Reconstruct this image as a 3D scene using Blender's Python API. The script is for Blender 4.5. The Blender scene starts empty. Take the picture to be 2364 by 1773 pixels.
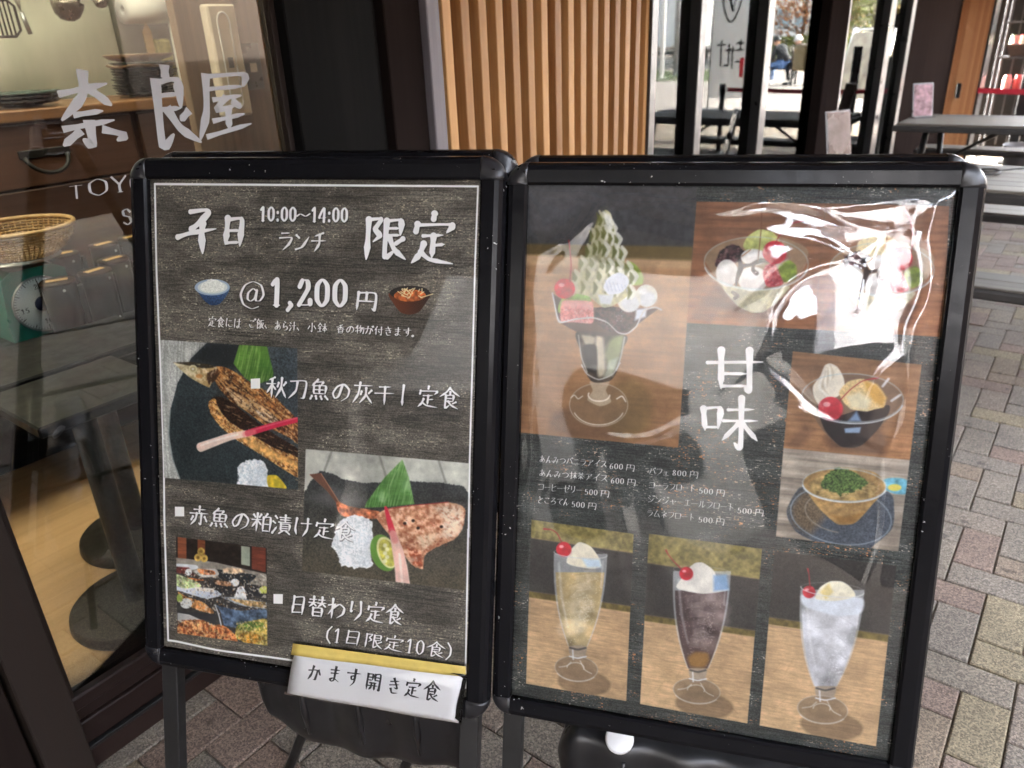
import bpy, math, random
import numpy as np
from mathutils import Vector, Matrix

random.seed(7)
RNG = np.random.default_rng(11)
C = bpy.context.scene.collection
SC = bpy.context.scene

# ------------------------------------------------------------------ camera
CAM_H, F_PX, PW, PH = 1.39, 1752.735, 2364.0, 1773.0
PITCH, ROLL = math.radians(24.484648), math.radians(2.42549)
_f = Vector((0, math.cos(PITCH), -math.sin(PITCH)))
_r0 = Vector((1, 0, 0))
_d0 = _f.cross(_r0)
_rt = _r0 * math.cos(ROLL) + _d0 * math.sin(ROLL)
_dn = -_r0 * math.sin(ROLL) + _d0 * math.cos(ROLL)
CAM = Vector((0, 0, CAM_H))
cam = bpy.data.cameras.new('camera')
cam.sensor_width = 36.0
cam.lens = F_PX / PW * 36.0
cam.clip_start, cam.clip_end = 0.02, 2000
cam.dof.use_dof = True
cam.dof.focus_distance = 1.25
cam.dof.aperture_fstop = 5.6
co = bpy.data.objects.new('camera', cam)
C.objects.link(co)
co.matrix_world = Matrix(((_rt.x, -_dn.x, -_f.x, 0), (_rt.y, -_dn.y, -_f.y, 0),
                          (_rt.z, -_dn.z, -_f.z, CAM_H), (0, 0, 0, 1)))
SC.camera = co

# building axes: u runs along the shop wall, v points into the shop (wall face at v = 1.44)
TH = math.radians(52.2)
UA = Vector((math.cos(TH), math.sin(TH), 0))
VA = Vector((-math.sin(TH), math.cos(TH), 0))
VW = 1.44


def B(u, v, z=0.0):
    return UA * u + VA * v + Vector((0, 0, z))


# ------------------------------------------------------------------ light
SUN_EL = math.radians(30)
_sd = (UA * 0.45 + VA * 0.89).normalized()          # horizontal direction towards the sun
SUN_DIR = Vector((_sd.x * math.cos(SUN_EL), _sd.y * math.cos(SUN_EL), math.sin(SUN_EL)))
world = bpy.data.worlds.new('World')
SC.world = world
world.use_nodes = True
wn = world.node_tree.nodes
sky = wn.new('ShaderNodeTexSky')
sky.sky_type = 'NISHITA'
sky.sun_disc = False
sky.sun_elevation = SUN_EL
sky.sun_rotation = math.atan2(_sd.x, _sd.y)
sky.air_density, sky.dust_density, sky.ozone_density = 0.6, 4.0, 1.0
wn['Background'].inputs['Strength'].default_value = 0.15
hz = wn.new('ShaderNodeHueSaturation')            # bright hazy sky: paler than clear blue
hz.inputs['Saturation'].default_value = 0.30
world.node_tree.links.new(sky.outputs[0], hz.inputs['Color'])
world.node_tree.links.new(hz.outputs[0], wn['Background'].inputs['Color'])
sl = bpy.data.lights.new('sun', 'SUN')
sl.energy, sl.angle, sl.color = 2.6, math.radians(0.6), (1.0, 0.95, 0.87)
so = bpy.data.objects.new('sun', sl)
C.objects.link(so)
so.rotation_euler = SUN_DIR.to_track_quat('Z', 'Y').to_euler()
so.location = (0, 0, 20)

SC.view_settings.view_transform = 'Standard'
SC.view_settings.look = 'None'
SC.view_settings.gamma = 1.0
SC.view_settings.use_curve_mapping = False
SC.view_settings.exposure = 6.25
SC.render.engine = 'CYCLES'
SC.cycles.use_denoising = True
SC.cycles.max_bounces = 10
SC.cycles.transparent_max_bounces = 24
SC.cycles.sample_clamp_indirect = 6.0
SC.cycles.caustics_reflective = False
SC.cycles.caustics_refractive = False

# ------------------------------------------------------------------ photo pixel helpers (source pixels 2364 x 1773)


def ray(x, y):
    return _rt * ((x - PW / 2) / F_PX) + _dn * ((y - PH / 2) / F_PX) + _f


def at_z(x, y, z):
    d = ray(x, y)
    return CAM + d * ((z - CAM_H) / d.z)


def at_v(x, y, v):
    d = ray(x, y)
    return CAM + d * (v / d.dot(VA))


def uvz(p):
    return (p.dot(UA), p.dot(VA), p.z)


def project(p):
    q = p - CAM
    k = q.dot(_f)
    if k < 0.05:
        return None
    return (PW / 2 + F_PX * q.dot(_rt) / k, PH / 2 + F_PX * q.dot(_dn) / k, k)


# ------------------------------------------------------------------ mesh helpers
class MB:
    def __init__(s):
        s.v, s.f, s.sm = [], [], []

    def add(s, vs, fs, smooth=False):
        n = len(s.v)
        s.v += [tuple(p) for p in vs]
        s.f += [tuple(i + n for i in f) for f in fs]
        s.sm += [smooth] * len(fs)
        return s

    def box(s, a, b, ch=0.0):
        x0, y0, z0 = [min(i, j) for i, j in zip(a, b)]
        x1, y1, z1 = [max(i, j) for i, j in zip(a, b)]
        ch = min(ch, (x1 - x0) * .45, (y1 - y0) * .45, (z1 - z0) * .45)
        if ch <= 0:
            vs = [(x, y, z) for z in (z0, z1) for y in (y0, y1) for x in (x0, x1)]
            return s.add(vs, [(0, 2, 3, 1), (4, 5, 7, 6), (0, 1, 5, 4), (2, 6, 7, 3), (0, 4, 6, 2), (1, 3, 7, 5)])
        # chamfered box: every corner becomes three vertices
        vs, idx = [], {}
        for i, (x, sx) in enumerate(((x0, 1), (x1, -1))):
            for j, (y, sy) in enumerate(((y0, 1), (y1, -1))):
                for k, (z, sz) in enumerate(((z0, 1), (z1, -1))):
                    for a_ in range(3):
                        p = [x + sx * ch, y + sy * ch, z + sz * ch]
                        p[a_] = (x, y, z)[a_]
                        idx[i, j, k, a_] = len(vs)
                        vs.append(tuple(p))
        g = lambda *k: idx[k]
        fs = []
        for i in (0, 1):
            fs.append((g(i, 0, 0, 0), g(i, 1, 0, 0), g(i, 1, 1, 0), g(i, 0, 1, 0)))
            fs.append((g(0, i, 0, 1), g(1, i, 0, 1), g(1, i, 1, 1), g(0, i, 1, 1)))
            fs.append((g(0, 0, i, 2), g(1, 0, i, 2), g(1, 1, i, 2), g(0, 1, i, 2)))
            for j in (0, 1):
                fs.append((g(i, j, 0, 0), g(i, j, 0, 1), g(i, j, 1, 1), g(i, j, 1, 0)))
                fs.append((g(i, 0, j, 0), g(i, 0, j, 2), g(i, 1, j, 2), g(i, 1, j, 0)))
                fs.append((g(0, i, j, 1), g(0, i, j, 2), g(1, i, j, 2), g(1, i, j, 1)))
                for k in (0, 1):
                    fs.append((g(i, j, k, 0), g(i, j, k, 1), g(i, j, k, 2)))
        return s.add(vs, fs)

    def tube(s, pts, r, n=10, cap=True):
        pts = [Vector(p) for p in pts]
        rs = r if isinstance(r, (list, tuple)) else [r] * len(pts)
        vs, fs = [], []
        ref = None
        for i, p in enumerate(pts):
            t = (pts[min(i + 1, len(pts) - 1)] - pts[max(i - 1, 0)]).normalized()
            if ref is None:
                ref = t.orthogonal().normalized()
            ref = (ref - t * ref.dot(t))
            ref = ref.normalized() if ref.length > 1e-6 else t.orthogonal().normalized()
            b = t.cross(ref)
            for k in range(n):
                a = 2 * math.pi * k / n
                vs.append(p + (ref * math.cos(a) + b * math.sin(a)) * rs[i])
        for i in range(len(pts) - 1):
            for k in range(n):
                k2 = (k + 1) % n
                fs.append((i * n + k, i * n + k2, (i + 1) * n + k2, (i + 1) * n + k))
        s.add(vs, fs, True)
        if cap:
            m = len(s.v) - len(vs)
            s.f += [tuple(m + k for k in reversed(range(n))), tuple(m + (len(pts) - 1) * n + k for k in range(n))]
            s.sm += [False, False]
        return s

    def lathe(s, prof, c=(0, 0, 0), n=32, a0=0.0, a1=2 * math.pi, sx=1.0, sy=1.0, smooth=True):
        full = abs(a1 - a0 - 2 * math.pi) < 1e-6
        m = n if full else n + 1
        vs, fs = [], []
        for k in range(m):
            a = a0 + (a1 - a0) * k / n
            for (r, z) in prof:
                vs.append((c[0] + r * math.cos(a) * sx, c[1] + r * math.sin(a) * sy, c[2] + z))
        q = len(prof)
        for k in range(n):
            k2 = (k + 1) % m
            for i in range(q - 1):
                fs.append((k * q + i, k2 * q + i, k2 * q + i + 1, k * q + i + 1))
        return s.add(vs, fs, smooth)

    def poly(s, pts):
        return s.add(pts, [tuple(range(len(pts)))])

    def prism(s, pts, ext):
        """closed outline (list of 3D points) extruded by the vector ext"""
        n = len(pts)
        e = Vector(ext)
        vs = [Vector(p) for p in pts] + [Vector(p) + e for p in pts]
        fs = [tuple(reversed(range(n))), tuple(range(n, 2 * n))]
        fs += [(i, (i + 1) % n, n + (i + 1) % n, n + i) for i in range(n)]
        return s.add(vs, fs)

    def xf(s, fn):
        s.v = [tuple(fn(*p)) for p in s.v]
        return s

    def mesh(s, name, mat=None):
        me = bpy.data.meshes.new(name)
        me.from_pydata(s.v, [], s.f)
        if any(s.sm):
            me.polygons.foreach_set('use_smooth', s.sm)
        if mat:
            me.materials.append(mat)
        me.update()
        return me


def fix_normals(me):
    import bmesh
    bm = bmesh.new()
    bm.from_mesh(me)
    bmesh.ops.recalc_face_normals(bm, faces=bm.faces)
    bm.to_mesh(me)
    bm.free()


def link(name, me, parent=None, loc=(0, 0, 0), rz=0.0):
    o = bpy.data.objects.new(name, me)
    C.objects.link(o)
    o.location = loc
    o.rotation_euler = (0, 0, rz)
    if parent:
        o.parent = parent
    return o


def tag(o, label, cat, group=None):
    o['label'], o['category'] = label, cat
    if group:
        o['group'] = group
    return o


def thing(name, label, cat, loc=(0, 0, 0), rz=TH, group=None):
    o = link(name, None, None, loc, rz)
    o.empty_display_size = 0.1
    return tag(o, label, cat, group)


def part(parent, name, mb, mat, label=None, loc=(0, 0, 0), rz=0.0):
    me = mb.mesh(name, mat) if isinstance(mb, MB) else mb
    if isinstance(mb, MB):
        fix_normals(me)
    o = link(name, me, parent, loc, rz)
    if label:
        o['label'] = label
    return o


def solo(name, mb, mat, label, cat, loc=(0, 0, 0), rz=TH, group=None):
    o = part(None, name, mb, mat, None, loc, rz)
    return tag(o, label, cat, group)


def struct(name, mb, mat, loc=(0, 0, 0), rz=TH):
    o = part(None, name, mb, mat, None, loc, rz)
    o['kind'] = 'structure'
    return o


# ------------------------------------------------------------------ materials
def srgb(r, g, b):
    f = lambda c: (c / 255 / 12.92) if c / 255 <= 0.04045 else ((c / 255 + 0.055) / 1.055) ** 2.4
    return (f(r), f(g), f(b))


def base(name):
    m = bpy.data.materials.new(name)
    m.use_nodes = True
    nt = m.node_tree
    return m, nt, nt.nodes['Principled BSDF']


def noise(nt, scale, detail=4, stretch=(1, 1, 1), rough=0.6, coord='Object'):
    tc = nt.nodes.new('ShaderNodeTexCoord')
    mp = nt.nodes.new('ShaderNodeMapping')
    mp.inputs['Scale'].default_value = stretch
    nt.links.new(tc.outputs[coord], mp.inputs['Vector'])
    n = nt.nodes.new('ShaderNodeTexNoise')
    n.inputs['Scale'].default_value = scale
    n.inputs['Detail'].default_value = detail
    n.inputs['Roughness'].default_value = rough
    nt.links.new(mp.outputs[0], n.inputs['Vector'])
    return n


def ramp(nt, src, stops):
    r = nt.nodes.new('ShaderNodeValToRGB')
    el = r.color_ramp.elements
    while len(el) < len(stops):
        el.new(0.5)
    for e, (p, c) in zip(el, stops):
        e.position = p
        e.color = (*c, 1)
    nt.links.new(src, r.inputs[0])
    return r


def bump(nt, src, pr, strength, dist=0.002):
    b = nt.nodes.new('ShaderNodeBump')
    b.inputs['Strength'].default_value = strength
    b.inputs['Distance'].default_value = dist
    nt.links.new(src, b.inputs['Height'])
    nt.links.new(b.outputs[0], pr.inputs['Normal'])
    return b


def M(name, col, rough=0.5, metal=0.0, var=0.12, scale=18, bmp=0.0, stretch=(1, 1, 1), spec=0.5, rvar=0.1, coat=0.0):
    m, nt, p = base(name)
    n = noise(nt, scale, 5, stretch)
    lo = tuple(max(0, c * (1 - var)) for c in col)
    hi = tuple(min(1, c * (1 + var)) for c in col)
    r = ramp(nt, n.outputs['Fac'], [(0.3, lo), (0.7, hi)])
    nt.links.new(r.outputs[0], p.inputs['Base Color'])
    mr = nt.nodes.new('ShaderNodeMapRange')
    mr.inputs['From Min'].default_value, mr.inputs['From Max'].default_value = 0.3, 0.7
    mr.inputs['To Min'].default_value, mr.inputs['To Max'].default_value = max(0.02, rough - rvar), min(1, rough + rvar)
    n2 = noise(nt, scale * 0.6, 3)
    nt.links.new(n2.outputs['Fac'], mr.inputs['Value'])
    nt.links.new(mr.outputs[0], p.inputs['Roughness'])
    p.inputs['Metallic'].default_value = metal
    p.inputs['Specular IOR Level'].default_value = spec
    p.inputs['Coat Weight'].default_value = coat
    if bmp:
        bump(nt, n.outputs['Fac'], p, bmp)
    return m


def wood(name, c1, c2, rough=0.55, axis='Z', scale=9, bmp=0.15, fine=60, spec=0.4):
    m, nt, p = base(name)
    st = {'X': (0.06, 1, 1), 'Y': (1, 0.06, 1), 'Z': (1, 1, 0.06)}[axis]
    n1 = noise(nt, scale, 6, st, 0.65)
    n2 = noise(nt, fine, 4, tuple(0.02 if s < 1 else 1 for s in st), 0.6)
    mx = nt.nodes.new('ShaderNodeMath')
    mx.operation = 'MULTIPLY_ADD'
    nt.links.new(n1.outputs['Fac'], mx.inputs[0])
    mx.inputs[1].default_value = 0.6
    m3 = nt.nodes.new('ShaderNodeMath')
    m3.operation = 'MULTIPLY'
    nt.links.new(n2.outputs['Fac'], m3.inputs[0])
    m3.inputs[1].default_value = 0.4
    nt.links.new(m3.outputs[0], mx.inputs[2])
    oi = nt.nodes.new('ShaderNodeObjectInfo')
    ad = nt.nodes.new('ShaderNodeMath')
    ad.operation = 'MULTIPLY_ADD'
    nt.links.new(oi.outputs['Random'], ad.inputs[0])
    ad.inputs[1].default_value = 0.26
    nt.links.new(mx.outputs[0], ad.inputs[2])
    sb = nt.nodes.new('ShaderNodeMath')
    sb.operation = 'SUBTRACT'
    nt.links.new(ad.outputs[0], sb.inputs[0])
    sb.inputs[1].default_value = 0.13
    r = ramp(nt, sb.outputs[0], [(0.33, c1), (0.66, c2)])
    nt.links.new(r.outputs[0], p.inputs['Base Color'])
    p.inputs['Roughness'].default_value = rough
    p.inputs['Specular IOR Level'].default_value = spec
    bump(nt, mx.outputs[0], p, bmp, 0.003)
    return m


def glass(name, ior=1.5, tint=(0.93, 0.95, 0.94), rough=0.0, bmp=0.0, mirror=(1, 1, 1)):
    """thin clear sheet: what is behind shows through, the surface mirrors by Fresnel"""
    m = bpy.data.materials.new(name)
    m.use_nodes = True
    nt = m.node_tree
    nt.nodes.remove(nt.nodes['Principled BSDF'])
    out = nt.nodes['Material Output']
    tr = nt.nodes.new('ShaderNodeBsdfTransparent')
    tr.inputs['Color'].default_value = (*tint, 1)
    gl = nt.nodes.new('ShaderNodeBsdfGlossy')
    gl.inputs['Roughness'].default_value = rough
    gl.inputs['Color'].default_value = (*mirror, 1)
    fr = nt.nodes.new('ShaderNodeFresnel')
    fr.inputs['IOR'].default_value = ior
    mx = nt.nodes.new('ShaderNodeMixShader')
    nt.links.new(fr.outputs[0], mx.inputs[0])
    nt.links.new(tr.outputs[0], mx.inputs[1])
    nt.links.new(gl.outputs[0], mx.inputs[2])
    nt.links.new(mx.outputs[0], out.inputs['Surface'])
    if bmp:
        n = noise(nt, 6, 2)
        b = nt.nodes.new('ShaderNodeBump')
        b.inputs['Strength'].default_value = bmp
        b.inputs['Distance'].default_value = 0.002
        nt.links.new(n.outputs['Fac'], b.inputs['Height'])
        nt.links.new(b.outputs[0], gl.inputs['Normal'])
        nt.links.new(b.outputs[0], fr.inputs['Normal'])
    return m


def frame_black(name):
    """black anodised / painted aluminium with brushing, scuffs and small chips"""
    m, nt, p = base(name)
    n = noise(nt, 40, 4, (1, 1, 1))
    ch = noise(nt, 160, 2, (1, 1, 1), 0.5)
    gate = noise(nt, 14, 2)
    a = nt.nodes.new('ShaderNodeMath')
    a.operation = 'MULTIPLY'
    r1 = ramp(nt, ch.outputs['Fac'], [(0.70, (0, 0, 0)), (0.73, (1, 1, 1))])
    r2 = ramp(nt, gate.outputs['Fac'], [(0.56, (0, 0, 0)), (0.62, (1, 1, 1))])
    nt.links.new(r1.outputs[0], a.inputs[0])
    nt.links.new(r2.outputs[0], a.inputs[1])
    mix = nt.nodes.new('ShaderNodeMix')
    mix.data_type = 'RGBA'
    mix.inputs['A'].default_value = (0.006, 0.006, 0.007, 1)
    mix.inputs['B'].default_value = (0.35, 0.35, 0.34, 1)
    nt.links.new(a.outputs[0], mix.inputs['Factor'])
    nt.links.new(mix.outputs['Result'], p.inputs['Base Color'])
    rr = ramp(nt, n.outputs['Fac'], [(0.3, (0.16,) * 3), (0.7, (0.26,) * 3)])
    nt.links.new(rr.outputs[0], p.inputs['Roughness'])
    p.inputs['Specular IOR Level'].default_value = 0.10
    return m


MT = {}


def mats():
    MT['frame'] = frame_black('black_frame_paint')
    MT['cap'] = M('black_plastic_corner', (0.010, 0.010, 0.012), 0.32, var=0.3, scale=60, bmp=0.02)
    MT['leg'] = M('black_leg_metal', (0.012, 0.012, 0.012), 0.42, var=0.3, scale=40)
    MT['tank'] = M('black_blown_plastic', (0.012, 0.012, 0.013), 0.36, var=0.3, scale=25, bmp=0.05)
    MT['white_plastic'] = M('white_plastic', (0.72, 0.72, 0.72), 0.4, var=0.04)
    MT['back_panel'] = M('dark_back_panel', (0.02, 0.02, 0.02), 0.6)
    MT['film'] = glass('clear_poster_film', 1.5, (0.97, 0.97, 0.97), 0.012)
    MT['film_flat'] = glass('clear_flat_film', 1.4, (0.98, 0.98, 0.98), 0.02)
    MT['pane'] = glass('window_glass', 1.54, (0.84, 0.87, 0.85))
    MT['pane_coated'] = glass('tinted_door_glass', 1.40, (0.50, 0.53, 0.52), 0.0, 0.012, (0.40, 0.42, 0.41))
    MT['sleeve'] = glass('clear_sleeve', 1.35, (0.96, 0.96, 0.96), 0.05)
    MT['paper'] = M('white_paper', (0.80, 0.80, 0.80), 0.7, var=0.02)
    MT['tape'] = M('yellow_tape', srgb(186, 164, 84), 0.55, var=0.10, scale=60, bmp=0.1)
    MT['ink'] = M('black_ink', (0.02, 0.02, 0.022), 0.6, var=0.2)
    MT['decal'] = M('frosted_decal', (0.30, 0.295, 0.29), 0.7, var=0.05)
    MT['dark_wood'] = wood('dark_stained_wood', (0.020, 0.016, 0.014), (0.022, 0.016, 0.013), 0.6, 'Z', 14, spec=0.04)
    MT['black_wood'] = wood('blackened_wood', (0.005, 0.0048, 0.0045), (0.012, 0.011, 0.010), 0.6, 'Z', 22, 0.25, spec=0.02)
    MT['brown_wood'] = wood('brown_black_board', (0.009, 0.0065, 0.006), (0.016, 0.0115, 0.010), 0.8, 'Z', 10, spec=0.0)
    MT['sill_wood'] = wood('brown_sill', (0.014, 0.009, 0.008), (0.022, 0.013, 0.011), 0.4, 'X', 12, 0.1, spec=0.2)
    MT['grey_wood'] = wood('grey_wood_board', srgb(84, 68, 54), srgb(124, 102, 82), 0.6, 'Z', 12)
    MT['trim'] = wood('grey_trim', srgb(92, 86, 88), srgb(118, 111, 112), 0.55, 'Z', 18)
    MT['cedar'] = wood('cedar_slat', srgb(134, 92, 50), srgb(186, 140, 86), 0.6, 'Z', 12, 0.12)
    MT['cedar_back'] = wood('cedar_backing', srgb(84, 48, 22), srgb(116, 70, 34), 0.6, 'Z', 12)
    MT['rib'] = wood('orange_ribbed_wood', srgb(176, 118, 74), srgb(206, 150, 102), 0.6, 'Z', 10)
    MT['rack'] = M('dull_rack_steel', (0.06, 0.062, 0.065), 0.45, metal=0.5, var=0.1)
    MT['cream_plaster'] = M('cream_plaster', (0.46, 0.43, 0.38), 0.85, var=0.06, scale=2)
    MT['pale_plaster'] = M('pale_plaster', (0.30, 0.30, 0.32), 0.8, var=0.15, scale=1.2)
    MT['mauve'] = M('mauve_aluminium', srgb(96, 87, 87), 0.45, metal=0.3, var=0.05)
    MT['door_black'] = M('black_door_frame', (0.012, 0.011, 0.011), 0.35, var=0.2)
    MT['plywood'] = wood('plywood_floor', srgb(158, 124, 88), srgb(190, 156, 116), 0.5, 'X', 7, 0.05)
    MT['drawer'] = wood('brown_drawer_wood', srgb(62, 40, 32), srgb(88, 60, 48), 0.45, 'X', 12, 0.08)
    MT['counter'] = wood('counter_top_wood', srgb(120, 84, 56), srgb(160, 116, 80), 0.4, 'X', 12, 0.06)
    MT['steel'] = M('brushed_steel', (0.88, 0.92, 0.80), 0.62, metal=1.0, var=0.12, scale=5, bmp=0.15, stretch=(1, 1, 0.35), rvar=0.08)
    MT['iron'] = M('black_iron', (0.015, 0.015, 0.015), 0.4, metal=0.4)
    MT['ladle'] = M('dark_ladle_metal', (0.16, 0.14, 0.12), 0.3, metal=0.9, bmp=0.3, scale=50)
    MT['plate_navy'] = M('navy_glaze', srgb(26, 30, 44), 0.25, var=0.3, scale=30)
    MT['plate_teal'] = M('teal_glaze', srgb(44, 66, 64), 0.25, var=0.3, scale=30)
    MT['plate_tan'] = M('tan_glaze', srgb(140, 112, 86), 0.3, var=0.2, scale=30)
    MT['device'] = M('beige_wall_device', srgb(196, 184, 168), 0.45, var=0.03)
    MT['switch'] = M('grey_switch_plate', srgb(108, 112, 112), 0.3, metal=0.7, var=0.05)
    MT['bamboo'] = wood('bamboo_strip', srgb(128, 98, 62), srgb(172, 140, 98), 0.5, 'X', 40, 0.1)
    MT['scale_green'] = M('green_enamel', srgb(28, 104, 92), 0.35, var=0.1)
    MT['dial'] = M('white_dial', (0.72, 0.72, 0.70), 0.4, var=0.02)
    MT['navy'] = M('navy_dark', srgb(24, 34, 72), 0.4)
    MT['canister'] = M('black_canister', (0.007, 0.007, 0.009), 0.38, var=0.3, scale=40, spec=0.10)
    MT['lid_brown'] = M('dark_brown_lid', srgb(38, 28, 21), 0.5, spec=0.1)
    MT['gold_label'] = M('gold_label', srgb(206, 168, 110), 0.5, var=0.1, scale=80)
    MT['stool'] = M('dark_stool_metal', (0.022, 0.019, 0.016), 0.5, var=0.3, scale=60, bmp=0.08, spec=0.2)
    MT['cushion'] = M('black_vinyl_seat', srgb(30, 30, 31), 0.4, var=0.1, bmp=0.05)
    MT['plaster'] = M('interior_plaster', (0.30, 0.28, 0.25), 0.8, var=0.06)
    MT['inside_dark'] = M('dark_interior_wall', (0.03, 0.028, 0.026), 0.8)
    MT['soffit'] = wood('cedar_soffit', (0.26, 0.18, 0.11), (0.40, 0.29, 0.19), 0.7, 'X', 6)
    MT['resin_top'] = wood('grey_resin_plank', srgb(72, 68, 61), srgb(112, 107, 97), 0.6, 'Y', 30, 0.2)
    MT['resin_dark'] = M('dark_resin_rim', srgb(50, 48, 46), 0.55, var=0.1)
    MT['red_tape'] = M('red_belt', srgb(176, 20, 44), 0.6, var=0.06)
    MT['steel_grey'] = M('grey_steel', (0.32, 0.33, 0.34), 0.35, metal=0.9, var=0.1)
    MT['white_paint'] = M('white_paint', (0.78, 0.78, 0.77), 0.5, var=0.04)
    MT['asphalt'] = M('asphalt', (0.06, 0.06, 0.062), 0.9, var=0.25, scale=60, bmp=0.2)
    MT['kerb'] = M('concrete_kerb', (0.38, 0.37, 0.35), 0.85, var=0.15, bmp=0.1)
    MT['far_paving'] = M('far_paving', (0.21, 0.18, 0.16), 0.9, var=0.22, scale=3.0)
    MT['bark'] = M('bark', (0.13, 0.10, 0.08), 0.9, var=0.35, scale=14, bmp=0.4, stretch=(1, 1, 0.3))
    for nm, c in (('leaf_gold', (0.30, 0.17, 0.035)), ('leaf_rust', (0.26, 0.10, 0.03)), ('leaf_olive', (0.13, 0.14, 0.03)),
                  ('leaf_lime', (0.26, 0.27, 0.03)), ('leaf_green', (0.06, 0.10, 0.025))):
        MT[nm] = M(nm, c, 0.6, var=0.35, scale=2.5)
    MT['skin'] = M('skin', srgb(196, 150, 124), 0.5, var=0.05)
    MT['hair'] = M('black_hair', (0.012, 0.010, 0.009), 0.5, var=0.3, scale=90, bmp=0.2)
    MT['jacket'] = M('black_jacket_cloth', (0.015, 0.015, 0.016), 0.8, var=0.2, bmp=0.1)
    MT['jeans'] = M('blue_jeans', srgb(96, 124, 168), 0.85, var=0.15, scale=40)
    MT['knit'] = M('white_knit', (0.66, 0.64, 0.62), 0.9, var=0.1, scale=90, bmp=0.4)
    MT['trouser'] = M('dark_trousers', (0.02, 0.02, 0.022), 0.85, var=0.2)
    MT['canvas'] = M('beige_canvas', srgb(176, 160, 124), 0.9, var=0.12, scale=60, bmp=0.15)
    MT['greycoat'] = M('grey_coat', srgb(74, 66, 66), 0.9, var=0.15)
    MT['brown_cloth'] = M('brown_cloth', srgb(96, 70, 50), 0.9, var=0.15)


    # frosted roof panel, unseen: added to scatter daylight into the kitchen
    m, nt, p = base('added_frosted_panel')
    nt.nodes.remove(p)
    t = nt.nodes.new('ShaderNodeBsdfTranslucent')
    t.inputs['Color'].default_value = (0.155, 0.142, 0.108, 1)
    nt.links.new(t.outputs[0], nt.nodes['Material Output'].inputs['Surface'])
    MT['added_light_panel'] = m


mats()
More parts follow.
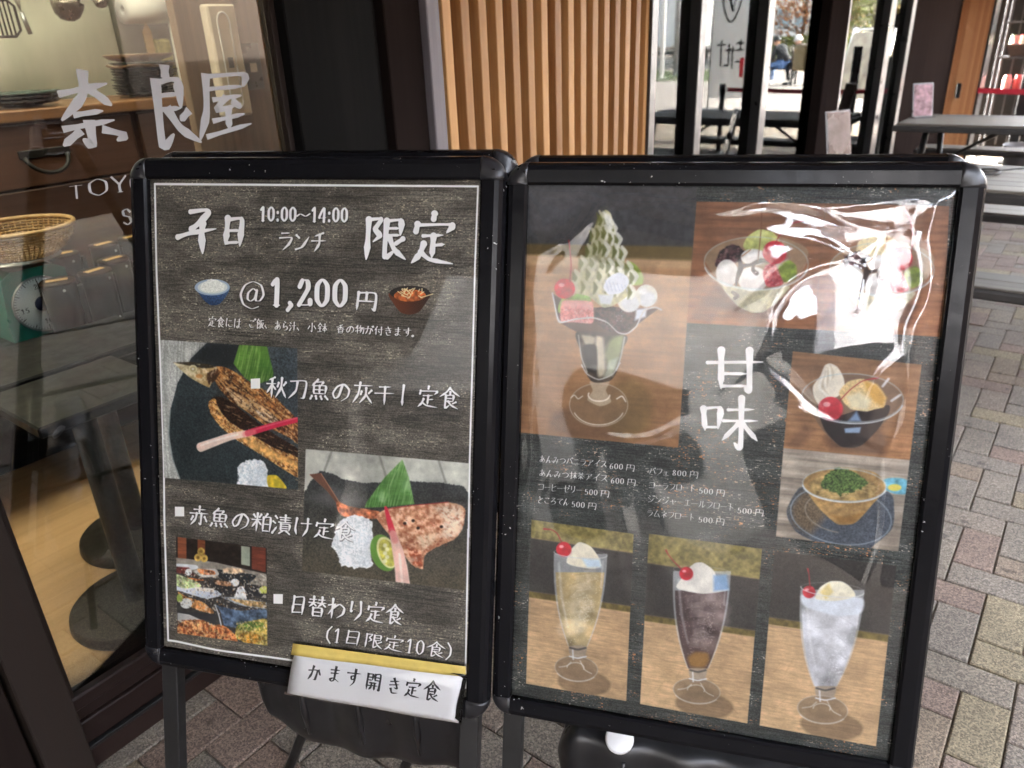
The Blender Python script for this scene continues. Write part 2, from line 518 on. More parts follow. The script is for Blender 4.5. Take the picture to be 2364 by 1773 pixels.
# ------------------------------------------------------------------ brush lettering: every character is a list of strokes
GL = {}
for _l in '''
平|32,6 70,2 78,9 58,28 34,44|36,45 54,33 72,31|0,63 32,54 99,44|64,33 62,58 65,99
日|26,8 24,50 20,93|26,12 78,8 77,60 75,97|26,48 74,46|24,88 74,85
限|13,12 42,10 30,32 40,46 26,60|15,12 14,60 12,99|55,14 86,12 86,44|56,30 84,29|56,45 86,44|55,14 53,92 74,78|92,52 72,66|62,50 74,76 99,97
定|52,0 50,13|14,22 10,40|13,23 92,20 82,36|28,44 74,41|52,44 50,86|53,62 78,59|30,60 22,80 4,98|24,76 46,90 99,97
ラ|22,12 74,9|10,36 86,33 70,66 32,98
ン|12,20 34,36|10,92 50,78 92,26
チ|76,4 22,22|4,46 96,43|54,14 52,60 24,99
円|18,10 14,97|18,11 86,11 85,92 74,86|51,11 50,52|18,52 84,51
食|50,0 30,24 2,44|50,2 70,20 99,38|52,20 52,32|32,37 68,35 67,64|33,50 66,50|33,64 67,64|32,37 31,95 52,82|82,66 63,76|44,64 60,82 94,98
に|20,8 16,60 22,92|46,28 86,25|44,68 58,84 93,80
は|16,8 13,60 18,94|40,30 94,27|68,6 68,76 52,92 43,80 60,72 94,92
ご|24,22 70,19 56,32|20,64 34,86 82,84|80,4 86,14|92,0 98,10
飯|24,0 4,34|24,2 46,28|16,36 36,36 36,62|16,50 36,50|16,36 16,93 36,80|56,14 97,10|58,14 54,60 42,98|62,40 90,38 76,66 48,99|64,50 78,76 99,97
、|28,66 52,92
あ|18,24 80,20|46,4 44,60 50,92|70,36 50,76 24,88 17,70 50,48 80,52 87,76 60,98
ら|40,4 60,16|30,28 28,66 60,50 83,66 70,88 34,98
汁|14,12 27,24|6,40 22,50|8,94 30,60|38,44 97,41|68,6 68,99
小|51,4 51,93 38,84|26,36 8,72|72,34 93,70
鉢|26,0 4,36|26,2 47,28|14,40 42,38|8,56 44,56|26,40 26,90|4,95 47,88|52,34 99,32|75,6 75,99|74,36 52,76|76,36 99,76|62,78 88,78
香|70,2 30,14|8,30 92,28|50,12 50,54|48,32 10,58|52,32 92,56|30,60 30,99|30,60 72,60 72,99|31,79 71,79|31,96 71,96
の|55,18 40,70 22,83 11,60 30,28 62,15 89,40 82,74 52,96
物|18,12 8,34|8,32 43,30|26,2 26,97|4,66 45,54|58,4 46,36|52,26 95,24 90,87 78,93|66,30 48,66|80,30 56,84
が|6,34 65,30 58,87 43,91|36,6 28,56 8,94|76,32 90,60|80,4 88,16|92,0 99,12
付|30,2 4,46|20,32 20,99|40,36 99,33|78,6 78,93 63,86|48,54 59,70
き|20,22 83,15|18,44 85,36|44,2 73,60 50,58|28,66 40,93 80,91
ま|18,22 83,20|22,42 79,40|52,2 50,78 34,93 21,82 44,72 86,94
す|6,24 95,22|58,2 58,50 40,59 35,42 58,39 56,74 34,99
。|24,78 34,88 24,97 14,88 24,78
秋|40,2 12,16|2,34 49,32|28,12 28,99|28,36 4,78|30,40 49,62|60,28 54,50|95,24 82,42|75,4 72,50 48,98|74,48 99,97
刀|12,16 88,13 81,88 65,93|46,18 40,60 6,98
魚|40,0 12,30|34,12 66,10 56,26|22,30 22,68|22,30 79,29 78,68|23,48 77,48|50,30 50,66|23,66 77,66|14,80 6,97|34,80 38,95|58,80 65,95|80,78 96,95
灰|8,16 97,13|36,2 28,56 4,98|44,44 40,60|92,36 76,54|66,26 64,62 36,99|66,56 98,97
干|24,16 80,13|4,47 97,43|52,16 52,99
し|36,2 33,70 34,98
赤|22,16 82,13|50,0 50,34|4,37 97,33|38,36 34,66 12,98|62,36 62,90 51,84|20,54 11,76|80,52 94,78
粕|10,12 20,26|46,8 36,26|2,37 53,34|28,4 28,97|28,38 4,76|30,40 53,64|77,2 66,20|60,22 60,95|60,22 95,21 95,95|61,56 94,56|61,91 94,91
漬|14,8 25,20|4,36 18,46|4,96 24,62|36,12 95,10|40,24 91,22|32,37 99,35|64,0 64,36|44,46 44,80|44,46 87,46 87,80|45,57 86,57|45,68 86,68|45,79 86,79|54,82 34,99|74,82 96,99
け|16,8 12,60 20,92|40,32 96,29|72,6 72,60 52,99
替|6,14 47,12|2,30 49,28|28,0 26,30 4,52|28,34 45,47|55,14 93,12|51,30 99,28|74,0 72,30 51,52|76,32 98,49|28,56 28,99|28,56 75,56 75,99|29,76 74,76|29,95 74,95
わ|27,2 26,99|4,34 40,29 6,80|30,48 64,26 92,44 85,74 54,96
り|26,8 23,54 33,48|74,4 77,60 46,99
か|6,34 67,30 60,87 45,91|38,6 30,56 8,94|78,28 94,60
開|10,7 10,99|10,8 42,8 42,40|11,24 41,24|11,40 41,40|58,8 91,8 91,95 80,90|58,8 58,40|59,24 90,24|59,40 90,40|26,56 74,55|18,72 82,71|40,56 38,80 24,97|60,56 60,99
甘|2,36 98,29|25,6 27,94|74,4 76,94 68,90|28,60 72,58|28,89 74,86
味|6,28 10,70|6,28 34,26 32,66|10,64 34,63|48,28 92,25|41,50 99,47|70,4 71,99 60,92|68,52 40,88|72,52 99,86
ん|47,4 8,96 36,56 54,62 60,93 96,58
み|20,18 55,14 18,89 7,66 50,62 97,75|79,40 62,99
つ|6,37 56,21 92,44 70,77 32,90
バ|30,20 24,52 4,92|58,18 80,50 96,90|80,4 86,15|92,0 98,11
ニ|20,24 81,21|4,83 96,79
ア|8,16 92,13 56,50|50,34 44,70 18,98
イ|86,4 50,46 6,67|54,44 54,99
ス|14,16 79,13 56,56 6,96|58,58 96,96
抹|2,26 45,24|26,2 26,91 15,84|2,62 45,50|52,22 99,19|48,44 99,41|74,2 74,99|72,46 45,86|76,46 99,82
茶|6,18 94,17|32,4 32,28|68,4 68,28|50,26 4,57|50,26 96,55|24,60 79,59|50,46 50,99|40,66 18,90|60,66 84,88
コ|12,18 85,15 84,88|10,85 88,84
ー|4,51 96,46
ヒ|24,6 22,82 40,93 88,86|82,24 24,48
ゼ|4,40 85,28 64,58|30,6 30,80 44,91 88,86|84,2 90,13|95,0 100,9
リ|24,8 24,58|74,4 74,56 34,99
と|34,4 45,44|82,26 26,60 23,84 50,95 90,90
こ|20,20 79,17 66,28|16,64 30,86 88,86
ろ|22,12 73,9 14,66 60,46 88,66 70,88 32,98
て|6,20 94,13 54,40 49,72 82,96
パ|30,20 24,52 4,92|58,18 80,50 96,90|88,2 96,9 88,16 80,9 88,2
フ|10,16 88,13 72,60 22,98
ェ|24,46 80,45|52,46 52,88|12,90 92,89
ロ|14,15 13,88|14,15 86,15 85,88|14,85 85,85
ト|36,2 36,99|38,38 83,62
ジ|18,8 37,20|6,34 26,44|12,94 52,80 90,34|70,2 78,15|86,0 94,12
ャ|8,57 90,44 66,66|40,32 55,99
エ|14,16 86,15|50,16 50,85|4,87 96,86
ル|28,10 26,56 4,94|60,6 58,89 96,54
ム|48,6 14,83 88,74|66,48 96,98
ネ|50,2 57,14|12,28 86,26 8,76|50,50 50,99|62,56 92,76
奈|8,26 92,18|50,2 44,32 10,62|56,22 90,48|30,56 74,54|14,74 88,68|50,70 50,99 38,90|34,80 12,97|70,80 96,90 84,97
良|52,0 50,14|26,17 74,15 72,50|28,33 72,32|28,50 72,50|28,16 27,96 50,82|84,56 66,66|46,52 64,76 97,97
屋|16,10 87,8 85,28|17,28 85,27|18,10 16,60 2,98|30,44 82,42|50,44 34,60 74,56|66,50 80,62|28,75 86,73|55,62 55,92|16,96 98,92
0|50,5 79,26 79,74 50,96 21,74 21,26 50,5
1|28,24 54,8 54,95|36,96 72,96
2|22,30 40,7 68,12 72,36 46,66 20,93|18,94 82,92 86,78
4|68,97 68,6 10,70 92,70
5|80,8 36,8 30,46 58,40 80,62 70,88 40,97 18,88
6|76,6 40,26 21,66 36,95 64,95 80,70 64,48 40,52 24,70
8|50,5 73,22 58,44 30,64 27,86 50,97 75,84 70,62 40,42 29,24 50,5
:|50,38 50,42|50,88 50,92
~|8,62 30,48 64,62 92,46
,|50,88 54,96 42,112
(|64,-4 42,30 42,74 64,106
)|36,-4 58,30 58,74 36,106
@|66,36 52,28 34,44 32,66 44,74 60,62 68,34 64,70 80,72 94,50 84,16 52,2 20,16 4,50 16,86 48,102 76,94
O|50,5 88,26 88,74 50,96 12,74 12,26 50,5
Y|10,8 50,54|90,8 50,54 50,95|36,96 64,96
T|10,10 90,10|50,10 50,95
S|80,24 58,5 26,14 30,40 68,54 78,80 50,97 18,80
K|20,6 20,96|82,8 22,56|36,46 86,96
'''.strip().splitlines():
    _p = _l.split('|')
    GL[_p[0]] = [[tuple(float(c) for c in q.split(',')) for q in st.split()] for st in _p[1:] if st]


def smooth_path(pts, n=8):
    """Catmull-Rom through the points"""
    P = [np.array(p, float) for p in pts]
    if len(P) < 3:
        return [P[0] + (P[-1] - P[0]) * t for t in np.linspace(0, 1, 5)]
    closed = np.allclose(P[0], P[-1])
    Q = ([P[-2]] + P + [P[1]]) if closed else ([2 * P[0] - P[1]] + P + [2 * P[-1] - P[-2]])
    out = []
    for i in range(1, len(Q) - 2):
        # keep hard corners of angular strokes
        for t in np.linspace(0, 1, n, endpoint=False):
            a, b, c, d = Q[i - 1], Q[i], Q[i + 1], Q[i + 2]
            s = 0.35
            m1, m2 = s * (c - a), s * (d - b)
            out.append((2 * t**3 - 3 * t**2 + 1) * b + (t**3 - 2 * t**2 + t) * m1 + (-2 * t**3 + 3 * t**2) * c + (t**3 - t**2) * m2)
    out.append(P[-1])
    return out


def stroke_widths(path, w, style):
    """brush: thicker downstrokes, heavy start, tapering end; serif: broad-nib contrast, no taper"""
    n = len(path)
    ws = []
    for i in range(n):
        d = path[min(i + 1, n - 1)] - path[max(i - 1, 0)]
        d = d / (np.hypot(*d) + 1e-9)
        t = i / (n - 1)
        if style == 'serif':
            ws.append(w * (0.24 + 0.80 * abs(d[1]) ** 1.6))
        else:
            vert = abs(d[1])
            tp = 1.16 - 0.36 * math.sin(math.pi * min(1, t * 1.5)) if t < 0.67 else 1.06
            end = 1.0 if t < 0.68 else 1.0 - 0.78 * ((t - 0.68) / 0.32) ** 1.3
            ws.append(w * (0.50 + 0.50 * vert) * tp * end)
    return ws


def text_strokes(txt, x0, y0, x1, y1, size, w, style=None, sq=1.0, gap=1.02):
    """strokes of a line of text running from (x0,y0) to (x1,y1) (top-left corners), glyph height = size"""
    adv = lambda c: 0.52 if c in '0124568' else 0.30 if c in ':,()1' else 0.34 if c == ' ' else 0.62 if c in '、。' else 0.8 if c in '~' else 1.0
    tot = sum(adv(c) for c in txt)
    d = np.array([x1 - x0, y1 - y0], float)
    L = np.hypot(*d)
    ex = d / L
    ey = np.array([-ex[1], ex[0]])
    em = L / tot
    pos, out = 0.0, []
    for c in txt:
        a = adv(c)
        if c in GL:
            serif = c in '0124568:~,@()OYTSK'
            st = style or ('serif' if serif else 'brush')
            gw = em * (a if c in '0124568' else 0.8 if c in ':,()' else 1.0) * 0.94 * sq
            off = pos * em + (em * a - gw) / 2
            for s in GL[c]:
                pts = [np.array([x0, y0]) + ex * (off + p[0] / 100 * gw) + ey * (p[1] / 100 * size) for p in s]
                pa = smooth_path(pts, 6)
                out.append((pa, stroke_widths(pa, w, st)))
        pos += a
    return out
# ------------------------------------------------------------------ printed artwork, painted in code into generated images
def homography(src, dst):
    A = []
    for (x, y), (X, Y) in zip(src, dst):
        A.append([x, y, 1, 0, 0, 0, -X * x, -X * y, -X])
        A.append([0, 0, 0, x, y, 1, -Y * x, -Y * y, -Y])
    return np.linalg.svd(np.array(A, float))[2][-1].reshape(3, 3)


def upsample(a, h, w):
    ys, xs = np.linspace(0, a.shape[0] - 1.001, h), np.linspace(0, a.shape[1] - 1.001, w)
    yi, xi = ys.astype(int), xs.astype(int)
    fy, fx = (ys - yi)[:, None], (xs - xi)[None]
    fy, fx = fy * fy * (3 - 2 * fy), fx * fx * (3 - 2 * fx)
    r0, r1 = a[yi], a[yi + 1]
    return (r0[:, xi] * (1 - fx) + r0[:, xi + 1] * fx) * (1 - fy) + (r1[:, xi] * (1 - fx) + r1[:, xi + 1] * fx) * fy


def vnoise(h, w, cy, cx, octaves=3):
    out, amp, tot = np.zeros((h, w), np.float32), 1.0, 0.0
    for o in range(octaves):
        gy, gx = max(2, int(h / cy * 2**o) + 2), max(2, int(w / cx * 2**o) + 2)
        out += amp * upsample(RNG.random((gy, gx), np.float32), h, w)
        tot += amp
        amp *= 0.55
        if cy / 2**o < 1 and cx / 2**o < 1:
            break
    out /= tot
    return (out - out.mean()) / (out.std() + 1e-6)


PWM, PHM, PS = 574.0, 821.0, 2.2


class Canvas:
    def __init__(s, corners):
        s.w, s.h = int(PWM * PS), int(PHM * PS)
        s.H = homography(corners, [(0, 0), (s.w, 0), (0, s.h), (s.w, s.h)])
        s.a = np.zeros((s.h, s.w, 3), np.float32)
        s.clip = None
        s.pic = np.zeros((s.h, s.w), np.float32)
        h, w = s.h, s.w
        s.nz = {'f': vnoise(h, w, 3, 3, 2), 'm': vnoise(h, w, 14, 14, 3), 'c': vnoise(h, w, 70, 70, 3),
                'g': vnoise(h, w, 2.5, 40, 3), 'd': vnoise(h, w, 60, 160, 2), 's': vnoise(h, w, 9, 140, 3), 'b': vnoise(h, w, 7, 7, 2), 't': vnoise(h, w, 4.5, 4.5, 2)}
        # streaks running down to the right (fish flesh) and steeply (leaves)
        q = vnoise(h, w, 5, 30, 3)
        yy, xx = np.mgrid[0:h, 0:w]
        s.nz['r'] = q[(yy - (0.72 * xx).astype(int)) % h, xx]
        q = vnoise(h, w, 60, 3, 2)
        s.nz['v'] = q[yy, (xx + (0.25 * yy).astype(int)) % w]

    def tf(s, p):
        q = s.H @ np.array([p[0], p[1], 1.0])
        return np.array([q[0] / q[2], q[1] / q[2]])

    def px(s, p, r):
        """a length in photo pixels near p, in canvas pixels"""
        a, b = s.tf(p), s.tf((p[0] + r, p[1]))
        return float(np.hypot(*(b - a)))

    def _mask(s, pts, soft):
        P = np.array(pts)
        m = soft + 2
        x0, y0 = np.maximum(0, np.floor(P.min(0) - m)).astype(int)
        x1, y1 = np.minimum([s.w, s.h], np.ceil(P.max(0) + m)).astype(int)
        if x1 <= x0 or y1 <= y0:
            return None
        Y, X = np.mgrid[y0:y1, x0:x1].astype(np.float32)
        X += .5
        Y += .5
        ins = np.zeros(X.shape, bool)
        d2 = np.full(X.shape, 1e9, np.float32)
        for i in range(len(P)):
            ax, ay = P[i]
            bx, by = P[(i + 1) % len(P)]
            c = (ay > Y) != (by > Y)
            if by != ay:
                ins ^= c & (X < (bx - ax) * (Y - ay) / (by - ay) + ax)
            L = (bx - ax)**2 + (by - ay)**2 + 1e-9
            t = np.clip(((X - ax) * (bx - ax) + (Y - ay) * (by - ay)) / L, 0, 1)
            d2 = np.minimum(d2, (X - ax - t * (bx - ax))**2 + (Y - ay - t * (by - ay))**2)
        d = np.sqrt(d2)
        sd = np.where(ins, -d, d)
        return (slice(y0, y1), slice(x0, x1)), np.clip(.5 - sd / soft, 0, 1), X, Y

    def _blend(s, sl, m, col):
        if s.clip is not None:
            m = m * s.clip[sl]
        s.a[sl] = s.a[sl] * (1 - m[..., None]) + col * m[..., None]

    def poly(s, pts, col, soft=1.2, col2=None, ga=None, gb=None, n=0.0, nk='m', alpha=1.0, sm=False, ragged=0.0):
        pts = [np.array(p, float) for p in pts]
        if sm:
            pts = smooth_path(pts + [pts[0]], 6)[:-1]
        P = [s.tf(p) for p in pts]
        if ragged:
            Q = []
            for i in range(len(P)):
                a, b = P[i], P[(i + 1) % len(P)]
                k = max(1, int(np.hypot(*(b - a)) / (ragged * 2.5)))
                Q += [a + (b - a) * j / k + RNG.normal(0, ragged, 2) for j in range(k)]
            P = Q
        r = s._mask(P, soft)
        if r is None:
            return
        sl, m, X, Y = r
        c = np.empty(X.shape + (3,), np.float32)
        c[:] = np.array(col, np.float32) / 255
        if col2 is not None:
            a, b = s.tf(ga), s.tf(gb)
            d = b - a
            t = np.clip(((X - a[0]) * d[0] + (Y - a[1]) * d[1]) / (d @ d), 0, 1)[..., None]
            c = c * (1 - t) + np.array(col2, np.float32) / 255 * t
        if n:
            c = c * (1 + n * s.nz[nk][sl][..., None])
        s._blend(sl, m * alpha, np.clip(c, 0, 1))

    def mottle(s, pts, layers, sm=False, soft=2.0, ragged=0.0):
        """patchy natural texture: each layer (colour, noise key, threshold, hardness, alpha) shows where its noise is high"""
        pts = [np.array(p, float) for p in pts]
        if sm:
            pts = smooth_path(pts + [pts[0]], 6)[:-1]
        P = [s.tf(p) for p in pts]
        r = s._mask(P, soft)
        if r is None:
            return
        sl, m, X, Y = r
        for col, nk, thr, hard, al in layers:
            n = s.nz[nk][sl] if thr >= 0 else -s.nz[nk][sl]
            t = np.clip((n - abs(thr)) * hard, 0, 1)
            s._blend(sl, m * t * al, np.array(col, np.float32) / 255)

    def ell(s, c, rx, ry, col, rot=0.0, k=28, **kw):
        ca, sa = math.cos(rot), math.sin(rot)
        pts = []
        for i in range(k):
            a = 2 * math.pi * i / k
            x, y = rx * math.cos(a), ry * math.sin(a)
            pts.append((c[0] + x * ca - y * sa, c[1] + x * sa + y * ca))
        s.poly(pts, col, **kw)

    def ring(s, c, rx, ry, wd, col, rot=0.0, a0=0, a1=360, alpha=1.0, soft=1.4):
        ca, sa = math.cos(rot), math.sin(rot)
        pts = []
        for i in range(40):
            a = math.radians(a0 + (a1 - a0) * i / 39)
            x, y = rx * math.cos(a), ry * math.sin(a)
            pts.append((c[0] + x * ca - y * sa, c[1] + x * sa + y * ca))
        s.line(pts, wd, col, alpha=alpha, soft=soft)

    def line(s, pts, wd, col, sm=False, soft=1.2, alpha=1.0, dx=0.0):
        """polyline with (varying) full width wd in photo pixels"""
        pts = [np.array(p, float) for p in pts]
        if sm:
            pts = smooth_path(pts, 6)
        ws = wd if isinstance(wd, (list, tuple)) else [wd] * len(pts)
        if len(ws) != len(pts):
            ws = list(np.interp(np.linspace(0, 1, len(pts)), np.linspace(0, 1, len(ws)), ws))
        P = [s.tf(p) + dx for p in pts]
        R = [max(0.3, s.px(p, w) / 2) for p, w in zip(pts, ws)]
        A = np.array(P)
        m = max(R) + soft + 1
        x0, y0 = np.maximum(0, np.floor(A.min(0) - m)).astype(int)
        x1, y1 = np.minimum([s.w, s.h], np.ceil(A.max(0) + m)).astype(int)
        if x1 <= x0 or y1 <= y0:
            return
        Y, X = np.mgrid[y0:y1, x0:x1].astype(np.float32)
        X += .5
        Y += .5
        sd = np.full(X.shape, 1e9, np.float32)
        for i in range(len(P) - 1):
            (ax, ay), (bx, by) = P[i], P[i + 1]
            L = (bx - ax)**2 + (by - ay)**2 + 1e-9
            t = np.clip(((X - ax) * (bx - ax) + (Y - ay) * (by - ay)) / L, 0, 1)
            sd = np.minimum(sd, np.sqrt((X - ax - t * (bx - ax))**2 + (Y - ay - t * (by - ay))**2) - (R[i] + t * (R[i + 1] - R[i])))
        s._blend((slice(y0, y1), slice(x0, x1)), np.clip(.5 - sd / soft, 0, 1) * alpha, np.array(col, np.float32) / 255)

    def dots(s, poly, k, r, col, alpha=0.8, jit=0.3, soft=1.0):
        """small round specks scattered inside a polygon (bubbles, crumbs)"""
        P = np.array([s.tf(p) for p in poly])
        lo, hi = P.min(0), P.max(0)
        cnt = 0
        for _ in range(k * 6):
            q = lo + RNG.random(2) * (hi - lo)
            ins = False
            for i in range(len(P)):
                a, b = P[i], P[(i + 1) % len(P)]
                if (a[1] > q[1]) != (b[1] > q[1]) and q[0] < (b[0] - a[0]) * (q[1] - a[1]) / (b[1] - a[1]) + a[0]:
                    ins = not ins
            if not ins:
                continue
            rr = r * (1 + jit * RNG.normal()) * PS / 1.7
            x0, y0 = int(q[0] - rr - 2), int(q[1] - rr - 2)
            x1, y1 = int(q[0] + rr + 3), int(q[1] + rr + 3)
            x0, y0 = max(0, x0), max(0, y0)
            x1, y1 = min(s.w, x1), min(s.h, y1)
            if x1 <= x0 or y1 <= y0:
                continue
            Y, X = np.mgrid[y0:y1, x0:x1]
            m = np.clip(rr + .5 - np.hypot(X + .5 - q[0], Y + .5 - q[1]), 0, 1) * alpha
            s._blend((slice(y0, y1), slice(x0, x1)), m, np.array(col, np.float32) / 255)
            cnt += 1
            if cnt >= k:
                break

    def photo(s, quad):
        s.clip = None
        r = s._mask([s.tf(p) for p in quad], 1.0)
        s.clip = np.zeros((s.h, s.w), np.float32)
        s.clip[r[0]] = r[1]
        s.pic = np.maximum(s.pic, s.clip)

    def text(s, strokes, col=(248, 248, 246), shadow=True):
        for pa, ws in strokes:
            if shadow:
                s.line(pa, [w * 1.25 for w in ws], (12, 12, 12), dx=np.array([2.2, 2.6]), soft=5, alpha=0.55)
        for pa, ws in strokes:
            s.line(pa, ws, col, soft=1.3)

    def finish(s):
        """printed photographs: slight lens softness, grain and uneven light inside every picture"""
        b = s.a.copy()
        for ax in (0, 1):
            b = 0.25 * np.roll(b, 1, ax) + 0.5 * b + 0.25 * np.roll(b, -1, ax)
            b = 0.25 * np.roll(b, 2, ax) + 0.5 * b + 0.25 * np.roll(b, -2, ax)
        g = 1 + 0.018 * s.nz['f'][..., None] + 0.022 * s.nz['m'][..., None] + 0.05 * s.nz['c'][..., None]
        m = s.pic[..., None] * 0.85
        s.a = np.clip(s.a * (1 - m) + b * g * m, 0, 1)

    def image(s, name):
        im = bpy.data.images.new(name, s.w, s.h)
        buf = np.ones((s.h, s.w, 4), np.float32)
        buf[..., :3] = np.clip(s.a[::-1], 0, 1) ** 0.88
        im.pixels.foreach_set(buf.ravel())
        im.pack()
        return im


def Z(ox, oy, sc):
    def f(*p):
        if len(p) == 2 and not hasattr(p[0], '__len__'):
            return (ox + p[0] * sc, oy + p[1] * sc)
        return [(ox + q[0] * sc, oy + q[1] * sc) for q in p]
    f.s = sc
    return f


def board_wood(c, dark, mid, fleck, fleck2, k=0.5):
    h, w = c.h, c.w
    g, d, f = c.nz['g'], c.nz['d'], c.nz['f']
    band = vnoise(h, w, 120, 260, 3)
    sh = np.zeros_like(band)
    # slanting light bands
    yy, xx = np.mgrid[0:h, 0:w]
    sh = np.sin((yy + 0.35 * xx) / 46.0 + 2.2 * band) * 0.5 + 0.5
    a = np.array(dark, np.float32) / 255
    b = np.array(mid, np.float32) / 255
    t = np.clip(0.42 + 0.13 * g + 0.07 * d + 0.15 * f, 0, 1)[..., None]
    c.a = a * (1 - t) + b * t
    # dark grain lines: thin, long, slightly wavy
    for i in range(300):
        y = RNG.random() * h
        x0 = RNG.random() * w * 0.9 - 30
        L = (60 + RNG.random() * 420)
        n = 9
        ys = y + np.cumsum(RNG.normal(0, 1.1, n))
        pts = np.stack([np.linspace(x0, x0 + L, n), ys], 1)
        A0 = max(0, int(ys.min() - 4)), min(h, int(ys.max() + 5))
        X0 = max(0, int(x0)), min(w, int(x0 + L))
        if X0[1] <= X0[0] or A0[1] <= A0[0]:
            continue
        xs = np.arange(*X0)
        yc = np.interp(xs, pts[:, 0], pts[:, 1])
        Y = np.arange(*A0)[:, None]
        m = np.clip(1.3 - np.abs(Y - yc[None]), 0, 1) * (0.35 + 0.5 * RNG.random()) * np.sin(np.pi * np.clip((xs - x0) / L, 0, 1))[None] ** .4
        c.a[A0[0]:A0[1], X0[0]:X0[1]] *= (1 - m * 0.75)[..., None]
    # light flecks broken along the grain
    fl = vnoise(h, w, 2.6, 6.5, 1)
    gate = np.clip(0.5 + 0.55 * d + 1.1 * (sh - 0.5) + 0.25 * band, 0, 1)
    m = np.clip((fl - 1.25) * 1.4, 0, 1) * gate * k
    mixc = np.clip(0.5 + 0.6 * c.nz['c'], 0, 1)[..., None]
    fc = (np.array(fleck, np.float32) * (1 - mixc) + np.array(fleck2, np.float32) * mixc) / 255
    c.a = c.a * (1 - m[..., None]) + fc * m[..., None]
    c.a *= (0.92 + 0.16 * gate)[..., None]
    c.a = np.clip(c.a, 0, 1)


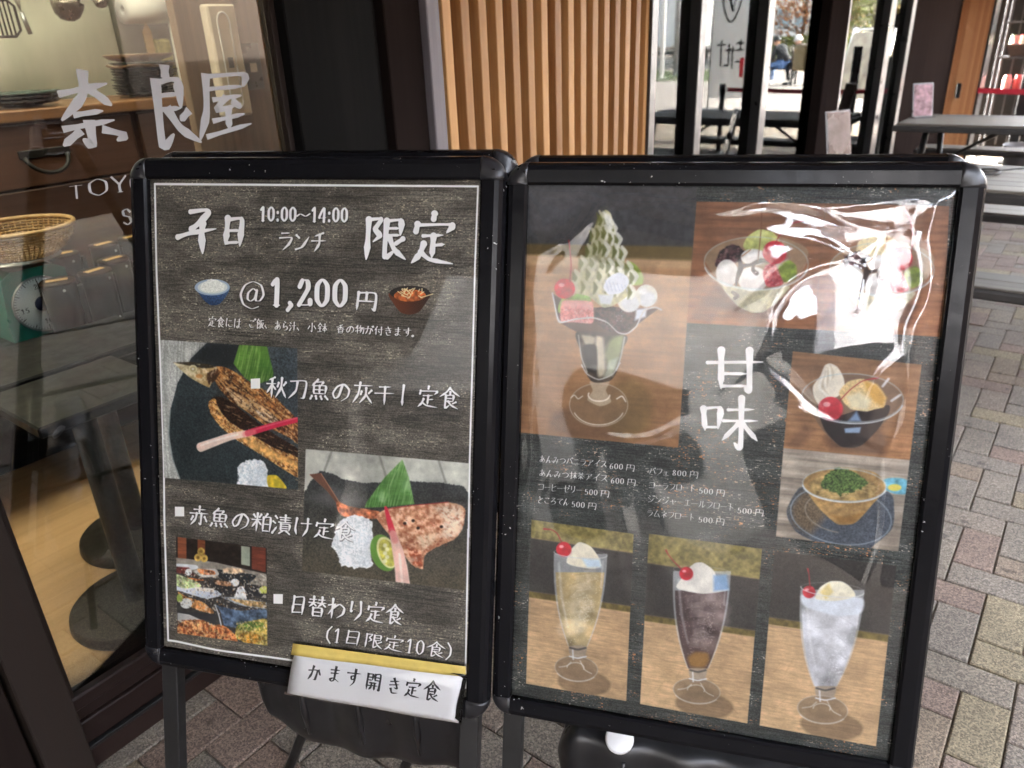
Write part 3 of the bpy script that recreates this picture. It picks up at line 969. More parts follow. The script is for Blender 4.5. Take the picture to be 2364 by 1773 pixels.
# ---------------------------------------------------------------- lunch poster
def paint_lunch():
    c = Canvas([(346.8, 410.2), (1117, 421.4), (377.9, 1490.6), (1082.5, 1609.3)])
    board_wood(c, (50, 47, 42), (118, 112, 100), (192, 184, 158), (168, 154, 128), 0.9)
    a = Z(300, 340, .4159)
    b = Z(300, 750, .4159)
    d = Z(330, 1150, .4069)
    # white border line
    c.line(b((135, -790), (140, -700)) + [], 1, (248, 250, 248)) if False else None
    bord = [a(138, 194), a(1940, 228), b(1905, 200), b(1890, 900), d(1838, 905), d(1832, 1075)]
    c.line([a(138, 194), a(1940, 228)], 4.6, (246, 248, 246))
    c.line([a(1940, 228), a(1922, 680), b(1908, 240), b(1893, 760), b(1886, 1180), d(1852, 180), d(1842, 700), d(1835, 1075)], 4.2, (246, 248, 246))
    c.line([a(138, 194), a(148, 700), b(168, 240), b(186, 760), b(190, 1100), d(118, 60), d(128, 400), d(140, 806)], 4.4, (246, 248, 246))
    c.line([d(140, 806), d(200, 815), d(420, 862), d(640, 892), d(880, 925), d(1835, 1075)], 4.4, (246, 248, 246), sm=True)
    # ---- photo of the opened saury
    q = b((168, 75), (936, 130), (938, 915), (186, 845))
    c.photo(q)
    c.poly(q, (176, 178, 170), n=0.10, nk='f')
    for i in range(26):
        x = 170 + RNG.random() * 240
        c.line(b((x, 70), (x - 10, 300), (x + 14, 600), (x + 40, 860)), 1.6, (120, 122, 114), alpha=0.4)
    plate = b((436, 88), (340, 180), (262, 320), (222, 470), (214, 600), (236, 740), (280, 860), (960, 940), (960, 100))
    c.poly(plate, (34, 41, 42), n=0.20, nk='f', col2=(58, 66, 70), ga=b(350, 700), gb=b(938, 200))
    c.line(b((222, 470), (214, 600), (236, 740), (276, 850)), 3, (120, 130, 128), sm=True, alpha=0.7)
    c.poly(b((436, 88), (340, 190), (480, 230), (620, 240), (640, 100)), (24, 26, 27), soft=30, alpha=0.8)
    c.dots(plate, 420, .7, (150, 160, 158), alpha=0.4)
    c.poly(b((612, 104), (766, 118), (802, 262), (800, 300), (700, 330), (640, 290), (578, 212)), (92, 138, 52), col2=(58, 98, 34), ga=b(640, 110), gb=b(760, 320), n=0.06, nk='g')
    c.line(b((690, 112), (668, 180), (650, 270)), 1.6, (160, 196, 110), alpha=0.7)
    c.mottle(b((612, 104), (766, 118), (802, 262), (800, 300), (700, 330), (640, 290), (578, 212)), [((140, 180, 92), 'v', 0.4, 1.2, .6), ((46, 84, 30), 'v', -0.5, 1.2, .6), ((70, 110, 40), 'c', 0.3, 1, .6)])
    for k in range(9):
        c.line(b((625 + k * 18, 108), (598 + k * 24, 290)), .8, (46, 84, 26), alpha=0.45)
    # upper fillet
    up = b((455, 232), (530, 232), (620, 278), (668, 318), (790, 380), (870, 460), (945, 540), (945, 660), (880, 620), (760, 560), (640, 470), (560, 420), (500, 350), (470, 300))
    c.poly(up, (138, 84, 40), n=0.22, nk='m', sm=True, ragged=1.2)
    c.poly(b((480, 300), (560, 300), (700, 400), (830, 500), (940, 610), (940, 640), (760, 540), (600, 430)), (58, 30, 16), n=0.3, soft=8)
    c.poly(b((530, 340), (640, 400), (720, 440), (820, 510), (800, 535), (700, 490), (600, 440)), (222, 190, 146), n=0.10, soft=6, sm=True)
    c.poly(b((700, 470), (790, 500), (830, 540), (780, 540), (720, 505)), (238, 222, 196), soft=6, sm=True)
    c.line(b((490, 300), (620, 370), (740, 440), (850, 530), (940, 640)), [6, 7, 6, 5], (176, 116, 62), sm=True, alpha=0.9)
    for i in range(40):
        t = i / 40
        x, y = 500 + 430 * t, 296 + 330 * t
        c.line(b((x, y), (x + 12, y + 22)), 1.4, (96, 52, 24), alpha=0.7)
    c.mottle(up, [((206, 150, 84), 'r', 0.2, 1.2, .8), ((70, 36, 18), 'r', -0.5, 1.5, .8), ((232, 190, 130), 'b', 1.1, 2, .7), ((30, 16, 10), 'b', -1.0, 2, .7), ((250, 226, 180), 't', 1.7, 3, .8)], sm=True)
    # charred belly and lower fillet
    c.poly(b((450, 410), (500, 395), (560, 420), (660, 500), (780, 590), (940, 690), (940, 760), (760, 680), (600, 610), (520, 540)), (34, 20, 14), n=0.4, nk='f', sm=True, soft=4)
    c.poly(b((436, 430), (470, 404), (500, 470), (560, 540), (680, 610), (800, 680), (940, 740), (945, 848), (840, 790), (700, 700), (600, 640), (500, 560), (450, 490)), (186, 128, 66), n=0.20, nk='m', sm=True, ragged=1.0)
    lo = b((436, 430), (470, 404), (500, 470), (560, 540), (680, 610), (800, 680), (940, 740), (945, 848), (840, 790), (700, 700), (600, 640), (500, 560), (450, 490))
    c.mottle(lo, [((222, 170, 96), 'r', 0.1, 1.2, .8), ((120, 68, 30), 'r', -0.4, 1.4, .8), ((246, 214, 150), 'b', 1.0, 2, .7), ((56, 28, 14), 'b', -1.0, 2, .8), ((255, 240, 205), 't', 1.6, 3, .8)], sm=True)
    c.poly(b((600, 615), (700, 640), (840, 720), (940, 770), (940, 800), (800, 740), (680, 680)), (214, 158, 86), n=0.15, soft=10)
    for i in range(60):
        x, y = 500 + RNG.random() * 430, 0
        y = 400 + (x - 480) * 0.72 + RNG.normal() * 50
        c.line(b((x, y), (x + 14 + 20 * RNG.random(), y + 9)), 1.3, (230, 190, 130) if i % 2 else (30, 16, 10), alpha=0.55)
    # head
    c.poly(b((238, 203), (320, 202), (420, 214), (488, 232), (470, 290), (442, 345), (392, 322), (330, 286), (280, 244)), (206, 194, 150), n=0.10, col2=(176, 140, 84), ga=b(300, 210), gb=b(440, 330))
    c.poly(b((238, 203), (330, 200), (440, 214), (490, 232), (410, 238), (320, 220)), (46, 38, 26), soft=3)
    c.poly(b((430, 262), (486, 236), (500, 270), (470, 310), (440, 330), (428, 300)), (60, 36, 20), n=0.3, soft=4)
    c.mottle(b((238, 203), (420, 214), (488, 232), (442, 345), (330, 286)), [((240, 232, 200), 'm', 0.3, 1.0, .5), ((150, 110, 60), 'm', -0.5, 1.0, .4)])
    c.ell(b(350, 240), 10, 9.5, (222, 210, 160))
    c.ell(b(350, 240), 6.5, 6, (176, 160, 110))
    c.ell(b(350, 240), 3, 2.8, (226, 222, 200))
    c.ell(b(385, 280), 8, 5, (210, 130, 60), alpha=0.7, soft=4)
    # ginger shoot
    c.line(b((392, 676), (460, 652), (560, 618), (670, 598)), [19, 17, 15, 13], (238, 206, 186), sm=True)
    c.line(b((395, 666), (470, 640), (600, 606)), 4, (252, 238, 226), sm=True, alpha=0.8)
    c.line(b((655, 600), (720, 580), (830, 550), (945, 524)), [13, 13, 12, 11], (206, 36, 66), sm=True)
    c.line(b((640, 606), (690, 592)), 12, (226, 120, 120), alpha=0.6, soft=6)
    c.line(b((700, 578), (830, 542), (940, 514)), 3, (240, 110, 130), sm=True, alpha=0.6)
    # grated radish, citrus
    c.poly(b((598, 790), (640, 755), (700, 745), (752, 765), (766, 830), (770, 905), (600, 890), (612, 840)), (226, 232, 232), n=0.05, nk='f', ragged=2.4, sm=True)
    c.mottle(b((598, 790), (640, 755), (700, 745), (752, 765), (766, 830), (770, 905), (600, 890)), [((188, 202, 210), 't', 0.2, 1.4, .8), ((252, 253, 252), 't', -0.5, 1.6, .9), ((160, 178, 190), 'b', 0.9, 2, .5)])
    c.poly(b((690, 790), (760, 800), (766, 900), (680, 896)), (190, 204, 214), alpha=0.3, soft=14)
    c.poly(b((766, 838), (816, 834), (852, 870), (872, 908), (776, 902)), (206, 176, 44), n=0.08, sm=True)
    c.poly(b((800, 850), (842, 870), (856, 900), (806, 896)), (150, 140, 36), alpha=0.6, soft=6)
    # ---- photo of the red fish
    q = [b(980, 688), b(1890, 772), d(1836, 526), d(906, 412)]
    c.photo(q)
    c.poly(q, (176, 177, 164), n=0.05, nk='c')
    for x in (1130, 1380, 1700):
        c.line(b((x, 690), (x - 70 if x < 1300 else x + 60, 880)), 5, (120, 120, 110), alpha=0.8, soft=4)
    pl = [b(960, 960), b(1000, 880), b(1060, 810), b(1140, 830), b(1180, 855), b(1300, 880), b(1560, 870), b(1740, 880), b(1860, 900), b(1900, 960), d(1840, 530), d(900, 415)]
    c.poly(pl, (48, 50, 50), col2=(70, 64, 50), ga=b(1300, 880), gb=d(1300, 480), n=0.16, nk='f', ragged=1.2)
    c.dots(pl, 500, .8, (150, 148, 120), alpha=0.35)
    c.poly(b((1000, 960), (1120, 900), (1320, 980), (1200, 1040)), (92, 94, 92), soft=40, alpha=0.6)
    c.poly(b((1520, 750), (1556, 850), (1586, 996), (1440, 1012), (1308, 1016), (1320, 985), (1420, 850)), (98, 146, 72), col2=(64, 112, 48), ga=b(1520, 760), gb=b(1400, 1010), n=0.05, nk='g')
    c.mottle(b((1520, 750), (1556, 850), (1586, 996), (1440, 1012), (1308, 1016), (1320, 985), (1420, 850)), [((132, 176, 104), 'v', 0.4, 1.2, .6), ((54, 98, 42), 'v', -0.5, 1.2, .6), ((168, 196, 150), 'c', 0.6, 1, .5)])
    c.line(b((1520, 752), (1450, 890), (1440, 1010)), 1.5, (150, 190, 120), alpha=0.7)
    # tail
    for i in range(22):
        t = i / 21
        c.line(b((1005 + 60 * t, 832 - 6 * t), (1100 + 26 * t, 920), (1170 + 14 * t, 1010 + 4 * t)), 2.4, ((60, 36, 28) if i % 3 else (176, 120, 90)), sm=True, alpha=0.9)
    c.poly(b((1150, 980), (1230, 1010), (1390, 1036), (1420, 1070), (1300, 1080), (1180, 1060)), (176, 96, 62), n=0.25, sm=True, ragged=1.0)
    body = d((1330, 104), (1400, 60), (1520, 44), (1640, 36), (1740, 28), (1812, 44), (1836, 74), (1822, 170), (1780, 230), (1700, 270), (1640, 300), (1604, 330), (1592, 402), (1540, 384), (1500, 340), (1440, 250), (1380, 180))
    c.poly(body, (208, 142, 104), n=0.10, nk='m', sm=True, ragged=1.0)
    c.poly(d((1660, 50), (1800, 46), (1826, 90), (1812, 180), (1760, 232), (1700, 220), (1720, 140)), (236, 214, 184), soft=16, n=0.06)
    c.poly(d((1480, 90), (1560, 80), (1620, 120), (1560, 180), (1500, 160)), (214, 150, 110), soft=18, n=0.1)
    c.poly(d((1500, 280), (1580, 300), (1596, 396), (1540, 380)), (168, 70, 36), soft=8, n=0.25)
    c.poly(d((1560, 220), (1680, 200), (1640, 280), (1590, 300)), (228, 196, 160), soft=14, n=0.08)
    c.mottle(body, [((236, 200, 166), 'm', 0.1, .8, .75), ((176, 92, 58), 'm', -0.5, .9, .65), ((246, 230, 206), 'c', 0.5, 1.0, .7), ((140, 62, 38), 'b', -1.3, 1.5, .5), ((255, 246, 230), 't', 1.8, 2, .6), ((206, 100, 70), 'r', 0.9, 1, .4)], sm=True)
    for i in range(40):
        x, y = 1400 + RNG.random() * 360, 60 + RNG.random() * 220
        c.ell(d(x, y), 1 + 2.5 * RNG.random(), 1.5, (110, 44, 26), alpha=0.5, soft=3)
    for p in ((1492, 145), (1568, 172), (1700, 165), (1540, 130)):
        c.ell(d(*p), 4, 3.5, (40, 24, 18), soft=2)
    c.line(d((1400, 62), (1560, 42), (1740, 26)), 2.4, (150, 40, 40), sm=True, alpha=0.8)
    # radish
    c.poly(d((1110, 150), (1160, 108), (1230, 100), (1300, 130), (1312, 230), (1300, 330), (1310, 385), (1220, 398), (1130, 378), (1110, 320), (1080, 270)), (236, 240, 240), n=0.05, nk='f', ragged=2.6, sm=True)
    c.mottle(d((1110, 150), (1160, 108), (1230, 100), (1300, 130), (1312, 230), (1300, 330), (1310, 385), (1220, 398), (1130, 378), (1110, 320), (1080, 270)), [((200, 208, 210), 't', 0.2, 1.4, .8), ((253, 254, 253), 't', -0.5, 1.6, .9), ((176, 188, 194), 'b', 0.9, 2, .5)])
    c.poly(d((1240, 200), (1306, 220), (1300, 380), (1220, 392)), (202, 212, 216), alpha=0.3, soft=16)
    # lime half
    c.ell(d(1372, 312), 29, 44, (90, 140, 48), rot=-0.35)
    c.ell(d(1392, 310), 22, 38, (226, 222, 150), rot=-0.35)
    c.ell(d(1394, 312), 18, 33, (186, 180, 72), rot=-0.35, n=0.1)
    for k in range(5):
        c.ell(d(1380 + 12 * (k % 2), 270 + 22 * k), 5, 5, (240, 238, 200), alpha=0.75, soft=3)
    # ginger
    c.line(d((1384, 56), (1404, 130), (1428, 215)), [7, 12, 16], (216, 48, 66), sm=True)
    c.line(d((1425, 205), (1452, 300), (1470, 390), (1482, 492)), [16, 26, 30, 33], (232, 186, 170), sm=True)
    c.line(d((1420, 190), (1436, 240)), 15, (226, 110, 110), alpha=0.6, soft=8)
    c.line(d((1462, 320), (1478, 490)), 6, (250, 224, 212), sm=True, alpha=0.7)
    # ---- photo of laid-out dishes
    q = d((186, 216), (706, 282), (709, 838), (192, 766))
    c.photo(q)
    c.poly(q, (52, 50, 48), n=0.1)
    c.poly(d((186, 210), (706, 280), (706, 430), (186, 340)), (34, 27, 23), n=0.1)
    for x, w_, cc in ((196, 50, (118, 62, 38)), (310, 44, (112, 58, 36)), (620, 80, (104, 48, 34))):
        c.poly(d((x, 200), (x + w_, 210), (x + w_, 420), (x, 400)), cc, n=0.08, nk='g')
    c.poly(d((560, 270), (610, 275), (610, 385), (560, 375)), (150, 160, 140))
    c.poly(d((186, 335), (400, 360), (706, 430), (706, 520), (186, 400)), (140, 134, 122), n=0.06)
    for p in ((312, 335), (348, 340), (330, 300)):
        c.ell(d(*p), 8.5, 9, (196, 160, 74), n=0.1)
        c.ell(d(*p), 3.5, 3.5, (120, 90, 34), soft=3)
    c.poly(d((410, 404), (640, 436), (600, 480), (540, 494), (470, 480)), (28, 34, 38), sm=True)
    c.poly(d((455, 400), (500, 392), (560, 400), (590, 420), (520, 428), (460, 420)), (206, 176, 140), n=0.2, sm=True, ragged=1.2)
    c.poly(d((184, 370), (300, 378), (310, 398), (240, 412), (184, 400)), (216, 222, 226), sm=True)
    c.poly(d((184, 385), (260, 392), (300, 440), (184, 420)), (96, 40, 36), n=0.3, soft=5)
    c.poly(d((290, 410), (410, 400), (430, 436), (340, 448)), (198, 196, 190), sm=True)
    c.poly(d((310, 400), (400, 410), (410, 432), (330, 430)), (190, 110, 66), n=0.3, sm=True)
    c.ell(d(258, 418), 8, 8, (238, 240, 240))
    c.poly(d((186, 440), (340, 460), (350, 466), (280, 470), (186, 452)), (186, 96, 44), n=0.3)
    c.poly(d((184, 470), (300, 500), (455, 530), (440, 556), (360, 572), (184, 520)), (208, 218, 232))
    c.poly(d((184, 430), (300, 470), (330, 500), (240, 510), (184, 490)), (170, 190, 130), n=0.2, sm=True)
    c.poly(d((290, 500), (400, 512), (404, 534), (300, 524)), (238, 236, 224))
    c.poly(d((360, 460), (560, 480), (700, 500), (706, 560), (440, 540)), (36, 36, 38), n=0.1)
    c.poly(d((400, 460), (480, 470), (540, 490), (470, 500), (410, 486)), (170, 120, 84), n=0.3, ragged=1.0)
    c.ell(d(524, 478), 10, 9, (236, 240, 240))
    c.poly(d((520, 576), (540, 510), (570, 500), (590, 576)), (240, 244, 244), n=0.03, sm=True, ragged=1.2)
    c.poly(d((440, 560), (520, 560), (706, 590), (706, 630), (560, 610)), (150, 160, 166), n=0.1)
    c.poly(d((480, 568), (700, 590), (706, 624), (600, 612)), (176, 140, 84), n=0.25, ragged=1.0)
    c.ell(d(690, 520), 11, 9, (206, 214, 96))
    c.poly(d((196, 530), (250, 560), (340, 590), (400, 640), (390, 656), (300, 630), (230, 590)), (196, 130, 72), n=0.25, sm=True, ragged=1.0)
    c.ell(d(244, 596), 14, 12, (226, 232, 230))
    c.ell(d(206, 566), 7, 10, (150, 176, 70))
    c.poly(d((196, 640), (420, 660), (400, 760), (192, 740)), (46, 46, 48))
    c.poly(d((194, 650), (260, 660), (400, 720), (420, 760), (300, 720), (194, 700)), (206, 208, 206))
    for k in range(8):
        c.line(d((196, 656 + 8 * k), (380, 700 + 10 * k)), 1, (90, 92, 96), alpha=0.6)
    c.poly(d((196, 720), (250, 690), (340, 690), (380, 720), (450, 720), (520, 770), (530, 820), (400, 800), (192, 766)), (176, 100, 56), n=0.3, sm=True, ragged=1.6)
    c.poly(d((260, 700), (330, 700), (350, 750), (290, 760)), (214, 150, 96), n=0.3, soft=6, ragged=1.4)
    c.mottle(d((192, 690), (340, 690), (530, 770), (530, 830), (192, 770)), [((226, 166, 104), 'b', 0.3, 1.5, .8), ((110, 48, 26), 'b', -0.5, 1.5, .8), ((250, 226, 190), 't', 1.4, 2.5, .8)])
    c.mottle(d((196, 400), (706, 430), (706, 640), (400, 660), (196, 600)), [((236, 226, 206), 'b', 1.0, 2, .7), ((40, 34, 30), 'b', -1.1, 2, .6), ((200, 140, 80), 't', 1.4, 2, .6)])
    c.poly(d((412, 606), (440, 640), (460, 720), (540, 740), (640, 690), (709, 680), (709, 630), (620, 632), (560, 640), (480, 622)), (78, 98, 124), n=0.2, nk='m', ragged=1.2)
    c.line(d((410, 606), (430, 660), (444, 720)), 3, (196, 200, 200), sm=True)
    c.poly(d((530, 730), (600, 700), (709, 690), (709, 838), (600, 830), (530, 790)), (172, 146, 70), n=0.25, sm=True, ragged=1.0)
    c.poly(d((540, 720), (640, 700), (690, 716), (640, 740), (560, 752)), (104, 140, 52), n=0.2, sm=True, ragged=1.0)
    c.poly(d((545, 776), (620, 760), (690, 800), (620, 826), (560, 806)), (196, 128, 40), n=0.25, sm=True, ragged=1.0)
    c.mottle(d((530, 700), (709, 690), (709, 838), (530, 800)), [((226, 196, 110), 'b', 0.4, 1.5, .7), ((84, 96, 34), 'b', -0.6, 1.5, .7), ((246, 240, 200), 't', 1.5, 2.5, .8)])
    c.clip = None
    # rice bowl and soup bowl cut-outs
    c.poly(a((362, 770), (380, 800), (420, 850), (455, 872), (500, 866), (540, 820), (560, 772), (520, 750), (400, 750)), (58, 86, 122), col2=(30, 50, 84), ga=a(460, 780), gb=a(450, 870), sm=True, n=0.12, nk='f')
    c.ell(a(460, 772), 41, 19, (150, 172, 190))
    c.ell(a(462, 772), 35, 15, (206, 214, 206))
    c.poly(a((392, 772), (410, 748), (450, 728), (500, 735), (528, 764), (520, 790), (460, 802), (410, 794)), (232, 236, 224), sm=True, n=0.05, nk='f', ragged=1.2)
    c.poly(a((1450, 812), (1470, 870), (1510, 920), (1560, 934), (1610, 920), (1650, 870), (1670, 810)), (92, 44, 24), col2=(40, 20, 14), ga=a(1480, 880), gb=a(1660, 860), sm=True)
    c.ell(a(1560, 812), 46, 16, (30, 28, 26))
    c.ell(a(1562, 828), 37, 14, (176, 84, 36), n=0.2)
    for k in range(22):
        x, y = 1520 + RNG.random() * 110, 800 + RNG.random() * 50
        c.line(a((x, y), (x + RNG.normal() * 26, y - 6 - RNG.random() * 18)), 2.2, (236, 216, 156), alpha=0.9)
    c.finish()
    # ---- lettering
    T = lambda s, x0, y0, x1, y1, sz, w, f=a, **k: c.text(text_strokes(s, *f(x0, y0), *f(x1, y1), sz * f.s, w * f.s, **k))
    T('平', 262, 335, 492, 338, 248, 38)
    T('日', 505, 376, 662, 382, 168, 33)
    T('10:00~14:00', 720, 324, 1222, 336, 84, 14)
    T('ランチ', 828, 462, 1104, 474, 108, 15)
    T('限', 1290, 374, 1556, 384, 252, 33)
    T('定', 1566, 372, 1822, 384, 280, 35)
    T('@', 612, 738, 762, 742, 150, 13)
    T('1,200', 770, 720, 1226, 732, 160, 27)
    T('円', 1250, 796, 1396, 806, 110, 17)
    T('定食には', 438, 934, 628, 950, 56, 6.5)
    T('ご飯、', 662, 948, 782, 956, 54, 6.5)
    T('あら汁、', 806, 962, 960, 970, 52, 6.5)
    T('小鉢', 990, 974, 1106, 980, 50, 6.5)
    T('香の物が付きます。', 1152, 984, 1610, 1012, 48, 6.5)
    T('秋刀魚の灰干し定食', 762, 284, 1846, 360, 116, 13.5, f=b)
    T('赤魚の粕漬け定食', 264, 40, 1216, 142, 108, 13, f=d)
    T('日替わり定食', 836, 545, 1494, 612, 112, 13.5, f=d)
    T('(1日限定10食)', 1048, 728, 1768, 830, 86, 10.5, f=d)
    for f, qd in ((b, ((674, 297), (727, 294), (727, 352), (675, 352))), (b, ((248, 1006), (300, 1007), (301, 1060), (249, 1060))),
                  (d, ((744, 543), (798, 544), (797, 600), (744, 598)))):
        c.poly(f(*qd), (248, 248, 246))
    return c


# ---------------------------------------------------------------- dessert poster
def cherry(c, p, r, stem=None, red=(196, 26, 40)):
    c.ell(p, r, r * 0.96, red, n=0.06)
    c.ell((p[0] + r * .2, p[1] + r * .3), r * .7, r * .6, (146, 12, 26), alpha=0.55, soft=r * .8)
    c.ell((p[0] - r * .3, p[1] - r * .35), r * .3, r * .2, (255, 190, 190), alpha=0.8, soft=3)
    if stem:
        c.line(stem, [2.6, 2.2, 2.0, 4.0], (150, 34, 40), sm=True)


def bowl(c, f, cx, cy, rx, ry, by, bx, liquid, rim=(196, 214, 216)):
    """glass bowl seen from above: conical body then rim"""
    body = [f(cx - rx, cy)] + [f(cx - rx + (rx - bx) * t, cy + (by - cy) * t) for t in (.3, .6, .85)] + [f(cx - bx * .8, by), f(cx, by + 10), f(cx + bx * .8, by)] + \
           [f(cx + rx - (rx - bx) * t, cy + (by - cy) * t) for t in (.85, .6, .3)] + [f(cx + rx, cy)]
    c.poly(body, liquid, alpha=0.82, sm=False, n=0.08, col2=tuple(min(255, v + 40) for v in liquid), ga=f(cx - rx, cy), gb=f(cx + rx, cy))
    return body


def drink(c, f, top, rx, ry, mid, bot, foot, frx, fry, col, col2, light):
    """footed float glass; coordinates in zoom units: top, mid (half width), bottom of bowl, foot centre"""
    tx, ty = top
    bx, by = bot
    side = lambda t: rx * (1 - 0.02 * t - 0.62 * t ** 2.4)
    N = [i / 10 for i in range(11)]
    L = [f(tx + (bx - tx) * t - side(t), ty + (by - ty) * t) for t in N]
    R = [f(tx + (bx - tx) * t + side(t), ty + (by - ty) * t) for t in N]
    c.ell(f(foot[0] + 60, foot[1] + 110), frx * f.s * 1.25, fry * f.s * 1.05, (70, 54, 40), alpha=0.5, soft=10, rot=0.12)
    c.poly(L + R[::-1], (206, 214, 216), alpha=0.55)
    k = 2
    Li = [f(tx + (bx - tx) * t - side(t) * .93, ty + (by - ty) * t) for t in N[k:]]
    Ri = [f(tx + (bx - tx) * t + side(t) * .93, ty + (by - ty) * t) for t in N[k:]]
    c.poly(Li + Ri[::-1], col, col2=col2, ga=f(tx - rx, ty), gb=f(tx + rx * .6, by), n=0.10, nk='c')
    for i in range(9):
        x, y = tx + RNG.normal() * rx * .35, ty + (by - ty) * (0.25 + 0.6 * RNG.random())
        c.ell(f(x, y), rx * .32 * f.s, rx * .3 * f.s, light, alpha=0.22, soft=14)
    for i in range(7):     # ice: tilted blocks with a bright edge
        t = 0.22 + 0.085 * i
        x, y = tx + (bx - tx) * t + RNG.normal() * side(t) * .34, ty + (by - ty) * t
        r_ = side(t) * (.30 + .12 * RNG.random())
        an = RNG.random() * 1.5
        qd = [(x + r_ * math.cos(an + k * 1.571), y + r_ * 1.05 * math.sin(an + k * 1.571)) for k in range(4)]
        c.poly(f(*qd), light, alpha=0.20, soft=7)
        c.line(f(qd[0], qd[1]), 1.4, light, alpha=0.35, soft=3)
        c.line(f(qd[2], qd[3]), 1.6, tuple(v * .6 for v in col), alpha=0.35, soft=4)
    c.dots(Li + Ri[::-1], 330, .75, light, alpha=0.85)
    c.dots([f(tx + rx * .1, ty + 320), f(tx + rx * .45, ty + 320), f(tx + rx * .35, ty + 560), f(tx - rx * .15, ty + 560)], 120, .95, light, alpha=0.9)
    c.line(f((tx - rx * .82, ty + 70), (tx - rx * .72, ty + 330), (tx - rx * .5, ty + 560)), [5, 7, 3], (250, 252, 252), alpha=0.30, sm=True, soft=6)
    c.line(f((tx + rx * .84, ty + 60), (tx + rx * .76, ty + 260)), [4, 3], (250, 252, 252), alpha=0.35, sm=True, soft=5)
    for e in (L, R):
        c.line(e, 1.2, (214, 220, 222), alpha=0.28, sm=True, soft=3)
    c.ring(f(tx, ty), rx * f.s, ry * f.s, 1.2, (206, 212, 214), rot=0.07, alpha=0.38)
    # stem and foot
    c.poly(f((bx - 66, by), (bx + 66, by), (bx + 60, by + 70), (bx + 64, by + 92), (foot[0] + 50, foot[1] - 60), (foot[0] - 50, foot[1] - 60), (bx - 64, by + 92), (bx - 62, by + 70)), (150, 140, 128), alpha=0.7, sm=True)
    c.ell(f(foot[0], foot[1]), frx * f.s, fry * f.s, (132, 110, 86), rot=0.10, alpha=0.75)
    c.ring(f(foot[0], foot[1]), frx * f.s, fry * f.s, 1.6, (206, 206, 200), rot=0.10, alpha=0.55)
    c.ring(f(foot[0], foot[1] + 4), frx * f.s, fry * f.s, 2.2, (232, 230, 222), rot=0.10, a0=30, a1=150, alpha=0.6, soft=2.5)
    c.ell(f(foot[0] + 10, foot[1] + 10), frx * f.s * .7, fry * f.s * .6, (110, 88, 64), rot=0.1, alpha=0.4, soft=12)
    c.line(f((foot[0] - frx * .8, foot[1] - 10), (foot[0] - frx * .45, foot[1] - 20), (foot[0] - 40, foot[1] - 50)), 1.8, (250, 248, 240), sm=True, alpha=0.7, soft=2.5)
    c.line(f((foot[0] + 30, foot[1] - 60), (foot[0] + frx * .4, foot[1] + 10), (foot[0] + frx * .72, foot[1] + 40)), 1.8, (244, 242, 234), sm=True, alpha=0.7, soft=2.5)
    c.ring(f(foot[0] - 6, foot[1] - 6), 22 * .9, 12, 1.6, (236, 234, 226), a0=180, a1=380, alpha=0.8)
    c.line(f((bx - 66, by + 78), (bx, by + 92), (bx + 66, by + 78)), 3, (226, 230, 232), sm=True)
    c.line(f((bx - 60, by + 12), (bx, by + 26), (bx + 60, by + 12)), 5, (64, 62, 60), sm=True, alpha=0.8)
    c.line(f((bx - 40, by + 30), (bx - 36, by + 100)), 4, (236, 240, 244), alpha=0.7)


def drink_bg(c, f, q, y_gold, y_dark0, y_dark1, slope):
    c.photo(q)
    x0, x1 = min(p[0] for p in q), max(p[0] for p in q)
    c.poly(q, (204, 168, 124), n=0.055, nk='g', col2=(176, 140, 100), ga=q[3], gb=q[1])
    X0, X1 = -400, 2600
    ln = lambda y: [f(X0, y + slope * X0), f(X1, y + slope * X1)]
    a_, b_ = ln(y_dark1), ln(y_dark1 + 46)
    c.poly([a_[0], a_[1], b_[1], b_[0]], (98, 84, 40), n=0.08)
    a_, b_ = ln(y_dark0), ln(y_dark1)
    c.poly([a_[0], a_[1], b_[1], b_[0]], (46, 44, 42), n=0.08, nk='f', soft=6)
    if y_gold is not None:
        a_, b_ = ln(y_gold), ln(y_dark0)
        c.poly([a_[0], a_[1], b_[1], b_[0]], (124, 112, 62), n=0.10, nk='m', soft=6)
    for i in range(70):
        y = y_dark1 + 60 + RNG.random() * 900
        x = RNG.random() * 2000
        c.line([f(x, y + slope * x), f(x + 160, y + slope * 1.4 * (x + 160) + RNG.normal() * 16)], .9, (128, 94, 58), alpha=0.35)
    for i in range(40):
        y = y_dark1 + 300 + RNG.random() * 600
        x = RNG.random() * 2000
        c.line([f(x, y), f(x + 60, y - 60 + 30 * RNG.normal())], .8, (120, 88, 54), alpha=0.35)


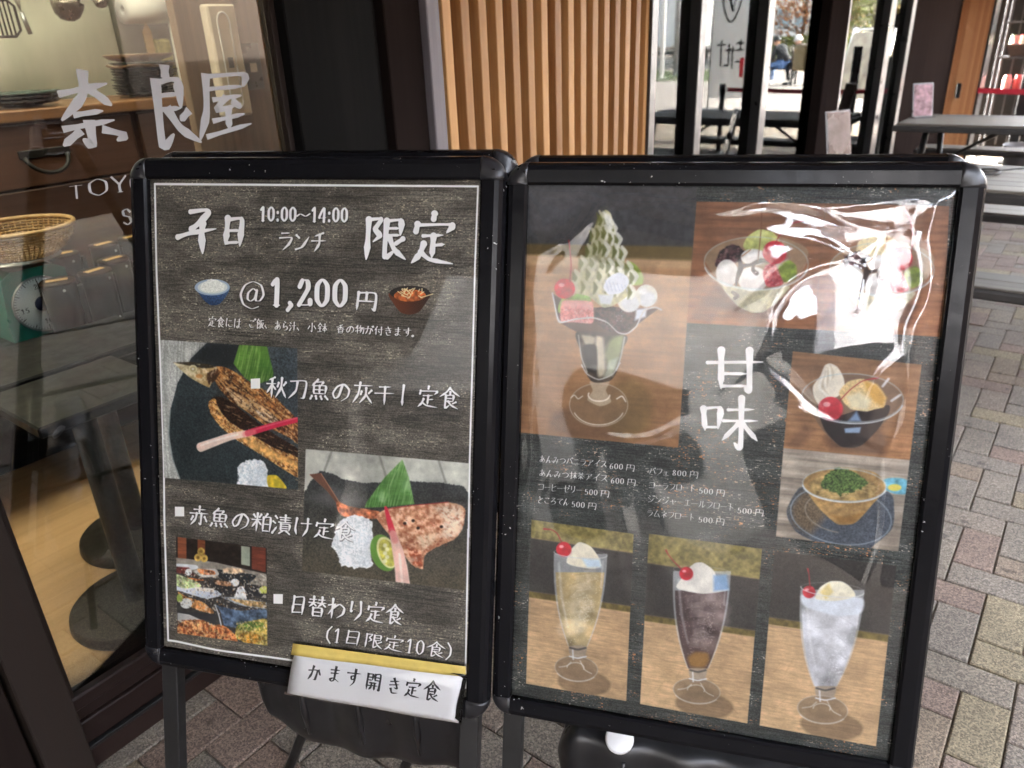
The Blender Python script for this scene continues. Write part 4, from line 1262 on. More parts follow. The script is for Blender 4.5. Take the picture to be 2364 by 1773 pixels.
def paint_dessert():
    c = Canvas([(1217.8, 431), (2214, 437), (1171.1, 1614.3), (2050, 1764)])
    board_wood(c, (30, 34, 33), (80, 85, 82), (178, 172, 158), (206, 128, 76), 0.9)
    a = Z(1150, 350, .428)
    b = Z(1550, 400, .339)
    d = Z(1580, 760, .3375)
    e = Z(1180, 1020, .2893)
    g = Z(1150, 1200, .3014)
    h = Z(1650, 1200, .3455)
    # ---- parfait
    q = a((150, 180), (1072, 190), (966, 1610), (104, 1530))
    c.photo(q)
    c.poly(q, (176, 132, 90), n=0.04, nk='s', col2=(136, 94, 60), ga=a(600, 600), gb=a(560, 1600))
    c.poly(a((140, 170), (1080, 180), (1050, 530), (145, 512)), (58, 58, 60), n=0.05, nk='m', col2=(46, 46, 48), ga=a(600, 200), gb=a(600, 520))
    c.poly(a((145, 505), (1052, 520), (1046, 600), (140, 566)), (86, 70, 34), soft=8)
    c.poly(a((140, 566), (1046, 596), (1040, 640), (136, 620)), (190, 156, 116), soft=14, alpha=0.7)
    c.poly(a((140, 180), (560, 180), (540, 320), (300, 420), (150, 420)), (92, 92, 96), soft=60, alpha=0.35)
    c.ell(a(520, 1470), 110, 42, (92, 66, 46), alpha=0.6, soft=24)
    c.ell(a(690, 1400), 60, 70, (104, 84, 46), alpha=0.55, soft=30)
    # foot
    c.ell(a(532, 1378), 68, 50, (120, 92, 64), alpha=0.8)
    c.ring(a(532, 1378), 68, 50, 2, (206, 196, 180), alpha=0.6)
    c.ring(a(532, 1388), 60, 42, 2, (236, 226, 206), a0=20, a1=160)
    c.line(a((380, 1340), (400, 1325), (420, 1345), (445, 1330)), 2, (240, 232, 214), sm=True)
    c.line(a((630, 1345), (660, 1330), (680, 1360)), 2.4, (246, 240, 226), sm=True)
    c.poly(a((486, 1250), (590, 1250), (572, 1300), (600, 1360), (540, 1385), (470, 1350), (500, 1300)), (196, 178, 150), alpha=0.7, sm=True)
    c.ring(a(534, 1325), 25, 14, 3, (250, 240, 220), a0=0, a1=200)
    # bowl of the glass
    gb = a((418, 980), (432, 1080), (450, 1180), (490, 1246), (535, 1258), (600, 1244), (640, 1180), (662, 1080), (682, 1000))
    c.poly(gb, (60, 50, 40), n=0.15, sm=True)
    c.poly(a((520, 1010), (560, 1020), (570, 1200), (530, 1220), (515, 1100)), (196, 186, 160), soft=12, sm=True)
    c.poly(a((600, 1020), (670, 1000), (650, 1120), (600, 1200), (570, 1100)), (132, 140, 92), soft=16, sm=True)
    c.poly(a((440, 1000), (510, 1010), (505, 1050), (470, 1060)), (170, 160, 134), soft=8, sm=True)
    c.poly(a((450, 1060), (520, 1060), (520, 1200), (470, 1180)), (24, 20, 18), soft=8, sm=True)
    c.poly(a((590, 1140), (640, 1120), (610, 1220), (560, 1230)), (206, 214, 190), soft=10, alpha=0.7)
    c.line(a((440, 1160), (470, 1210), (535, 1240), (610, 1210), (650, 1150)), 3, (220, 220, 214), sm=True, alpha=0.8)
    c.line(a((424, 1000), (440, 1120), (470, 1200)), 3, (206, 200, 186), sm=True, alpha=0.8)
    c.line(a((676, 1010), (656, 1110), (630, 1190)), 3, (206, 206, 196), sm=True, alpha=0.8)
    # cup
    c.poly(a((285, 775), (318, 930), (420, 985), (560, 1005), (680, 995), (760, 930), (860, 856), (700, 850), (400, 850)), (64, 44, 40), alpha=0.9)
    c.poly(a((520, 860), (580, 842), (700, 860), (742, 905), (700, 965), (600, 980), (520, 930)), (42, 24, 26), n=0.3, nk='m', sm=True, ragged=1.0)
    c.mottle(a((520, 860), (580, 842), (700, 860), (742, 905), (700, 965), (600, 980), (520, 930)), [((100, 62, 60), 'b', 0.5, 2, .8), ((16, 8, 10), 'b', -0.5, 2, .8), ((200, 190, 200), 't', 1.8, 3, .7)])
    for i in range(34):
        c.ell(a(540 + RNG.random() * 190, 860 + RNG.random() * 90), 3.4, 2.6, (96, 58, 58), alpha=0.6, soft=3)
    c.dots(a((630, 890), (670, 890), (670, 925), (630, 925)), 14, .9, (236, 240, 250))
    # matcha jelly, mochi
    c.poly(a((318, 830), (350, 790), (420, 776), (486, 790), (490, 830), (430, 860), (320, 880)), (122, 160, 70), sm=True, n=0.08)
    c.poly(a((340, 815), (420, 812), (496, 820), (508, 870), (500, 935), (400, 930), (330, 925), (325, 860)), (206, 120, 112), n=0.07, nk='f', sm=True)
    c.mottle(a((340, 815), (420, 812), (496, 820), (508, 870), (500, 935), (400, 930), (330, 925)), [((226, 158, 150), 'b', 0.4, 1.5, .7), ((180, 88, 84), 'b', -0.6, 1.5, .6), ((250, 226, 222), 't', 1.3, 2.5, .8)])
    c.poly(a((335, 812), (420, 812), (496, 820), (500, 850), (330, 850)), (226, 158, 148), soft=14, alpha=0.8)
    # dumplings
    c.poly(a((690, 600), (740, 620), (778, 680), (770, 725), (700, 720)), (160, 182, 84), sm=True)
    c.poly(a((715, 620), (760, 650), (740, 700), (710, 690)), (120, 140, 40), soft=10)
    for p, r_ in (((795, 786), 26), ((700, 812), 27)):
        c.ell(a(*p), r_, r_, (226, 224, 208))
        c.ell(a(p[0] + 8, p[1] + 20), r_ * .8, r_ * .7, (196, 204, 218), alpha=0.5, soft=12)
        c.ell(a(p[0] - 20, p[1] - 26), r_ * .4, r_ * .3, (250, 250, 246), alpha=0.8, soft=8)
    c.poly(a((740, 860), (800, 850), (790, 900), (730, 920)), (212, 216, 226), soft=8)
    # soft-serve swirl: stacked ruffles
    sw = a((572, 322), (602, 340), (620, 400), (640, 490), (668, 560), (690, 640), (716, 720), (700, 780), (620, 836), (560, 850), (480, 790), (404, 770), (400, 720), (430, 670), (448, 600), (490, 520), (502, 440), (540, 360))
    c.poly(sw, (176, 172, 130), n=0.06, sm=True)
    for (x0, y0, x1, y1, w_) in ((540, 380, 612, 420, 16), (505, 460, 640, 490, 24), (480, 540, 664, 560, 26), (450, 610, 690, 640, 28), (420, 680, 712, 700, 28), (404, 740, 700, 770, 24)):
        for k in range(6):
            t = k / 5
            xa, ya = x0 + (x1 - x0) * t + RNG.normal() * 7, y0 + (y1 - y0) * t - 12 * math.sin(math.pi * t) + RNG.normal() * 9
            c.line(a((xa, ya - 40), (xa + 16, ya - 8), (xa + 4, ya + 34)), [w_ * .25, w_ * .52, w_ * .2], (236, 236, 218) if k > 2 else (208, 206, 172), sm=True, soft=3, alpha=0.85)
            c.line(a((xa - 14, ya - 30), (xa - 4, ya), (xa - 16, ya + 34)), [2, w_ * .42, 3], (82, 88, 34), sm=True, soft=4, alpha=0.85)
    c.poly(a((572, 322), (540, 360), (502, 440), (490, 520), (448, 600), (430, 670), (400, 740), (480, 760), (520, 600), (560, 420)), (96, 92, 48), soft=40, alpha=0.42)
    c.poly(a((560, 330), (600, 346), (618, 420), (600, 440), (575, 400)), (244, 244, 236), soft=8, alpha=0.85)
    c.poly(a((585, 690), (640, 660), (690, 680), (700, 720), (660, 770), (590, 780), (560, 740)), (222, 228, 236), sm=True, soft=3)
    for k in range(6):
        c.line(a((570 + 22 * k, 700 + 6 * k), (590 + 20 * k, 760)), 2, (176, 188, 206), alpha=0.7, sm=True)
    c.poly(a((530, 780), (620, 780), (600, 835), (545, 830)), (206, 212, 214), soft=6)
    cherry(c, a(350, 748), 24, a((378, 712), (386, 620), (378, 520), (374, 488)))
    c.line(a((283, 772), (300, 860), (320, 930), (400, 915), (500, 905), (580, 930), (640, 985), (690, 990), (740, 950), (780, 870), (840, 848), (876, 862)), 3.4, (206, 200, 196), sm=True)
    c.line(a((288, 790), (322, 924), (420, 908)), 1.4, (250, 250, 250), sm=True)
    # ---- two bowls of anmitsu
    q = b((170, 200), (1056, 212), (976, 1076), (100, 1032))
    for j, q in enumerate((q, b((1056, 212), (1902, 230), (1862, 1126), (976, 1076)))):
        c.photo(q)
        c.poly(q, (112, 72, 48), n=0.07, nk='s', col2=(150, 94, 58), ga=b(600, 260), gb=b(600, 1060))
        for i in range(90):
            x, y = 60 + RNG.random() * 1850, 640 + RNG.random() * 480
            c.line(b((x, y), (x + 70 + 60 * RNG.random(), y + 5)), 1.1, (64, 38, 26), alpha=0.5)
        ox = 0 if j == 0 else 862
        oy = 0 if j == 0 else 40
        F = lambda *p, ox=ox, oy=oy: b(*[(x + ox, y + oy) for x, y in p])
        F1 = lambda x, y, ox=ox, oy=oy: b(x + ox, y + oy)
        F1.s = b.s
        c.poly(F((250, 900), (420, 960), (760, 1000), (800, 880), (700, 780)), (60, 40, 30), soft=26, alpha=0.6)
        c.poly(F((120, 1000), (300, 760), (420, 820), (260, 1040)), (70, 42, 28), soft=20, alpha=0.5)
        c.poly(F((220, 590), (330, 760), (450, 900), (540, 956), (620, 956), (700, 900), (850, 730), (935, 570), (900, 500), (700, 430), (500, 440), (300, 500)), (150, 130, 100), alpha=0.6, sm=True)
        c.poly(F((345, 770), (450, 910), (545, 955), (620, 955), (700, 900), (810, 780), (600, 800)), (198, 192, 156), sm=True, n=0.05)
        c.poly(F((490, 880), (640, 900), (600, 950), (540, 950)), (222, 216, 182), soft=12)
        if j == 0:
            c.poly(F((490, 510), (520, 440), (600, 392), (690, 410), (740, 470), (700, 530), (560, 560)), (184, 190, 104), sm=True, n=0.06)
            c.poly(F((540, 440), (600, 400), (660, 410), (600, 470)), (212, 216, 140), soft=14, alpha=0.8)
        else:
            c.poly(F((400, 510), (420, 430), (520, 392), (620, 390), (690, 450), (690, 530), (560, 570), (410, 580)), (226, 208, 158), sm=True, n=0.06, nk='f')
            c.poly(F((570, 400), (650, 410), (695, 470), (680, 530), (600, 500)), (206, 154, 84), soft=14)
        c.poly(F((300, 640), (330, 540), (420, 494), (500, 540), (480, 600), (380, 640)), (44, 24, 26), n=0.4, nk='m', sm=True, ragged=1.2)
        for i in range(26):
            c.ell(F1(320 + RNG.random() * 160, 520 + RNG.random() * 90), 3, 2.2, (120, 84, 84), alpha=0.7, soft=2)
        c.poly(F((730, 640), (800, 600), (852, 640), (850, 720), (770, 750)), (112, 132, 44), sm=True, n=0.1)
        for p, rx, ry in (((378, 690), 26, 32), ((555, 730), 36, 29), ((560, 580), 30, 19)):
            c.ell(F1(*p), rx, ry, (226, 222, 214))
            c.ell(F1(p[0] + 16, p[1] + 24), rx * .8, ry * .6, (190, 182, 176), alpha=0.5, soft=12)
            c.ell(F1(p[0] - 16, p[1] - 26), rx * .5, ry * .35, (250, 248, 244), alpha=0.7, soft=10)
        c.poly(F((640, 640), (700, 620), (735, 690), (760, 765), (655, 782), (625, 700)), (190, 70, 76), n=0.05, nk='f', sm=True)
        c.mottle(F((640, 640), (700, 620), (735, 690), (760, 765), (655, 782), (625, 700)), [((222, 120, 120), 'b', 0.3, 1.5, .7), ((150, 40, 50), 'b', -0.5, 1.5, .6), ((250, 220, 220), 't', 1.5, 2.5, .7)])
        c.line(F((462, 590), (472, 650), (450, 720), (440, 772)), [6, 13, 8, 5], (34, 18, 15), sm=True, soft=2.5)
        c.line(F((478, 640), (540, 632), (610, 604), (668, 612)), [9, 7, 12, 5], (34, 18, 15), sm=True, soft=2.5)
        c.line(F((560, 630), (556, 668), (580, 690)), [6, 8, 10], (34, 18, 15), sm=True, soft=2.5)
        c.ell(F1(575, 684), 3, 2, (190, 170, 160), soft=2)
        c.line(F((480, 575), (540, 530)), 2.4, (170, 110, 60), alpha=0.9)
        c.line(F((620, 210), (612, 400), (590, 610)), 2.2, (90, 50, 28), alpha=0.9)
        cherry(c, F1(705, 548), 28, F((708, 490), (740, 430), (820, 352), (966, 320)) if j == 0 else F((780, 500), (790, 400), (775, 300), (742, 222)))
        c.line(F((416, 820), (450, 845), (430, 860)), 7, (30, 16, 14), sm=True)
        c.ring(F1(578, 620), 121, 60, 2.4, (176, 196, 196), rot=0.02, alpha=0.55)
        c.ring(F1(578, 628), 121, 60, 2.4, (226, 236, 236), rot=0.02, a0=10, a1=170, alpha=0.9)
        c.line(F((225, 640), (345, 790), (450, 915), (545, 958)), 1.8, (186, 190, 180), sm=True, alpha=0.5, soft=2.5)
        c.line(F((932, 600), (820, 790), (700, 905), (620, 958)), 1.8, (186, 190, 180), sm=True, alpha=0.5, soft=2.5)
    # ---- coffee jelly
    q = d((740, 160), (1630, 250), (1546, 906), (674, 826))
    c.photo(q)
    c.poly(q, (128, 92, 64), n=0.06, nk='s', col2=(160, 110, 70), ga=d(1100, 220), gb=d(1300, 900))
    for i in range(60):
        x, y = 680 + RNG.random() * 900, 560 + RNG.random() * 360
        c.line(d((x, y), (x + 70 + 60 * RNG.random(), y + 9)), 1.1, (72, 48, 34), alpha=0.45)
    c.poly(d((960, 760), (1320, 640), (1400, 780), (1360, 880), (1000, 830)), (62, 42, 32), soft=24, alpha=0.6)
    c.poly(d((690, 800), (820, 660), (900, 700), (780, 830)), (80, 56, 42), soft=20, alpha=0.5)
    c.poly(d((802, 470), (880, 600), (960, 720), (1060, 810), (1150, 824), (1220, 800), (1320, 700), (1440, 580), (1502, 480), (1400, 380), (1200, 316), (960, 330)), (104, 84, 68), alpha=0.75, sm=True)
    c.poly(d((905, 530), (960, 700), (1060, 808), (1150, 822), (1220, 800), (1330, 690), (1390, 570), (1200, 640), (1000, 620)), (30, 24, 24), sm=True)
    c.poly(d((900, 560), (1060, 600), (1200, 560), (1400, 530), (1380, 610), (1200, 650), (980, 640)), (22, 16, 18), sm=True)
    c.poly(d((1120, 640), (1180, 570), (1210, 640)), (110, 140, 180), soft=8, alpha=0.9)
    c.poly(d((1095, 690), (1210, 680), (1200, 720), (1100, 720)), (140, 170, 206), alpha=0.9, soft=4)
    # cream swirl and ice cream
    c.poly(d((880, 400), (930, 330), (960, 260), (1000, 244), (1050, 270), (1090, 340), (1096, 410), (1050, 470), (980, 490), (920, 524), (885, 470)), (232, 222, 200), sm=True)
    for k in range(6):
        c.line(d((1000 - 8 * k, 256 + 10 * k), (985 - 18 * k + 30, 330 + 16 * k), (930 + 14 * k, 420 + 12 * k)), [3, 8, 4], (250, 246, 232) if k % 2 else (196, 180, 150), sm=True, soft=4, alpha=0.8)
    c.poly(d((1060, 440), (1120, 370), (1220, 350), (1320, 390), (1380, 470), (1370, 540), (1300, 560), (1250, 572), (1150, 560), (1090, 510)), (222, 190, 128), sm=True, n=0.06, nk='f')
    c.poly(d((1230, 360), (1320, 390), (1384, 480), (1360, 545), (1290, 500), (1250, 430)), (206, 154, 70), soft=12)
    c.poly(d((1110, 470), (1200, 440), (1280, 500), (1250, 565), (1140, 550)), (228, 216, 176), soft=14)
    cherry(c, d(1000, 555), 29, d((1062, 502), (1130, 430), (1220, 365), (1330, 342)), (206, 48, 62))
    c.ring(d(1152, 480), 118, 56, 2.6, (170, 190, 196), rot=0.04, alpha=0.6)
    c.ring(d(1152, 490), 118, 56, 3, (226, 238, 242), rot=0.04, a0=10, a1=170, alpha=0.9)
    c.line(d((1360, 400), (1400, 350)), 6, (236, 240, 244), alpha=0.7)
    c.line(d((1420, 500), (1480, 460)), 6, (236, 240, 244), alpha=0.7)
    # ---- tokoroten noodles
    q = d((674, 826), (1546, 906), (1466, 1536), (620, 1436))
    c.photo(q)
    c.poly(q, (166, 154, 138), n=0.09, nk='s', col2=(140, 128, 114), ga=d(1000, 860), gb=d(1100, 1500))
    for i in range(40):
        x, y = 620 + RNG.random() * 900, 840 + RNG.random() * 660
        c.line(d((x, y), (x - 50, y + 60)), 1.1, (116, 104, 92), alpha=0.35)
    c.poly(d((700, 1240), (760, 1130), (840, 1090), (1380, 1120), (1436, 1240), (1420, 1380), (1300, 1490), (1220, 1530), (900, 1470), (760, 1400), (705, 1310)), (66, 74, 84), n=0.12, nk='f', sm=True)
    c.poly(d((720, 1240), (800, 1120), (960, 1160), (960, 1300), (860, 1420), (740, 1360)), (96, 82, 64), soft=26, n=0.12, nk='f')
    c.ring(d(1070, 1290), 118, 66, 3, (136, 152, 166), rot=0.16, alpha=0.8)
    c.ring(d(1070, 1270), 84, 46, 3, (150, 140, 126), rot=0.16, a0=90, a1=270, alpha=0.7)
    c.poly(d((1355, 1050), (1400, 1030), (1480, 1030), (1530, 1050), (1530, 1136), (1440, 1138), (1360, 1100)), (92, 160, 182), sm=True, n=0.1)
    c.ell(d(1440, 1095), 16, 8, (222, 208, 90))
    c.poly(d((806, 1060), (880, 1190), (960, 1280), (1040, 1346), (1110, 1352), (1180, 1330), (1280, 1220), (1384, 1090), (1300, 990), (1080, 958), (880, 990)), (172, 132, 76), alpha=0.92, sm=True, n=0.08)
    c.poly(d((850, 1070), (960, 1010), (1200, 1010), (1320, 1100), (1250, 1180), (1050, 1200), (900, 1150)), (168, 138, 84), sm=True, n=0.14)
    for i in range(26):
        x, y = 860 + RNG.random() * 420, 1060 + RNG.random() * 110
        c.line(d((x, y), (x + 50, y + 10 * RNG.normal()), (x + 90, y + 24 * RNG.normal())), 2, (206, 178, 120), sm=True, alpha=0.6)
    c.poly(d((930, 1070), (980, 990), (1060, 968), (1160, 990), (1250, 1070), (1180, 1120), (1050, 1140), (960, 1110)), (70, 96, 46), n=0.3, nk='f', sm=True, ragged=3)
    c.dots(d((930, 1080), (990, 985), (1160, 985), (1260, 1080), (1100, 1150)), 120, 1.2, (126, 160, 76), alpha=0.8)
    c.dots(d((930, 1080), (990, 985), (1160, 985), (1260, 1080), (1100, 1150)), 80, 1.1, (30, 52, 24), alpha=0.8)
    c.poly(d((990, 1280), (1060, 1340), (1150, 1345), (1240, 1260), (1100, 1300)), (150, 104, 50), soft=10, alpha=0.7)
    c.ring(d(1094, 1078), 97, 38, 3.0, (186, 200, 206), rot=0.05, alpha=0.7)
    c.ring(d(1094, 1084), 97, 38, 3, (228, 238, 244), rot=0.05, a0=10, a1=175)
    # ---- three floats
    q = g((230, 22), (1022, 130), (960, 1424), (180, 1292))
    drink_bg(c, g, q, -60, 130, 545, 0.145)
    drink(c, g, (610, 285), 206, 34, 0, (585, 1000), (572, 1172), 166, 96, (186, 160, 106), (166, 146, 104), (244, 232, 200))
    c.poly(g((500, 350), (530, 260), (600, 195), (690, 230), (750, 310), (770, 380), (700, 400), (560, 380)), (240, 232, 206), sm=True)
    c.poly(g((620, 320), (760, 330), (770, 390), (660, 390)), (196, 222, 240), soft=10, alpha=0.9)
    cherry(c, g(480, 250), 18, g((462, 194), (430, 130), (385, 100), (326, 94)))
    c.ring(g(610, 285), 206 * .3014, 34 * .3014, 1.8, (214, 218, 218), rot=0.07, a0=0, a1=180, alpha=0.8)
    q = g((1140, 128), (2016, 242), (1898, 1592), (1064, 1446))
    drink_bg(c, g, q, -60, 196, 600, 0.140)
    drink(c, g, (1550, 415), 222, 36, 0, (1515, 1168), (1505, 1340), 182, 96, (58, 44, 46), (76, 60, 56), (190, 170, 164))
    c.poly(g((1440, 1080), (1500, 1040), (1590, 1050), (1600, 1110), (1560, 1160), (1460, 1150)), (150, 104, 46), soft=12, sm=True, alpha=0.8)
    c.poly(g((1350, 530), (1400, 460), (1450, 390), (1500, 352), (1560, 352), (1640, 410), (1680, 500), (1760, 560), (1560, 590), (1380, 560)), (232, 228, 216), sm=True)
    c.poly(g((1640, 450), (1740, 440), (1760, 560), (1640, 570)), (120, 160, 204), soft=10, alpha=0.9)
    cherry(c, g(1428, 435), 16, g((1385, 395), (1330, 340), (1290, 290), (1272, 256)))
    q = h((396, 226), (1216, 322), (1076, 1538), (288, 1402))
    drink_bg(c, h, q, None, 100, 620, 0.145)
    drink(c, h, (784, 485), 214, 46, 0, (735, 1135), (715, 1290), 170, 92, (196, 200, 206), (184, 184, 188), (246, 248, 252))
    c.poly(h((575, 520), (700, 530), (980, 540), (975, 640), (820, 660), (600, 600)), (222, 230, 238), soft=8, sm=True)
    c.poly(h((670, 545), (700, 470), (770, 428), (850, 430), (910, 470), (936, 530), (800, 560)), (238, 232, 206), sm=True)
    c.poly(h((700, 500), (760, 440), (790, 500), (740, 550)), (222, 204, 132), soft=8)
    cherry(c, h(626, 500), 15, h((634, 470), (630, 430), (626, 380), (618, 344)), (196, 50, 60))
    c.ring(h(784, 485), 214 * .3455, 46 * .3455, 2, (222, 224, 226), rot=0.1, a0=0, a1=180, alpha=0.9)
    c.clip = None
    c.finish()
    # ---- lettering
    T = lambda s, x0, y0, x1, y1, sz, w, f=e, **k: c.text(text_strokes(s, *f(x0, y0), *f(x1, y1), sz * f.s, w * f.s, **k), shadow=False)
    T('甘', 138, 132, 560, 150, 296, 50, f=d)
    T('味', 92, 456, 524, 476, 350, 44, f=d)
    for s_, x0, y0, x1, y1, n_ in (('あんみつバニラアイス', 200, 128, 752, 170, ('600', 766, 188, 882, 196)), ('あんみつ抹茶アイス', 196, 240, 758, 284, ('600', 776, 304, 890, 312)),
                                   ('コーヒーゼリー', 192, 352, 552, 382, ('500', 564, 396, 676, 404)), ('ところてん', 186, 456, 446, 478, ('500', 458, 496, 572, 504)),
                                   ('パフェ', 1090, 222, 1254, 236, ('800', 1272, 240, 1394, 250)), ('コーラフロート', 1084, 336, 1468, 366, ('500', 1486, 384, 1608, 394)),
                                   ('ジンジャーエールフロート', 1078, 446, 1780, 516, ('500', 1796, 540, 1920, 552)), ('ラムネフロート', 1068, 560, 1462, 598, ('500', 1480, 616, 1604, 626))):
        T(s_, x0, y0, x1, y1, 58, 5.5)
        T(n_[0], n_[1], n_[2], n_[3], n_[4], 48, 7)
        T('円', n_[3] + 14, n_[4] - 2, n_[3] + 100, n_[4] + 8, 58, 6)
    return c


def print_mat(name, canvas, rough=0.45):
    m, nt, p = base(name)
    t = nt.nodes.new('ShaderNodeTexImage')
    t.image = canvas.image(name + '_print')
    t.extension = 'EXTEND'
    t.interpolation = 'Cubic'
    nt.links.new(t.outputs[0], p.inputs['Base Color'])
    p.inputs['Roughness'].default_value = rough
    p.inputs['Specular IOR Level'].default_value = 0.25
    return m
# ------------------------------------------------------------------ signboards
VWD, VHT, RAIL = 0.574, 0.821, 0.036
PROF = [(0.0, 0.0005), (0.0, 0.0085), (0.0035, 0.0115), (0.022, 0.0125), (0.029, 0.0105), (0.0335, 0.0050), (0.036, -0.0040), (0.036, -0.0120), (0.0, -0.0120)]


class Frame:
    """coordinates of one panel: x across, y up the panel, d out of its face -> the stand's local space"""
    def __init__(s, zc, lean, flip=None):
        s.zc, s.c, s.s, s.flip = zc, math.cos(lean), math.sin(lean), flip

    def __call__(s, x, y, d=0.0):
        Y, Zz = y * s.s - d * s.c, s.zc + y * s.c + d * s.s
        if s.flip is not None:
            Y = 2 * s.flip - Y
        return (x, Y, Zz)


def rail_mesh(F, side, rail=RAIL):
    k = rail / 0.036
    g = 0.0004
    w, h = VWD / 2, VHT / 2
    mb = MB()
    ends = {'top': [lambda t: (-w + g, h + t), lambda t: (w - g, h + t)], 'bottom': [lambda t: (-w + g, -h - t), lambda t: (w - g, -h - t)],
            'left': [lambda t: (-w - t, -h + g), lambda t: (-w - t, h - g)], 'right': [lambda t: (w + t, -h + g), lambda t: (w + t, h - g)]}[side]
    n = len(PROF)
    vs = [F(*e(t * k), d) for e in ends for t, d in PROF]
    fs = [(i, (i + 1) % n, n + (i + 1) % n, n + i) for i in range(n)] + [tuple(range(n)), tuple(range(n, 2 * n))]
    return mb.add(vs, fs)


def corner_mesh(F, sx, sy, rail=RAIL):
    k = rail / 0.036 * 1.012
    w, h = VWD / 2, VHT / 2
    n, q = 8, len(PROF)
    vs, fs = [], []
    for i in range(n + 1):
        a = math.pi / 2 * i / n
        for t, d in PROF:
            vs.append(F(sx * (w + t * k * math.cos(a)), sy * (h + t * k * math.sin(a)), d + (0.0006 if d > 0 else -0.0004)))
    for i in range(n):
        for j in range(q):
            j2 = (j + 1) % q
            fs.append((i * q + j, (i + 1) * q + j, (i + 1) * q + j2, i * q + j2))
    fs += [tuple(range(q)), tuple(n * q + j for j in range(q))]
    mb = MB()
    mb.add(vs, fs, True)
    return mb


def panel_box(F, x0, x1, y0, y1, d0, d1):
    mb = MB().box((x0, y0, d0), (x1, y1, d1), 0.0015)
    return mb.xf(lambda x, y, d: F(x, y, d))


def sheet(F, nx, ny, x0, x1, y0, y1, hf, mat, name, uv=True):
    vs, fs = [], []
    for j in range(ny + 1):
        for i in range(nx + 1):
            x, y = x0 + (x1 - x0) * i / nx, y0 + (y1 - y0) * j / ny
            vs.append(F(x, y, hf(x, y)))
    for j in range(ny):
        for i in range(nx):
            k = j * (nx + 1) + i
            fs.append((k, k + 1, k + nx + 2, k + nx + 1))
    me = bpy.data.meshes.new(name)
    me.from_pydata(vs, [], fs)
    me.polygons.foreach_set('use_smooth', [True] * len(fs))
    me.materials.append(mat)
    if uv:
        ul = me.uv_layers.new(name='print')
        for lp in me.loops:
            i, j = lp.vertex_index % (nx + 1), lp.vertex_index // (nx + 1)
            x, y = x0 + (x1 - x0) * i / nx, y0 + (y1 - y0) * j / ny
            ul.data[lp.index].uv = ((x + VWD / 2) / VWD, (y + VHT / 2) / VHT)
    me.update()
    return me


def gauss(x, y, cx, cy, sx, sy, r=0.0):
    c, s = math.cos(r), math.sin(r)
    X, Y = (x - cx) * c + (y - cy) * s, -(x - cx) * s + (y - cy) * c
    return math.exp(-0.5 * ((X / sx)**2 + (Y / sy)**2))


def film_lunch(x, y):
    return 0.0035 + 0.0006 * math.sin(9 * x + 5 * y + 1) + 0.0012 * gauss(x, y, 0.10, 0.02, 0.05, 0.12, 0.2)


def film_dessert(x, y):
    # the clear cover sags: a fold under the top rail, a dish at the upper right, long vertical waves below
    h = 0.0042
    h += 0.0007 * math.sin(30 * x + 5 * math.sin(8 * y)) * max(0.0, 0.45 - 1.2 * y)
    h += 0.0022 * gauss(x, y, 0.175, 0.200, 0.085, 0.075, -0.2)
    for cx, cy, ln, wd, a, amp in ((0.060, 0.215, 0.055, 0.006, 1.15, 0.0016), (0.100, 0.290, 0.055, 0.005, 0.55, 0.0016), (0.150, 0.318, 0.045, 0.004, 2.75, -0.0011),
                                   (0.190, 0.290, 0.030, 0.004, 1.25, 0.0011), (0.120, 0.125, 0.050, 0.006, 2.55, -0.0013), (0.215, 0.140, 0.040, 0.005, 1.15, 0.0011),
                                   (0.257, 0.250, 0.130, 0.005, 1.52, 0.0022), (0.246, 0.240, 0.090, 0.004, 1.60, -0.0012), (0.170, 0.394, 0.120, 0.007, 0.03, 0.0022),
                                   (0.130, 0.370, 0.060, 0.004, 2.95, 0.0010), (0.160, 0.085, 0.050, 0.006, 2.85, 0.0013), (0.250, 0.030, 0.060, 0.005, 1.5, 0.0014),
                                   (-0.215, 0.350, 0.050, 0.007, 0.75, 0.0013), (-0.235, 0.330, 0.040, 0.005, 1.2, -0.0010), (-0.085, 0.055, 0.050, 0.007, 0.25, 0.0011),
                                   (0.235, -0.120, 0.150, 0.006, 1.53, 0.0016), (-0.273, -0.060, 0.180, 0.005, 1.57, 0.0014), (-0.120, -0.130, 0.110, 0.010, 1.78, 0.0014),
                                   (-0.085, -0.150, 0.100, 0.007, 1.72, -0.0010), (-0.045, -0.160, 0.100, 0.008, 1.85, 0.0012), (0.120, -0.200, 0.090, 0.010, 1.42, 0.0010)):
        c_, s_ = math.cos(a), math.sin(a)
        X, Y = (x - cx) * c_ + (y - cy) * s_, -(x - cx) * s_ + (y - cy) * c_
        Y += 0.006 * math.sin(X * 38 + cx * 50) + 0.004 * abs(math.sin(X * 27 + cy * 40))
        if abs(X) < 3.2 * ln and abs(Y) < 6 * wd:
            h += amp * math.exp(-0.5 * (X / ln) ** 2) * (1 / (1 + (Y / wd) ** 2))
    e = min(VWD / 2 - abs(x), VHT / 2 - abs(y))
    return 0.0020 + (h - 0.0020) * min(1.0, max(0.0, e / 0.02)) ** 0.6


